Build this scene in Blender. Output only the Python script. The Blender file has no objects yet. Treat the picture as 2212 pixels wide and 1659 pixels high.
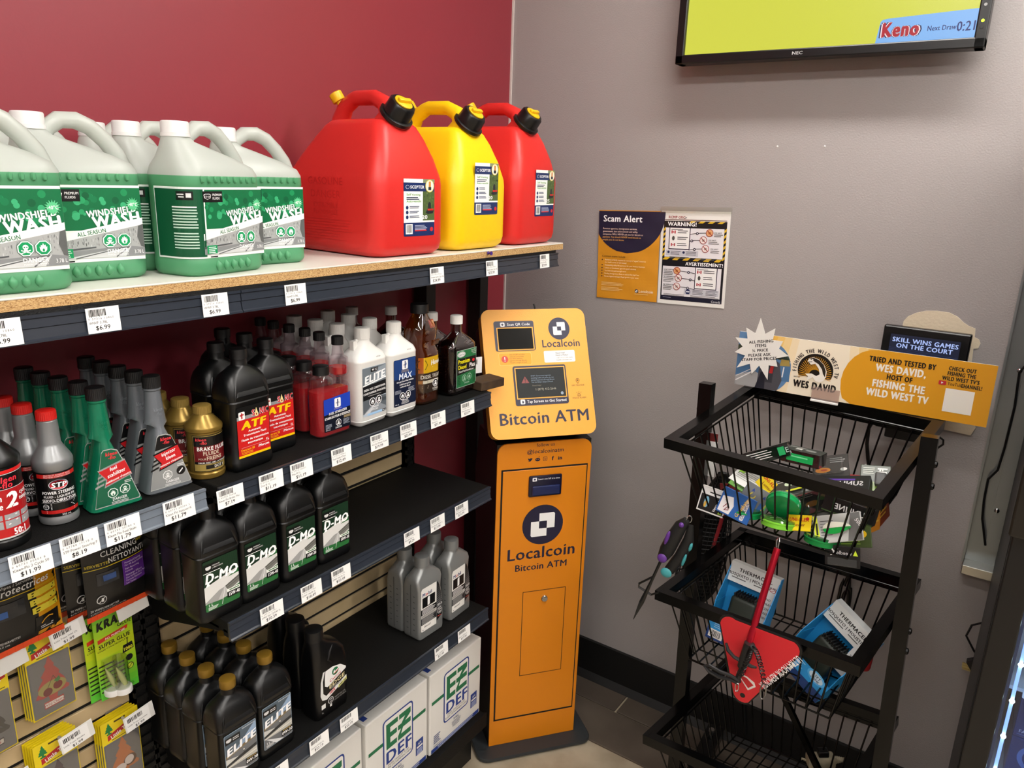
import bpy, bmesh, math, random
from mathutils import Vector, Matrix
from mathutils.geometry import tessellate_polygon
random.seed(7)
sc = bpy.context.scene
COL = sc.collection
R = math.radians

# ---------------------------------------------------------------- camera
cam_d = bpy.data.cameras.new('camera'); cam = bpy.data.objects.new('camera', cam_d); COL.objects.link(cam)
cam_d.sensor_fit = 'HORIZONTAL'; cam_d.sensor_width = 36.0; cam_d.lens = 1623.69 / 2212 * 36.0
cam_d.clip_start = 0.02; cam_d.clip_end = 60
yaw, pit, rol = R(55.8988), R(-15.4815), R(1.9978)
fw = Vector((math.sin(yaw) * math.cos(pit), math.cos(yaw) * math.cos(pit), math.sin(pit)))
rt = Vector((math.cos(yaw), -math.sin(yaw), 0)); up = rt.cross(fw)
r2 = math.cos(rol) * rt + math.sin(rol) * up; u2 = -math.sin(rol) * rt + math.cos(rol) * up
cam.matrix_world = Matrix(((r2.x, u2.x, -fw.x, -2.21), (r2.y, u2.y, -fw.y, -1.544), (r2.z, u2.z, -fw.z, 1.81), (0, 0, 0, 1)))
sc.camera = cam

# ---------------------------------------------------------------- world, view
w = bpy.data.worlds.new('world'); sc.world = w; w.use_nodes = True
w.node_tree.nodes['Background'].inputs[0].default_value = (0.9, 0.95, 1, 1)
w.node_tree.nodes['Background'].inputs[1].default_value = 0.05
sc.view_settings.view_transform = 'Standard'; sc.view_settings.look = 'None'
sc.view_settings.gamma = 1.0; sc.view_settings.use_curve_mapping = False
sc.view_settings.exposure = 0.0
LIGHT = 36.0            # emission strength of the ceiling strips
# (x, y centre, length) of the strip lights on the ceiling, all running along the grey wall
STRIPS = [(-0.62, -1.35, 1.2), (-0.62, -2.75, 1.2), (-0.62, -4.15, 1.2),
          (-2.05, -1.45, 1.2), (-2.05, -2.85, 1.2), (-2.05, -4.25, 1.2),
          (-3.70, -1.45, 1.2), (-3.70, -2.85, 1.2), (-3.70, -4.25, 1.2)]
CEIL = 3.02

# ---------------------------------------------------------------- materials
def lin(c):
    if isinstance(c, str):
        c = c.lstrip('#'); c = [int(c[i:i + 2], 16) / 255 for i in (0, 2, 4)]
        c = [x / 12.92 if x <= .04045 else ((x + .055) / 1.055) ** 2.4 for x in c]
    return tuple(c[:3])
MC = {}
def pm(name, col, rough=.5, metal=0.0, bump=None, var=None, emit=None, coat=0, spec=.5, sss=0):
    """procedural principled material: bump=(scale,strength), var=(scale,colour2,lo,hi)"""
    if name in MC: return MC[name]
    m = bpy.data.materials.new(name); m.use_nodes = True; nt = m.node_tree; N = nt.nodes; L = nt.links
    b = N['Principled BSDF']; c = lin(col)
    b.inputs['Base Color'].default_value = (*c, 1); b.inputs['Roughness'].default_value = rough
    b.inputs['Metallic'].default_value = metal; b.inputs['Specular IOR Level'].default_value = spec
    if coat: b.inputs['Coat Weight'].default_value = coat; b.inputs['Coat Roughness'].default_value = .08
    if sss:
        b.inputs['Subsurface Weight'].default_value = sss; b.inputs['Subsurface Radius'].default_value = (.01, .01, .01)
    if emit:
        b.inputs['Emission Color'].default_value = (*lin(emit[0]), 1); b.inputs['Emission Strength'].default_value = emit[1]
    tc = N.new('ShaderNodeTexCoord')
    if bump:
        n = N.new('ShaderNodeTexNoise'); n.inputs['Scale'].default_value = bump[0]; n.inputs['Detail'].default_value = 4
        L.new(tc.outputs['Object'], n.inputs['Vector'])
        bp = N.new('ShaderNodeBump'); bp.inputs['Strength'].default_value = bump[1]; bp.inputs['Distance'].default_value = .002
        L.new(n.outputs['Fac'], bp.inputs['Height']); L.new(bp.outputs['Normal'], b.inputs['Normal'])
    n = N.new('ShaderNodeTexNoise'); n.inputs['Detail'].default_value = 5
    if var:
        n.inputs['Scale'].default_value = var[0]
        L.new(tc.outputs['Object'], n.inputs['Vector'])
        r = N.new('ShaderNodeValToRGB'); r.color_ramp.elements[0].position = var[2]; r.color_ramp.elements[1].position = var[3]
        r.color_ramp.elements[0].color = (*c, 1); r.color_ramp.elements[1].color = (*lin(var[1]), 1)
        L.new(n.outputs['Fac'], r.inputs['Fac']); L.new(r.outputs['Color'], b.inputs['Base Color'])
    else:
        n.inputs['Scale'].default_value = 60; L.new(tc.outputs['Object'], n.inputs['Vector'])
        mr = N.new('ShaderNodeMapRange'); mr.inputs['To Min'].default_value = max(rough - .02, .02); mr.inputs['To Max'].default_value = min(rough + .02, 1)
        L.new(n.outputs['Fac'], mr.inputs['Value']); L.new(mr.outputs['Result'], b.inputs['Roughness'])
    MC[name] = m; return m
def print_mat(name, rough=.45, emit=0, spec=.5):
    """flat print: colours come from the print's own colour attribute"""
    if name in MC: return MC[name]
    m = bpy.data.materials.new(name); m.use_nodes = True; nt = m.node_tree
    b = nt.nodes['Principled BSDF']; a = nt.nodes.new('ShaderNodeAttribute'); a.attribute_name = 'Col'
    nt.links.new(a.outputs['Color'], b.inputs['Base Color']); b.inputs['Roughness'].default_value = rough
    b.inputs['Specular IOR Level'].default_value = spec
    if emit:            # a lit display: black glass whose picture gives off the light
        nt.links.remove(b.inputs['Base Color'].links[0]); b.inputs['Base Color'].default_value = (.01, .01, .01, 1)
        nt.links.new(a.outputs['Color'], b.inputs['Emission Color']); b.inputs['Emission Strength'].default_value = emit
    MC[name] = m; return m
def clear_mat(name, tint, refl=.12, rough=.06, body=0.0, bodycol=None):
    """thin clear plastic: light goes straight through, tinted, with a glossy skin and some scattering body"""
    if name in MC: return MC[name]
    m = bpy.data.materials.new(name); m.use_nodes = True; nt = m.node_tree; N = nt.nodes; L = nt.links
    N.remove(N['Principled BSDF']); out = N['Material Output']
    t = N.new('ShaderNodeBsdfTransparent'); t.inputs[0].default_value = (*lin(tint), 1)
    g = N.new('ShaderNodeBsdfGlossy'); g.inputs['Roughness'].default_value = rough
    lw = N.new('ShaderNodeLayerWeight'); lw.inputs['Blend'].default_value = .35
    mr = N.new('ShaderNodeMapRange'); mr.inputs['To Min'].default_value = refl * .35; mr.inputs['To Max'].default_value = min(refl * 5, .9)
    L.new(lw.outputs['Facing'], mr.inputs['Value'])
    base = t
    if body:
        d = N.new('ShaderNodeBsdfDiffuse'); d.inputs[0].default_value = (*lin(bodycol or tint), 1)
        tl = N.new('ShaderNodeBsdfTranslucent'); tl.inputs[0].default_value = (*lin(bodycol or tint), 1)
        mm = N.new('ShaderNodeMixShader'); mm.inputs[0].default_value = .5; L.new(d.outputs[0], mm.inputs[1]); L.new(tl.outputs[0], mm.inputs[2])
        mx = N.new('ShaderNodeMixShader'); mx.inputs[0].default_value = body
        L.new(t.outputs[0], mx.inputs[1]); L.new(mm.outputs[0], mx.inputs[2]); base = mx
    ms = N.new('ShaderNodeMixShader'); L.new(mr.outputs['Result'], ms.inputs[0]); L.new(base.outputs[0], ms.inputs[1]); L.new(g.outputs[0], ms.inputs[2])
    L.new(ms.outputs[0], out.inputs['Surface']); MC[name] = m; return m
PRINT = print_mat('printed_paper', .5); GLOSSP = print_mat('glossy_print', .3); CARTON = print_mat('carton_print', .65)

# ---------------------------------------------------------------- mesh helpers
def rr(w, d, r, z, cx=0, cy=0, k=4):
    """rounded rectangle ring at height z"""
    r = min(r, w / 2 - 1e-4, d / 2 - 1e-4); o = []
    for sx, sy, a0 in ((1, 1, 0), (-1, 1, 90), (-1, -1, 180), (1, -1, 270)):
        for i in range(k + 1):
            a = R(a0 + 90 * i / k); o.append((cx + sx * (w / 2 - r) + r * math.cos(a), cy + sy * (d / 2 - r) + r * math.sin(a), z))
    return o
def circ(rad, z, n=20, cx=0, cy=0):
    return [(cx + rad * math.cos(2 * math.pi * i / n), cy + rad * math.sin(2 * math.pi * i / n), z) for i in range(n)]
class MB:
    def __init__(s): s.v = []; s.f = []; s.m = []
    def add(s, vs, fs, mi=0, M=None):
        o = len(s.v); s.v += [tuple(M @ Vector(p)) if M else tuple(p) for p in vs]
        s.f += [tuple(i + o for i in f) for f in fs]; s.m += [mi] * len(fs); return s
    def box(s, x0, x1, y0, y1, z0, z1, mi=0, M=None):
        v = [(x, y, z) for x in (x0, x1) for y in (y0, y1) for z in (z0, z1)]
        return s.add(v, [(0, 1, 3, 2), (4, 6, 7, 5), (0, 4, 5, 1), (2, 3, 7, 6), (0, 2, 6, 4), (1, 5, 7, 3)], mi, M)
    def rbox(s, x0, x1, y0, y1, z0, z1, b=.003, seg=2, mi=0, M=None):
        bm = bmesh.new(); bmesh.ops.create_cube(bm, size=1)
        for v in bm.verts: v.co = Vector(((x0 + x1) / 2 + v.co.x * (x1 - x0), (y0 + y1) / 2 + v.co.y * (y1 - y0), (z0 + z1) / 2 + v.co.z * (z1 - z0)))
        bmesh.ops.bevel(bm, geom=list(bm.edges), offset=b, segments=seg, affect='EDGES', profile=.5)
        bm.verts.index_update(); s.add([v.co for v in bm.verts], [[v.index for v in f.verts] for f in bm.faces], mi, M); bm.free(); return s
    def beam(s, p, q, w, h, upv=(0, 0, 1), mi=0):
        p, q = Vector(p), Vector(q); d = (q - p); L = d.length; d.normalize(); x = d.cross(Vector(upv)); x.normalize(); u = x.cross(d)
        M = Matrix(((x.x, d.x, u.x, p.x), (x.y, d.y, u.y, p.y), (x.z, d.z, u.z, p.z), (0, 0, 0, 1)))
        return s.box(-w / 2, w / 2, 0, L, -h / 2, h / 2, mi, M)
    def tube(s, path, rad, n=8, closed=False, mi=0, flat=1.0):
        P = [Vector(p) for p in path]; k = len(P); rad = rad if isinstance(rad, (list, tuple)) else [rad] * k
        prev = None; rings = []
        for i in range(k):
            if closed: t = P[(i + 1) % k] - P[i - 1]
            else: t = P[min(i + 1, k - 1)] - P[max(i - 1, 0)]
            t.normalize()
            if prev is None:
                a = Vector((0, 0, 1)) if abs(t.z) < .9 else Vector((1, 0, 0)); nx = t.cross(a); nx.normalize()
            else:
                nx = prev - t * prev.dot(t); nx.normalize()
            prev = nx; ny = t.cross(nx)
            rings.append([P[i] + (nx * math.cos(2 * math.pi * j / n) * flat + ny * math.sin(2 * math.pi * j / n)) * rad[i] for j in range(n)])
        o = [p for r_ in rings for p in r_]; f = []
        for i in range(k if closed else k - 1):
            for j in range(n):
                a, b_ = i * n + j, i * n + (j + 1) % n; c, d = ((i + 1) % k) * n + (j + 1) % n, ((i + 1) % k) * n + j
                f.append((a, b_, c, d))
        if not closed: f.append(tuple(range(n - 1, -1, -1))); f.append(tuple((k - 1) * n + j for j in range(n)))
        return s.add(o, f, mi)
    def loft(s, rings, c0=True, c1=True, mi=0, M=None):
        n = len(rings[0]); o = [p for r_ in rings for p in r_]; f = []
        for i in range(len(rings) - 1):
            for j in range(n): f.append((i * n + j, i * n + (j + 1) % n, (i + 1) * n + (j + 1) % n, (i + 1) * n + j))
        if c0: f.append(tuple(range(n - 1, -1, -1)))
        if c1: f.append(tuple((len(rings) - 1) * n + j for j in range(n)))
        return s.add(o, f, mi, M)
    def lathe(s, prof, n=24, mi=0, M=None, cx=0, cy=0):
        return s.loft([circ(max(r_, 1e-5), z, n, cx, cy) for r_, z in prof], True, True, mi, M)
    def prism(s, poly, h0, h1, mi=0, M=None):
        """2-D outline (u,v) in the xz plane, extruded along y from h0 to h1"""
        n = len(poly); o = [(u, h0, v) for u, v in poly] + [(u, h1, v) for u, v in poly]
        t = tessellate_polygon([[Vector((u, v, 0)) for u, v in poly]])
        f = [tuple(q) for q in t] + [tuple(i + n for i in reversed(q)) for q in t]
        f += [(i, i + n, (i + 1) % n + n, (i + 1) % n) for i in range(n)]
        return s.add(o, f, mi, M)
def mesh(name, mb, smooth=None):
    me = bpy.data.meshes.new(name); me.from_pydata(mb.v, [], mb.f)
    if any(mb.m): me.polygons.foreach_set('material_index', mb.m)
    bm = bmesh.new(); bm.from_mesh(me); bmesh.ops.recalc_face_normals(bm, faces=bm.faces); bm.to_mesh(me); bm.free()
    if smooth is not None:
        me.polygons.foreach_set('use_smooth', [True] * len(me.polygons)); me.set_sharp_from_angle(angle=R(smooth))
    me.update(); return me
def ob(name, mb, mats, parent=None, loc=(0, 0, 0), rot=(0, 0, 0), smooth=None):
    me = mesh(name, mb, smooth) if isinstance(mb, MB) else mb
    if isinstance(mb, MB):
        for m in (mats if isinstance(mats, (list, tuple)) else [mats]): me.materials.append(m)
    o = bpy.data.objects.new(name, me); COL.objects.link(o); o.location = loc; o.rotation_euler = rot
    if parent: o.parent = parent
    return o
def thing(name, label=None, cat=None, loc=(0, 0, 0), rot=(0, 0, 0), group=None):
    o = bpy.data.objects.new(name, None); COL.objects.link(o); o.location = loc; o.rotation_euler = rot; o.empty_display_size = .05
    return tag(o, label, cat, group)
def tag(o, label=None, cat=None, group=None, kind=None):
    if label: o['label'] = label
    if cat: o['category'] = cat
    if group: o['group'] = group
    if kind: o['kind'] = kind
    return o
def copy_tree(o, parent=None):
    c = o.copy(); COL.objects.link(c); c.parent = parent
    for ch in [x for x in o.children]: copy_tree(ch, c)
    return c
ORD = ['front', 'second', 'third', 'fourth', 'fifth', 'sixth', 'seventh']

# ---------------------------------------------------------------- flat print (labels, posters, screens)
GL = {}
def glyph(ch, b):
    b = min(b, 0); k = (ch, b)          # bold is struck several times over, see Decal.text
    if k in GL: return GL[k]
    def mk(t):
        cu = bpy.data.curves.new('g', 'FONT'); cu.body = t; cu.offset = b; cu.resolution_u = 2; cu.size = 1.0
        o = bpy.data.objects.new('g', cu); me = o.to_mesh()
        vs = [(v.co.x, v.co.y) for v in me.vertices]; fs = [tuple(p.vertices) for p in me.polygons]
        o.to_mesh_clear(); bpy.data.objects.remove(o); bpy.data.curves.remove(cu); return vs, fs
    def wd(t): vs, _ = mk(t); return max(p[0] for p in vs) - min(p[0] for p in vs)
    if ('HH', b) not in GL: GL[('HH', b)] = wd('HH')
    adv = wd('H' + ch + 'H') - GL[('HH', b)]
    vs, fs = ([], []) if ch == ' ' else mk(ch)
    GL[k] = (vs, fs, adv); return GL[k]
CAPH = max(p[1] for p in glyph('H', 0)[0])
class Decal:
    """print built from flat coloured shapes; fn maps (u, v, height) to the surface; default is a plane facing -y"""
    def __init__(s, fn=None, gap=.0002):
        s.v = []; s.f = []; s.c = []; s.n = 0; s.bx = None; s.fn = fn or (lambda u, v, h: (u, -h, v)); s.gap = gap
    def put(s, pts, fs, col, lv):
        o = len(s.v); h = (lv + 1) * s.gap; s.v += [s.fn(p[0], p[1], h) for p in pts]
        s.f += [tuple(i + o for i in f) for f in fs]; s.c += [lin(col)] * len(fs); return s
    def rect(s, x0, y0, x1, y1, col, lv=0, nx=1, ny=1, r=0):
        if not s.v and x1 - x0 > .03: s.bx = (x0, x1)      # the ground of the print: lettering is kept inside it
        if r:
            return s.poly([(p[0], p[1]) for p in rr(x1 - x0, y1 - y0, r, 0, (x0 + x1) / 2, (y0 + y1) / 2, 3)], col, lv)
        pts = [(x0 + (x1 - x0) * i / nx, y0 + (y1 - y0) * j / ny) for j in range(ny + 1) for i in range(nx + 1)]
        return s.put(pts, [(j * (nx + 1) + i, j * (nx + 1) + i + 1, (j + 1) * (nx + 1) + i + 1, (j + 1) * (nx + 1) + i) for j in range(ny) for i in range(nx)], col, lv)
    def poly(s, pts, col, lv=1):
        s.n = (s.n + 1) % 40; lv = lv + s.n * .018
        return s.put(pts, tessellate_polygon([[Vector((p[0], p[1], 0)) for p in pts]]), col, lv)
    def ell(s, cx, cy, rx, ry, col, lv=1, n=20, a0=0):
        return s.poly([(cx + rx * math.cos(2 * math.pi * i / n + a0), cy + ry * math.sin(2 * math.pi * i / n + a0)) for i in range(n)], col, lv)
    def line(s, pts, wd, col, lv=2):
        for (x0, y0), (x1, y1) in zip(pts, pts[1:]):
            d = math.hypot(x1 - x0, y1 - y0) or 1e-6; nx, ny = -(y1 - y0) / d * wd / 2, (x1 - x0) / d * wd / 2
            s.put([(x0 - nx, y0 - ny), (x1 - nx, y1 - ny), (x1 + nx, y1 + ny), (x0 + nx, y0 + ny)], [(0, 1, 2, 3)], col, lv)
        return s
    def frame(s, x0, y0, x1, y1, t, col, lv=1):
        return s.line([(x0, y0), (x1, y0)], t, col, lv).line([(x1, y0), (x1, y1)], t, col, lv).line([(x1, y1), (x0, y1)], t, col, lv).line([(x0, y1), (x0, y0)], t, col, lv)
    def text(s, t, x, y, h, col, lv=3, al=0, b=0.02, sh=0, sx=1, rot=0, sp=0):
        """baseline at y, cap height h, al -1 left / 0 centre / 1 right of x, b emboldens, sh slants"""
        k = h / CAPH; e = max(b, 0) * 1.3; tot = sum(glyph(c, b)[2] + sp + e for c in t) * k * sx
        if s.bx and abs(rot) < 20 and sx > 0:
            av = (2 * min(x - s.bx[0], s.bx[1] - x), x - s.bx[0], s.bx[1] - x)[al] * .97
            if tot > av > .004: sx *= av / tot; tot = av
        ca, sa = math.cos(R(rot)), math.sin(R(rot)); n = 1 if b < .004 else 2 if b < .03 else 3 if b < .055 else 4
        for q in range(n):
            dx = 0 if n == 1 else (q / (n - 1) * 2 - 1) * b; dy = 0 if n == 1 else (b * .45 if q % 2 else -b * .45)
            cx = -tot * (al + 1) / 2
            for c in t:
                vs, fs, adv = glyph(c, b)
                if fs:
                    pts = [(cx + (px + dx + e / 2) * k * sx + (py + dy) * k * sh, (py + dy) * k) for px, py in vs]
                    s.put([(x + px * ca - py * sa, y + px * sa + py * ca) for px, py in pts], fs, col, lv + q * .03)
                cx += (adv + sp + e) * k * sx
        return s
    def lines(s, x0, y1, x1, n, pitch, th, col, lv=2, ragged=.25, al=-1):
        """rows of print too small to read"""
        for i in range(n):
            L = (x1 - x0) * (1 - ragged * random.random()); y = y1 - i * pitch
            a = x0 if al < 0 else (x0 + x1 - L) / 2
            s.rect(a, y - th, a + L, y, col, lv)
        return s
    def bars(s, x0, y0, x1, y1, col='1a1a1a', lv=2, n=22):
        rs = random.Random(n); x = x0; u = (x1 - x0) / (n * 2.0)
        while x < x1 - u:
            wd = u * rs.choice((.7, .7, 1.4, 2)); s.rect(x, y0 if rs.random() > .2 else y0 - (y1 - y0) * .08, min(x + wd, x1), y1, col, lv); x += wd + u * rs.choice((.8, .8, 1.5))
        return s
    def octo(s, cx, cy, r, fg='ffffff', bg='1a1a1a', kind=0, lv=2):
        s.ell(cx, cy, r, r, fg, lv, 8, math.pi / 8); s.ell(cx, cy, r * .86, r * .86, bg, lv + 1, 8, math.pi / 8)
        if kind == 0:
            s.ell(cx, cy + r * .18, r * .34, r * .32, fg, lv + 2, 12); s.rect(cx - r * .2, cy - r * .3, cx + r * .2, cy, fg, lv + 2)
            for q in (-1, 1):
                s.ell(cx + q * r * .14, cy + r * .16, r * .09, r * .1, bg, lv + 3, 8)
                s.line([(cx - q * r * .55, cy - r * .2), (cx + q * r * .55, cy - r * .58)], r * .13, fg, lv + 2)
        else:
            fl = [(0, .62), (.12, .3), (.26, .42), (.34, .08), (.46, .2), (.4, -.25), (.2, -.5), (-.2, -.5), (-.4, -.25), (-.46, .2), (-.34, .08), (-.26, .42), (-.12, .3)]
            s.poly([(cx + a * r, cy + b_ * r) for a, b_ in fl], fg, lv + 2); s.ell(cx, cy - r * .25, r * .14, r * .2, bg, lv + 3, 8)
        return s
    def build(s, name='label', parent=None, loc=(0, 0, 0), rot=(0, 0, 0), mat=None):
        return ob(name, s.mesh(name, mat), None, parent, loc, rot)
    def mesh(s, name, mat=None):
        me = bpy.data.meshes.new(name); me.from_pydata(s.v, [], s.f)
        at = me.color_attributes.new('Col', 'FLOAT_COLOR', 'CORNER'); d = []
        for f, c in zip(s.f, s.c): d += [c[0], c[1], c[2], 1.0] * len(f)
        at.data.foreach_set('color', d); me.materials.append(mat or PRINT); me.update(); return me
def cylmap(rad, cy=0.0, cx=0.0):
    return lambda u, v, h: (cx + (rad + h) * math.sin(u / rad), cy - (rad + h) * math.cos(u / rad), v)
def crest(d, x, y, w_, col, lv=2):
    """small shield crest with an outlined bar"""
    h = w_ * .5
    d.poly([(x - w_ / 2, y + h * .4), (x - w_ * .3, y + h * .6), (x + w_ * .3, y + h * .6), (x + w_ / 2, y + h * .4), (x + w_ * .4, y - h * .3), (x, y - h * .6), (x - w_ * .4, y - h * .3)], col, lv)

# ---------------------------------------------------------------- common materials
M_black = pm('black_plastic', '060607', .35)
M_blackmetal = pm('black_powdercoat', '050505', .5, bump=(400, .5))
M_rackmetal = pm('black_gloss_enamel', '030303', .22, spec=.3)
M_white = pm('white_plastic', 'e9e8e4', .35)
M_steel = pm('zinc_steel', '9a9a98', .3, 1.0)
M_chrome = pm('chrome', 'c8c8c8', .12, 1.0)
M_rail = pm('rail_blue_grey_plastic', '2b3039', .26)
M_railLit = pm('rail_plastic_reflection', '6a737e', .3)  # same rail plastic, lightened so its reflections are painted into the colour
M_paper = pm('white_paper', 'efefed', .7)

# ================================================================ THE SETTING
def wall_nodes():
    m = pm('grey_wall_paint', '9b9593', .55, bump=(240, .35)); return m
M_grey = wall_nodes()
M_red = pm('red_wall_paint', '8c2d38', .42, bump=(90, .12))
M_ceil = pm('ceiling_tile', 'd8d8d4', .8, bump=(200, .3))
def struct(name, mb, m, **k): return tag(ob(name, mb, m, **k), kind='structure')
struct('wall_back', MB().box(-5.0, 0.0, 0.0, .1, 0, CEIL), M_red)
struct('wall_right', MB().box(0.0, .1, -5.5, .1, 0, CEIL), M_grey)
struct('wall_left', MB().box(-5.1, -5.0, -5.5, .1, 0, CEIL), M_grey)
struct('wall_front', MB().box(-5.1, .1, -5.6, -5.5, 0, CEIL), M_grey)
struct('ceiling', MB().box(-5.1, .1, -5.6, .1, CEIL, CEIL + .1), M_ceil)
M_conc = pm('worn_beige_floor', '978b76', .6, bump=(40, .3), var=(9, 'aca08a', .35, .65))
fl = struct('floor', MB().box(-5.1, .1, -5.6, .1, -.1, 0), M_conc)
# dark slate tiles laid along the grey wall, each a piece of the floor
M_slate = pm('dark_slate_tile', '4a4138', .5, bump=(14, .9), var=(6, '5c5247', .35, .7))
M_slate2 = pm('dark_slate_tile_b', '463d35', .52, bump=(12, .9), var=(5, '574d43', .3, .7))
for i, (x0, x1) in enumerate(((-.122, -.012), (-.30, -.128))):
    y = -.02 - (.0 if i == 0 else .33); k = 0
    if i == 1:
        ob('floor_tile', MB().rbox(x0, x1, -.345, -.02, 0, .006, .002), M_slate2, fl)
    while y > -2.6:
        ob('floor_tile', MB().rbox(x0, x1, y - .595, y - .002, 0, .0055 + .0008 * ((k + i) % 2), .002), M_slate if (k + i) % 2 else M_slate2, fl); y -= .6; k += 1
bb = MB().box(-.012, 0, -5.5, 0, .006, .158)
bb.prism([(-.03, .006), (-.012, .03), (-.012, .006)], -5.5, 0)
struct('baseboard_right', bb, pm('black_rubber_base', '050505', .55))
struct('trim_1', MB().box(-.006, 0, -.006, 0, .16, CEIL), pm('corner_bead_white', 'c9bfb9', .6))
for i, (x, y, L) in enumerate(STRIPS):
    t = thing('ceiling_light', 'long white strip light on the ceiling over the aisle', 'light', (x, y, CEIL), group='ceiling strip lights')
    ob('housing', MB().rbox(-.1, .1, -L / 2 - .02, L / 2 + .02, -.06, 0, .006), M_white, t)
    dm = pm('strip_diffuser', 'ffffff', .5, emit=('fffaf5', LIGHT))
    ob('diffuser', MB().rbox(-.085, .085, -L / 2, L / 2, -.085, -.0605, .01), dm, t)

# ================================================================ SHELVING
Z1, Z2, Z3, Z4, Z5, ZS = 1.625, 1.247, .968, .580, .20, 1.256
def price_tag(parent, x, z, code, name, price, w=.056, h=.036, y=-.4095):
    d = Decal(gap=.00012); d.rect(-w / 2, -h / 2, w / 2, h / 2, 'f4f4f2')
    d.bars(-w * .42, h * .16, w * .12, h * .43, '222222', n=16 + int(abs(x * 100)) % 7)
    if code: d.text(code, -w * .45, h * .03, h * .075, '333333', al=-1, b=0, sp=.25)
    if name: d.text(name, -w * .45, -h * .14, h * .10, '444444', al=-1, b=0)
    if price: d.text(price, -w * .05, -h * .38, h * .17, '151515', b=.012)
    return d.build('price_tag', parent, (x, y, z), (R(-4), 0, 0))
def rail(parent, x0, x1, z, mat=None, y=-.4):
    """price rail: a shallow plastic channel with two lips"""
    b = MB(); prof = [(y, z), (y - .006, z), (y - .006, z - .004), (y - .004, z - .006), (y - .0055, z - .018), (y - .004, z - .0195), (y - .0065, z - .034), (y - .0095, z - .036), (y - .0095, z - .039), (y - .001, z - .039), (y, z - .03)]
    b.loft([[(x0, p[0], p[1]) for p in prof], [(x1, p[0], p[1]) for p in prof]])
    return ob('price_rail', b, mat or M_rail, parent)
def shelf(parent, x0, x1, z, depth=.40, y1=-.118, railm=None, bracket=True):
    s = MB().rbox(x0, x1, -.4, y1, z - .028, z, .003)
    s.box(x0, x1, -.4, -.385, z - .034, z - .02)
    if bracket:
        for x in (x0 + .0015, x1 - .0015):
            s.prism([(y1, z - .02), (y1, z - .085), (y1 - .05, z - .085), (-.37, z - .03), (-.37, z - .02)], x - .0015, x + .0015,
                    M=Matrix(((0, 1, 0, 0), (1, 0, 0, 0), (0, 0, 1, 0), (0, 0, 0, 1))))
    o = ob('shelf', s, pm('black_textured_shelf', '060605', .6, bump=(900, 1.2), spec=.22), parent)
    rail(o, x0, x1, z - .001, railm); return o
M_slat = pm('maple_slat', 'd2bb93', .42, bump=(30, .1), var=(8, 'bda67c', .3, .7))
M_slatB = pm('maple_slat_b', 'd8c29c', .42, bump=(30, .1), var=(7, 'c4ae84', .3, .7))
def slat_panel(parent, x0, x1, z0, z1, ph):
    bp = ob('back_panel', MB().box(x0, x1, -.1095, -.075, z0, z1), pm('panel_groove_black', '030303', .8), parent)
    z = z0; k = 0; pitch = .0468; z = z0 + ((ph - z0) % pitch) - pitch
    me = {}
    while z < z1:
        a, b_ = max(z + .005, z0), min(z + pitch - .005, z1)
        if b_ - a > .01:
            key = round(b_ - a, 4)
            if key not in me:
                m_ = MB().rbox(x0 + .002, x1 - .002, -.0055, .001, 0, b_ - a, .001, 1); me[key] = mesh('slat', m_)
                me[key].materials.append(M_slat if k % 2 else M_slatB)
            o = bpy.data.objects.new('slat', me[key]); COL.objects.link(o); o.parent = bp; o.location = (0, -.1095, a)
        z += pitch; k += 1
def upright(parent, x, z0, z1, y0=-.130, y1=-.075, w=.034):
    b = MB().box(x - w / 2, x - w / 2 + .004, y0, y1, z0, z1); b.box(x + w / 2 - .004, x + w / 2, y0, y1, z0, z1); b.box(x - w / 2, x + w / 2, y0 + .006, y1, z0, z1)
    z = z0 + .03
    while z < z1 - .03:
        b.box(x - w / 2, x + w / 2, y0, y0 + .006, z, z + .012); z += .0254
    return ob('upright', b, M_blackmetal, parent)

# right-hand unit, x -1.465 .. -.615
g1 = thing('shelving_unit', 'black gondola shelving with slatted back standing next to the orange kiosk', 'shelving', (0, 0, 0))
for x in (-1.467, -.645): upright(g1, x, 0, 1.235)
slat_panel(g1, -1.449, -.664, .2, 1.235, .783)
s2 = shelf(g1, -1.463, -.627, Z2, y1=-.012); s3 = shelf(g1, -1.463, -.617, Z3); s4 = shelf(g1, -1.463, -.612, Z4)
TAGS = {1: [(-1.443, '0 60733 20028', 'Kleen Flo Brake Flui', '$7.19'), (-1.352, '0 57316 08902', 'Dex III 1L', '$11.19'), (-1.278, '0 57316 08902', 'Dex III 1L', '$11.19'), (-1.171, '0 57316 08862', 'Fuel Stabil 473ml', '$12.49'), (-1.057, '0 57316 08881', 'Anti Gel Diesel Condi', '$19.99'), (-.961, '0 57316 08871', 'Diesel Antigel 946ml', '$23.49'), (-.853, '0 79332 10302', 'Howes 1L', '$31.99'), (-.735, '0 61250 74910', 'Premium Diesel 1L', '$33.79')],
        2: [(-1.368, '0 57316 11961', 'DMO Syn 15W40 1L', '$10.39'), (-1.266, '0 57316 11902', 'DMO 10w30 1L', '$10.49'), (-1.182, '0 57316 11902', 'DMO 10w30 1L', '$10.49'), (-.95, '0 57316 11920', 'Elite 5W20 1L', '$9.29'), (-.852, '0 57316 11925', 'Elite Synth 5W20 1L', '$17.99'), (-.753, '0 57316 11930', 'Elite Synth 5W30 1L', '$11.79')],
        3: [(-1.377, '', 'Elite 0W30 1L', '$17.99'), (-1.262, '', 'Castrol 5W20 1L', '$22.19'), (-1.171, '', 'Castrol 5W20 1L', '$22.19'), (-.832, '', 'Mobil 1 5W30 1L', '$27.99'), (-.732, '', 'Mobil 1 5W30 1L', '$27.99')]}
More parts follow.
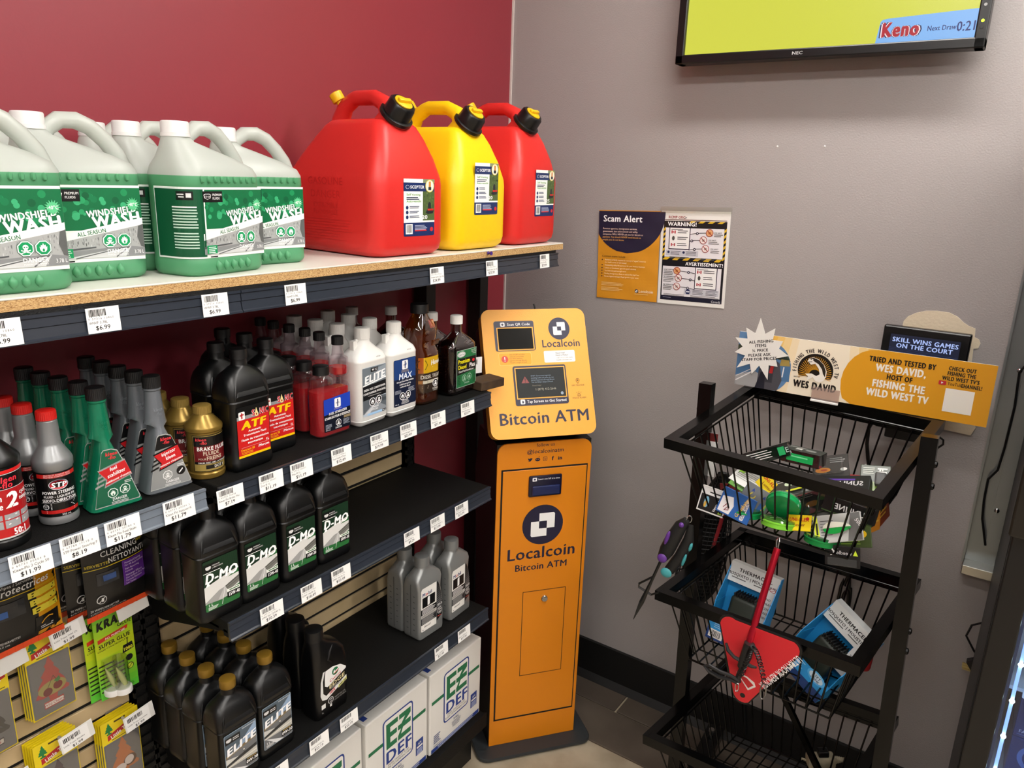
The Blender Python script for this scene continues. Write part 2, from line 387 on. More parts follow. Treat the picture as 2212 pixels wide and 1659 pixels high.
for so, z, k in ((s2, Z2, 1), (s3, Z3, 2), (s4, Z4, 3)):
    for x, c, n, p in TAGS[k]: price_tag(so, x, z - .0215, c, n, p)
dk = ob('base_deck', MB().rbox(-1.463, -.600, -.4, -.118, Z5 - .03, Z5, .003).box(-1.463, -.600, -.402, -.396, Z5 - .045, Z5 + .004), pm('black_textured_shelf', '0d0c0b'), g1)
ob('kick_plate', MB().box(-1.463, -.60, -.345, -.335, 0, Z5 - .03), M_blackmetal, g1)
# left-hand unit, running out of the picture
g2 = thing('shelving_unit', 'black gondola shelving over a slatted panel of hanging packets', 'shelving', (0, 0, 0))
upright(g2, -1.503, 0, 1.22); upright(g2, -2.40, 0, 1.24)
slat_panel(g2, -2.385, -1.522, .2, 1.235, .783)
sS = shelf(g2, -2.40, -1.489, ZS, y1=-.012, railm=M_railLit)
for x, c, n, p in [(-1.781, '0 60733 00504 8', 'Kleen-Flo 2 Cycle 50', '$11.99'), (-1.711, '0 67788 17110 0', 'STP Power Steering F', '$8.19'), (-1.643, '0 60733 30780 5', 'Kleen Flo Fuel Stabi', '$11.79'), (-1.544, '0 60733 20056 5', 'Kleen Flo Injector K', '$11.79')]:
    price_tag(sS, x, ZS - .0195, c, n, p, w=.058, h=.040)
ob('base_deck', MB().rbox(-2.40, -1.489, -.4, -.118, Z5 - .03, Z5, .003), pm('black_textured_shelf', '0d0c0b'), g2)
ob('kick_plate', MB().box(-2.40, -1.489, -.345, -.335, 0, Z5 - .03), M_blackmetal, g2)
# long laminated board on top, with its own tray, rail and legs
ts = thing('top_shelf', 'long white laminated chipboard shelf carrying jugs and fuel cans', 'shelf', (0, 0, 0))
bd = ob('board', MB().rbox(-3.2, -.278, -.4, -.004, Z1 - .003, Z1, .0008), pm('white_laminate', 'dedcd3', .35), ts)
def chip():
    m = bpy.data.materials.new('raw_chipboard'); m.use_nodes = True; nt = m.node_tree; b = nt.nodes['Principled BSDF']
    tc = nt.nodes.new('ShaderNodeTexCoord'); mp = nt.nodes.new('ShaderNodeMapping'); mp.inputs['Scale'].default_value = (95, 95, 230)
    v = nt.nodes.new('ShaderNodeTexVoronoi'); r = nt.nodes.new('ShaderNodeValToRGB')
    e = r.color_ramp.elements; e[0].color = (*lin('6b4a2a'), 1); e[1].color = (*lin('d8b884'), 1); e.new(.35).color = (*lin('b58d58'), 1); e.new(.12).color = (*lin('8a6238'), 1)
    nt.links.new(tc.outputs['Object'], mp.inputs['Vector']); nt.links.new(mp.outputs['Vector'], v.inputs['Vector'])
    nt.links.new(v.outputs['Color'], r.inputs['Fac']); nt.links.new(r.outputs['Color'], b.inputs['Base Color']); b.inputs['Roughness'].default_value = .8
    bp = nt.nodes.new('ShaderNodeBump'); bp.inputs['Strength'].default_value = .5; bp.inputs['Distance'].default_value = .001
    nt.links.new(v.outputs['Distance'], bp.inputs['Height']); nt.links.new(bp.outputs['Normal'], b.inputs['Normal']); return m
ob('chipboard_core', MB().box(-3.2, -.278, -.4, -.004, Z1 - .0185, Z1 - .0032), chip(), ts)
tr = ob('steel_tray', MB().rbox(-3.2, -.312, -.398, -.02, Z1 - .045, Z1 - .0188, .002), M_blackmetal, ts)
rail(tr, -3.2, -1.392, Z1 - .026); rail(tr, -1.390, -.312, Z1 - .026)
for x, c, n, p in [(-1.774, '0 57316 10860', 'WWF 3.78L', '$6.99'), (-1.636, '0 57316 10860', 'WWF 3.78L', '$6.99'), (-1.445, '0 57316 10860', 'WWF 3.78L', '$6.99'), (-1.273, '0 57316 10860', 'WWF 3.78L', '$6.99'), (-.86, '0 61190 07450', 'Scepter Jerry Can 20L', '$24.99'), (-.643, '0 61190 07449', 'Scepter Jerry Can 20L', '$25.99'), (-.39, '0 61190 07451', 'Jerry Can 25L', '$29.99')]:
    price_tag(tr, x, Z1 - .0445, c, n, p, w=.05, h=.038, y=-.4085)
for x in (-.475, -.205):
    ob('support_post', MB().rbox(x - .022, x + .022, -.062, -.012, Z2 - .01 if x < -.4 else 0, Z1 - .046, .002), pm('post_black_stain', '14110f', .5, bump=(60, .2)), ts)
# push pin in the chipboard edge
pp = thing('push_pin', 'small purple push pin stuck in the chipboard edge', 'pin', (-.655, -.4, Z1 - .006), (R(90), 0, 0))
pu = pm('purple_plastic', '3a1a78', .3)
ob('head', MB().lathe([(.0045, .004), (.0045, .005), (.0025, .007), (.0025, .012), (.005, .013), (.005, .015)], 12), pu, pp, smooth=40)
ob('needle', MB().lathe([(.0006, -.004), (.0006, .004)], 6), M_chrome, pp)
# offcut of wood lying at the end of the second shelf
wb = MB().rbox(-.045, .045, -.03, .03, 0, .024, .002)
tag(ob('wood_block', wb, pm('weathered_wood', '4a3622', .7, bump=(50, .8), var=(30, '2e2014', .3, .7)), None, (-.60, -.365, Z2 + .001), (0, 0, R(-8))), 'weathered brown wood offcut at the end of the second shelf', 'wood block')
loose = thing('price_card', 'loose white price card leaning beside the dark diesel bottle', 'card', (-.578, -.315, Z2 + .0012), (0, 0, R(-20)))
ob('card', MB().box(-.02, .02, 0, .0006, .024, .07), M_paper, loose)
d = Decal(); d.bars(-.016, .05, .004, .064).text('1L', -.012, .04, .004, '333333', b=0).build('print', loose)

# ================================================================ BOTTLES, JUGS AND CANS
def place(proto_fn, spots, labels, group, z):
    """first spot gets the prototype, the others copies of it with their parts"""
    root = None
    for i, sp in enumerate(spots):
        x, y, rz = sp[:3]
        if root is None: root = o = proto_fn()
        else: o = copy_tree(root)
        o.location = (x, y, z); o.rotation_euler = (0, 0, R(rz)); o['label'] = labels[i]; o['group'] = group
    return root
def screw_cap(name, parent, r, z0, z1, mat, cx=0, cy=0, n=28, ribs=0):
    b = MB()
    if ribs:
        k = ribs * 2; rg = lambda rad, z, dd: [(cx + (rad - (dd if i % 2 else 0)) * math.cos(2 * math.pi * i / k), cy + (rad - (dd if i % 2 else 0)) * math.sin(2 * math.pi * i / k), z) for i in range(k)]
        b.loft([rg(r, z0, 0), rg(r, z0 + .002, .0008), rg(r, z1 - .003, .0008), rg(r * .96, z1 - .0008, 0), rg(r * .88, z1, 0)])
    else:
        b.lathe([(r * .97, z0), (r, z0 + .001), (r, z1 - .0025), (r * .96, z1 - .0006), (r * .88, z1)], n, cx=cx, cy=cy)
    return ob(name, b, mat, parent, smooth=35)

# ---- one-litre motor oil bottle (square shouldered, neck near the centre, fluted shoulder)
def oil_body(w=.094, d=.0655, h=.232, groove=True):
    b = MB(); rr_ = lambda z, W, D, r, cx=0: rr(W, D, r, z, cx, 0, 4)
    zs = [(0, w - .012, d - .012, .010), (.003, w - .004, d - .004, .012), (.008, w, d, .013), (.020, w, d, .013), (.023, w - .003, d - .003, .012)]
    zs += [(.134, w - .003, d - .003, .012), (.137, w, d, .013), (.1395, w - .002, d - .002, .013), (.142, w, d, .013)]
    rings = [rr_(z, W, D, r) for z, W, D, r in zs]
    rings += [rr_(.152, w, d, .014), rr_(.166, w - .001, d - .006, .016), rr_(.178, w - .006, d - .013, .018), rr_(.187, w - .018, d - .022, .018), rr_(.1935, w - .036, d - .030, .0165), rr_(.198, .044, .034, .0165), rr_(.2005, .033, .0305, .0148), rr_(.203, .0300, .0300, .0149), rr_(.214, .0290, .0290, .0144)]
    b.loft(rings)
    # raised grip panel on both faces of the shoulder, with a rolled rim
    for s in (-1, 1):
        y0, y1 = s * d / 2, s * (d / 2 - .0085)
        q = [(-w / 2 + .011, .1465, y0), (w / 2 - .011, .1465, y0), (w / 2 - .019, .1750, y1), (-w / 2 + .019, .1750, y1)]
        q2 = [(-w / 2 + .0145, .1495, y0), (w / 2 - .0145, .1495, y0), (w / 2 - .0215, .1725, y1), (-w / 2 + .0215, .1725, y1)]
        b.add([(x, y - s * .0015, z) for x, z, y in q] + [(x, y + s * .0018, z) for x, z, y in q2], [(0, 1, 5, 4), (1, 2, 6, 5), (2, 3, 7, 6), (3, 0, 4, 7), (4, 5, 6, 7)])
        for sx in (-1, 1):
            b.tube([(sx * (w / 2 - .0085), y0 + s * .0002, .143), (sx * (w / 2 - .0125), s * (d / 2 - .0022), .160), (sx * (w / 2 - .019), s * (d / 2 - .0085), .1765)], [.0008, .0026, .0016], 6)
    return b
def oil_bottle(name, cat, dec, capm, bodym=None, ribs=24):
    def f():
        t = thing(name, None, cat)
        ob('body', oil_body(), bodym or pm('oil_bottle_black', '060708', .36, spec=.5), t, smooth=38)
        screw_cap('cap', t, .0162, .2145, .233, capm, ribs=ribs)
        if dec: dec().build('label', t, (0, -.0319, 0), mat=GLOSSP)
        return t
    return f
def lab_atf():
    d = Decal(); x0, x1 = -.037, .037; z0, z1 = .028, .128
    d.rect(x0, z0, x1, z1, '111111', 0, r=.003); d.rect(x0, z0, x1, .106, 'c4201f', 1); d.rect(x0, .103, x0 + .05, .110, '8d8f90', 2)
    d.rect(x0, z0, x1, z0 + .0045, 'f2c40c', 2)
    d.rect(x0 + .004, .1035, x0 + .018, .119, 'f0f0ee', 3, r=.002); d.line([(x0 + .011, .1055), (x0 + .011, .117)], .003, 'b01c1c', 4).line([(x0 + .0065, .1125), (x0 + .0155, .1135)], .0028, 'b01c1c', 4)
    for o, c, lv in ((.0009, 'ffffff', 3), (0, 'c4141c', 4)):
        d.text('S', .0005, .1065 - o * .3, .0115, c, lv, b=.04 + o * 30, sx=.85).text('NIC', .0255, .1065 - o * .3, .0115, c, lv, b=.04 + o * 30, sx=.62)
    d.poly([(.0075, .1215), (.0105, .112), (.0118, .107), (.0095, .1035), (.0055, .1035), (.0032, .107), (.0045, .112)], 'f3dc9a', 5); d.ell(.0075, .108, .0016, .0022, '8a2a10', 6, 10)
    d.text('ATF', 0, .084, .0145, 'f5c60f', 3, b=.06, sh=.15, sx=1.35)
    for t, z, h in (('Automatic', .0765, .0042), ('Transmission Fluid', .0695, .0042), ('Fluide de transmission', .0605, .0042), ('automatique', .0535, .0042)): d.text(t, .002, z, h, 'f4f4f4', 3, b=.03, sx=1.05)
    d.text('1L', .034, .0495, .0048, 'ffffff', 3, al=1, b=.02); d.rect(x0 + .006, .0475, x1 - .003, .0479, 'f0c0c0', 2)
    d.text('Dexron III', x0 + .005, .0405, .0048, 'f2b90f', 3, al=-1, b=.02).text('/Mercon', x1 - .003, .0405, .0048, 'ffffff', 3, al=1, b=.025)
    d.lines(x0 + .006, .0385, x0 + .034, 2, .0026, .0011, 'e9a51a', 3); return d
def lab_dmo(grade):
    def f():
        d = Decal(); x0, x1, z0, z1 = -.037, .037, .026, .130
        d.rect(x0, z0, x1, z1, '17301f', 0, r=.003)
        for i in range(16): d.line([(x0 + .001 + i * .0045, .106), (x0 + .010 + i * .0042, .1285)], .0004, '23452d', 1)
        d.rect(x0 + .001, .1065, x0 + .034, .1235, '101512', 2); crest(d, x0 + .011, .115, .012, 'd8d8d8', 3)
        d.text('PREMIUM', x0 + .019, .1165, .0026, 'dddddd', 3, al=-1, b=.01).text('LUBRICANTS', x0 + .019, .112, .0026, 'dddddd', 3, al=-1, b=.01)
        d.rect(x0, .1055, x0 + .036, .1065, 'ffffff', 3)
        d.poly([(x0, z0 + .002), (x0 + .003, z0), (x1 - .003, z0), (x1, z0 + .003), (x1, .096), (x0, .064)], '2c6a38', 2)
        d.poly([(x0, .078), (x1, .0945), (x1, .0925), (x0 + .05, .081), (x1, .083), (x1, .058), (x0, .042)], 'd9d9d6', 3)
        d.poly([(x0, .046), (x0 + .03, .062), (x0 + .044, .064), (x0 + .036, .04), (x0, .0435)], '9d9d9b', 4)
        d.poly([(x0 + .042, .0645), (x1, .077), (x1, .062), (x0 + .05, .052)], '75756f', 4); d.line([(x0 + .044, .0635), (x1, .0745)], .0014, '3c3c3a', 5).line([(x0 + .046, .059), (x1, .069)], .001, '45453f', 5)
        d.poly([(x0 + .026, .041), (x0 + .0405, .0635), (x0 + .044, .0638), (x0 + .047, .042)], 'b9b9b7', 5)
        d.line([(x0 + .034, .030), (x0 + .0425, .063)], .0008, 'f2f2f0', 6)
        d.text('D-MO', -.0005, .085, .0185, 'ffffff', 5, b=.05, sh=.18, sx=1.02, rot=0); d.poly([(x0 + .008, .0885), (x0 + .003, .0775), (x0 + .012, .0795)], 'ffffff', 5)
        d.rect(x0 + .046, .0495, x1, .0555, 'eef1ea', 6); d.lines(x0 + .051, .0537, x1 - .002, 1, .003, .002, '2c6a38', 7, .05)
        d.rect(x0 + .046, .0375, x1, .0495, '101512', 6); d.text(grade, x0 + .061, .0402, .0070, 'ffffff', 7, b=.03, sx=.92)
        d.text('1 L', x0 + .005, .0355, .0055, 'ffffff', 5, al=-1, b=.015).lines(x0 + .005, .034, x0 + .027, 3, .0022, .0011, 'e6efe6', 5, .2); return d
    return f
def lab_elite():
    d = Decal(); x0, x1, z0, z1 = -.037, .037, .026, .130
    d.rect(x0, z0, x1, z1, '8fa3b5', 0, r=.003); d.rect(x0 + .0012, z0 + .0012, x1 - .0012, z1 - .0012, '4d5b66', 1, r=.0025)
    d.poly([(x0 + .03, .090), (x1 - .0012, .127), (x1 - .0012, .098), (x0 + .02, .082)], '8da4c0', 2)
    d.rect(x0 + .0012, .1075, x0 + .036, .1225, '0d0f12', 3); crest(d, x0 + .010, .115, .013, 'cfcfcf', 4); d.lines(x0 + .019, .1175, x0 + .034, 2, .004, .0017, 'd8d8d8', 4, .1)
    d.text('PERFORMANCE', x1 - .004, .1235, .0028, 'dfe6ea', 4, al=1, b=.01, sh=.1)
    d.poly([(x0 + .0012, .0815), (x1 - .0012, .0945), (x1 - .0012, .0880), (x0 + .0012, .0745)], '7a6a4c', 3)
    d.poly([(x0 + .0012, .0755), (x1 - .0012, .0885), (x1 - .0012, .0272), (x0 + .0012, .0272)], '6c6e70', 2)
    d.poly([(x0 + .0012, .060), (x0 + .03, .0665), (x1 - .0012, .0735), (x1 - .0012, .066), (x0 + .03, .058), (x0 + .0012, .0535)], '2a2c2e', 4)
    d.poly([(x0 + .0012, .0735), (x0 + .03, .0665), (x0 + .0012, .060)], 'c9c9c4', 3); d.poly([(x0 + .0012, .055), (x1 - .0012, .0655), (x1 - .0012, .048), (x0 + .0012, .0515)], 'b9b8b0', 5)
    d.poly([(x0 + .004, .0525), (x0 + .030, .0285), (x0 + .05, .0285)], 'd9dadb', 6); d.line([(x0 + .003, .0535), (x1 - .002, .0575)], .0012, 'efece0', 6)
    d.line([(x0 + .042, .064), (x0 + .042, .0745)], .0012, '1c1c1c', 6); d.ell(x0 + .042, .0755, .0016, .0016, 'f4f0e0', 7, 10)
    d.text('ELITE', .0005, .0855, .0165, 'f6f7f8', 6, b=.055, sh=.22, sx=1.08, rot=9.5); d.text('SYNTHETIC', x0 + .004, .0775, .003, 'e8e2d0', 6, al=-1, b=.012, rot=9.5)
    d.rect(x0 + .045, .0335, x1 - .0012, .0485, '0d0f12', 7); d.text('0W-30', x0 + .059, .0365, .0068, 'ffffff', 8, b=.03, sx=.9, sh=.1); d.lines(x0 + .048, .0473, x1 - .004, 1, .003, .0014, 'b99a4a', 8, .1)
    d.text('1 L', x0 + .005, .038, .005, 'ffffff', 7, al=-1, b=.01).lines(x0 + .005, .036, x0 + .027, 3, .0022, .001, 'e6e6e6', 7, .2); return d
blk_cap = pm('cap_black', '0a0a0b', .42); gold_cap = pm('cap_gold', '8a6a24', .35, .35)
f_atf = oil_bottle('transmission_fluid_bottle', 'bottle', lab_atf, blk_cap)
nm = 'black bottle with red and yellow label, %s in the %s column beside the gold bottles'
sp = [(-1.36, -.342, 2), (-1.357, -.268, 0), (-1.272, -.308, 0), (-1.268, -.236, 0), (-1.270, -.165, 0)]
place(f_atf, sp, ['black bottle, red and yellow label, front one by the gold bottles on the second shelf', 'black bottle, red label, directly behind the front one by the gold bottles', 'black bottle, red and yellow label, half hidden left of the red stabilizer bottles', 'black bottle with red label, second in line left of the red stabilizer bottles', 'black bottle with red label, rearmost in line left of the red stabilizer bottles'], 'transmission fluid bottles', Z2)
DMO = [(-1.455, '15W-40'), (-1.360, '15W-40'), (-1.262, '10W-30'), (-1.163, '10W-30')]
cname = ['leftmost', 'second', 'third', 'rightmost']
for gr in ('15W-40', '10W-30'):
    sp, lb = [], []
    for c, (x, g) in enumerate(DMO):
        if g != gr: continue
        for r_ in range(3):
            sp.append((x + random.uniform(-.003, .003), -.347 + r_ * .0695, random.uniform(-1.5, 1.5)))
            lb.append('black oil bottle with green %s label, %s from the front, %s column of third shelf' % (gr, 'first' if r_ == 0 else ORD[r_], cname[c]))
    place(oil_bottle('motor_oil_bottle', 'bottle', lab_dmo(gr), blk_cap), sp, lb, 'green label motor oil bottles', Z3)
sp, lb = [], []
for c, x in enumerate((-1.448, -1.352)):
    for r_ in range(4):
        sp.append((x + (.004 if r_ == 0 else 0), (-.355 if c == 0 else -.348) + r_ * .066, random.uniform(-2, 2)))
        lb.append('black oil bottle with gold cap and blue grey label, %s from the front, %s column' % ('first' if r_ == 0 else ORD[r_], ('left', 'right')[c]))
place(oil_bottle('motor_oil_bottle', 'bottle', lab_elite, gold_cap, ribs=0), sp, lb, 'gold capped motor oil bottles', Z4)

# ---- black bottle with the neck at the left and a sloping grip shoulder
def castrol():
    t = thing('motor_oil_bottle', None, 'bottle'); b = MB(); w, d = .100, .058
    R_ = lambda z, W, D, r, cx: rr(W, D, r, z, cx, 0, 4)
    b.loft([R_(0, w - .012, d - .012, .01, 0), R_(.003, w - .003, d - .003, .012, 0), R_(.01, w, d, .014, 0), R_(.13, w, d, .014, 0), R_(.155, w - .006, d - .002, .016, -.002), R_(.175, w - .022, d - .006, .018, -.009), R_(.19, w - .05, d - .014, .018, -.021), R_(.199, .041, .041, .0203, -.026), R_(.206, .036, .036, .0178, -.026)])
    b.tube([(.0, -.028, .135), (-.012, -.0285, .15), (-.006, -.027, .165), (.006, -.0245, .178)], [.001, .004, .004, .001], 6)
    ob('body', b, pm('oil_bottle_black_satin', '060607', .33), t, smooth=40)
    screw_cap('cap', t, .0215, .2005, .226, blk_cap, cx=-.026, ribs=22)
    dl = Decal(); x0 = -.043
    a = [(-.036, .060), (-.033, .105), (-.027, .124), (.0, .1245), (.024, .117), (.041, .103), (.041, .098), (-.02, .0765), (-.026, .080), (-.024, .105), (-.021, .1225), (-.027, .1225), (-.031, .100), (-.031, .064), (-.022, .0545), (.042, .077), (.042, .068), (-.022, .045)]
    dl.poly([(-.021, .123), (.0, .1245), (.024, .118), (.041, .1035), (.041, .0985), (-.016, .0785), (-.024, .0845), (-.0235, .105)], 'e8e8e6', 1)
    dl.poly([(-.028, .124), (-.0225, .124), (-.0295, .1), (-.0295, .068), (-.021, .058), (.042, .0795), (.042, .071), (-.02, .047), (-.033, .052), (-.0375, .065), (-.0355, .1)], 'dcdcda', 1)
    dl.ell(.008, .109, .0105, .0105, 'e8e8e6', 2, 24).ell(.008, .109, .0098, .0098, '1c6b43', 3, 24); dl.poly([(.0015, .105), (.0035, .1125), (.0065, .1125), (.006, .1085), (.018, .113), (.0185, .1105), (.006, .1045)], 'f2f2f0', 4); dl.poly([(.0035, .1045), (.0185, .1105), (.0185, .108), (.005, .103)], 'c42a2a', 5)
    dl.text('Castrol', .008, .0905, .0072, 'b92a2e', 3, b=.012, rot=12, sx=1.05); dl.text('EDGE', .012, .076, .0095, 'd9cfa0', 3, b=.03, sh=.25, sx=1.35, rot=12)
    dl.lines(-.01, .0735, .03, 2, .003, .0013, '9a9a98', 3, .1); dl.text('10X', -.0125, .0545, .0075, 'c0282c', 4, al=-1, b=.03, sh=.2, rot=15); dl.poly([(.016, .0655), (.042, .075), (.042, .067), (.016, .0575)], 'd6d68a', 3); dl.text('5W-20', .029, .0635, .0052, '16160e', 4, b=.035, sh=.2, rot=18)
    dl.rect(-.036, .028, -.024, .040, 'dcdcda', 2); dl.ell(-.008, .039, .0085, .0085, 'b9b9b9', 2, 20).ell(-.008, .039, .0065, .0065, '141414', 3, 20).ell(-.008, .039, .0045, .0045, 'aaaaaa', 4, 16).rect(-.013, .0375, -.003, .0405, '141414', 5).rect(-.011, .022, -.005, .029, 'd0d0ce', 2)
    dl.text('MOTOR OIL', .021, .038, .0042, '8e8e8c', 3, b=0, sx=1.0, rot=3).text('HUILE MOTEUR', .021, .032, .0036, '8e8e8c', 3, b=0, rot=3); dl.text('1L', -.036, .017, .0036, 'c8c8c6', 3, al=-1, b=0)
    dl.build('label', t, (0, -.0291, 0), mat=GLOSSP); return t
place(castrol, [(-1.192, -.352, 0), (-1.190, -.286, 2), (-1.178, -.215, -2)], ['black oil bottle with ribbed cap and white teardrop label, nearest the rail', 'black ribbed cap oil bottle in the middle of a row of three', 'black ribbed cap oil bottle at the back of a row of three'], 'ribbed cap motor oil bottles', Z4)

# ---- silver bottle with a waisted right-hand grip
def mobil():
    t = thing('motor_oil_bottle', None, 'bottle'); b = MB(); d = .062
    prof = [(0, .088, 0), (.004, .096, 0), (.01, .1, 0), (.03, .1, 0), (.085, .099, -.0005), (.115, .094, -.003), (.135, .089, -.0055), (.150, .090, -.005), (.165, .097, -.0015), (.178, .096, -.002), (.190, .078, -.004), (.199, .05, -.006), (.204, .037, -.007), (.21, .036, -.007)]
    rings = []
    for z, w_, cx in prof:
        D = d if z < .155 else max(.036, d - (z - .155) * .62); D = d - .01 if z == 0 else D
        rings.append(rr(w_, D, .009 if z < .19 else min(w_, D) / 2 - .0005, z, cx, 0, 4))
    b.loft(rings); ob('body', b, pm('silver_pearl_plastic', '8b8d8c', .34, .45), t, smooth=40)
    s = MB().box(-.0504, -.0495, -.0006, .0006, .012, .165)
    for i in range(7):
        for q in (-1, 1): s.box(-.0506, -.0495, q * .012 - .003, q * .012 + .003, .03 + i * .017, .0308 + i * .017)
    ob('level_strip', s, pm('dark_level_strip', '14161a', .4), t)
    screw_cap('cap', t, .0208, .2075, .236, pm('silver_cap', '7e8080', .4, .3), cx=-.007, ribs=26)
    dl = Decal(); x0, x1 = -.043, .043
    dl.poly([(x0, .03), (x0 + .004, .026), (.018, .026), (.018, .157), (x0 + .004, .157), (x0, .150)], 'e6e5e0', 0)
    dl.poly([(.020, .034), (.041, .046), (.043, .085), (.037, .115), (.026, .15), (.020, .157)], '16181a', 0)
    for i in range(12): dl.line([(.021, .070 + i * .0062), (.040 - max(0, i - 5) * .0018, .074 + i * .0062)], .0028, '%02x%02x%02x' % ((150 - i * 9,) * 3), 1)
    for ch, xx, c in (('M', -.0325, '1d2c6b'), ('o', -.0215, 'c42a2a'), ('bil', -.0085, '1d2c6b')): dl.text(ch, xx, .1325, .0098, c, 3, b=.025)
    dl.rect(x0 + .005, .098, .012, .1285, '111214', 2); dl.text('1', -.0135, .1015, .0235, 'f2f2f0', 3, b=.06, sx=1.2)
    dl.rect(x0, .0775, .018, .0945, '111214', 2).lines(x0 + .004, .0925, .014, 4, .0037, .0018, 'e0e0e0', 3, .2); dl.rect(x0, .0695, .018, .0765, 'b9b9b4', 2).lines(x0 + .003, .0752, .015, 2, .003, .001, '4a4a48', 3); dl.rect(x0, .0475, .018, .0685, '2a2c2e', 2).lines(x0 + .003, .0665, .015, 6, .0031, .0011, 'b9b9b6', 3)
    dl.rect(x0, .028, .008, .0475, 'eeece6', 3, r=.002).text('dexos1', -.018, .037, .0062, '222222', 4, b=.015); dl.ell(-.036, .0315, .0016, .0016, '333333', 4, 8)
    dl.text('5W-30', .0315, .079, .0062, 'e6e6e6', 3, b=.02, sx=.72); dl.ell(.0315, .062, .0098, .0098, 'c9c9c6', 2, 20).ell(.0315, .062, .008, .008, '1a1c1e', 3, 20).ell(.0315, .062, .006, .006, 'b4b4b2', 4, 16).rect(.0255, .0605, .0375, .0635, '1a1c1e', 5); dl.lines(.0225, .0475, .04, 1, .003, .002, 'b94a3a', 3)
    dl.build('label', t, (0, -.0313, 0), mat=GLOSSP); return t
place(mobil, [(-.815, -.330, -2), (-.812, -.264, 0), (-.692, -.332, 2), (-.690, -.266, 0)], ['silver oil bottle with black and white label, front left of the silver four', 'silver oil bottle behind the front left one of the silver four', 'silver oil bottle with black and white label nearest the orange kiosk', 'silver oil bottle at the back right of the silver four'], 'silver motor oil bottles', Z4)

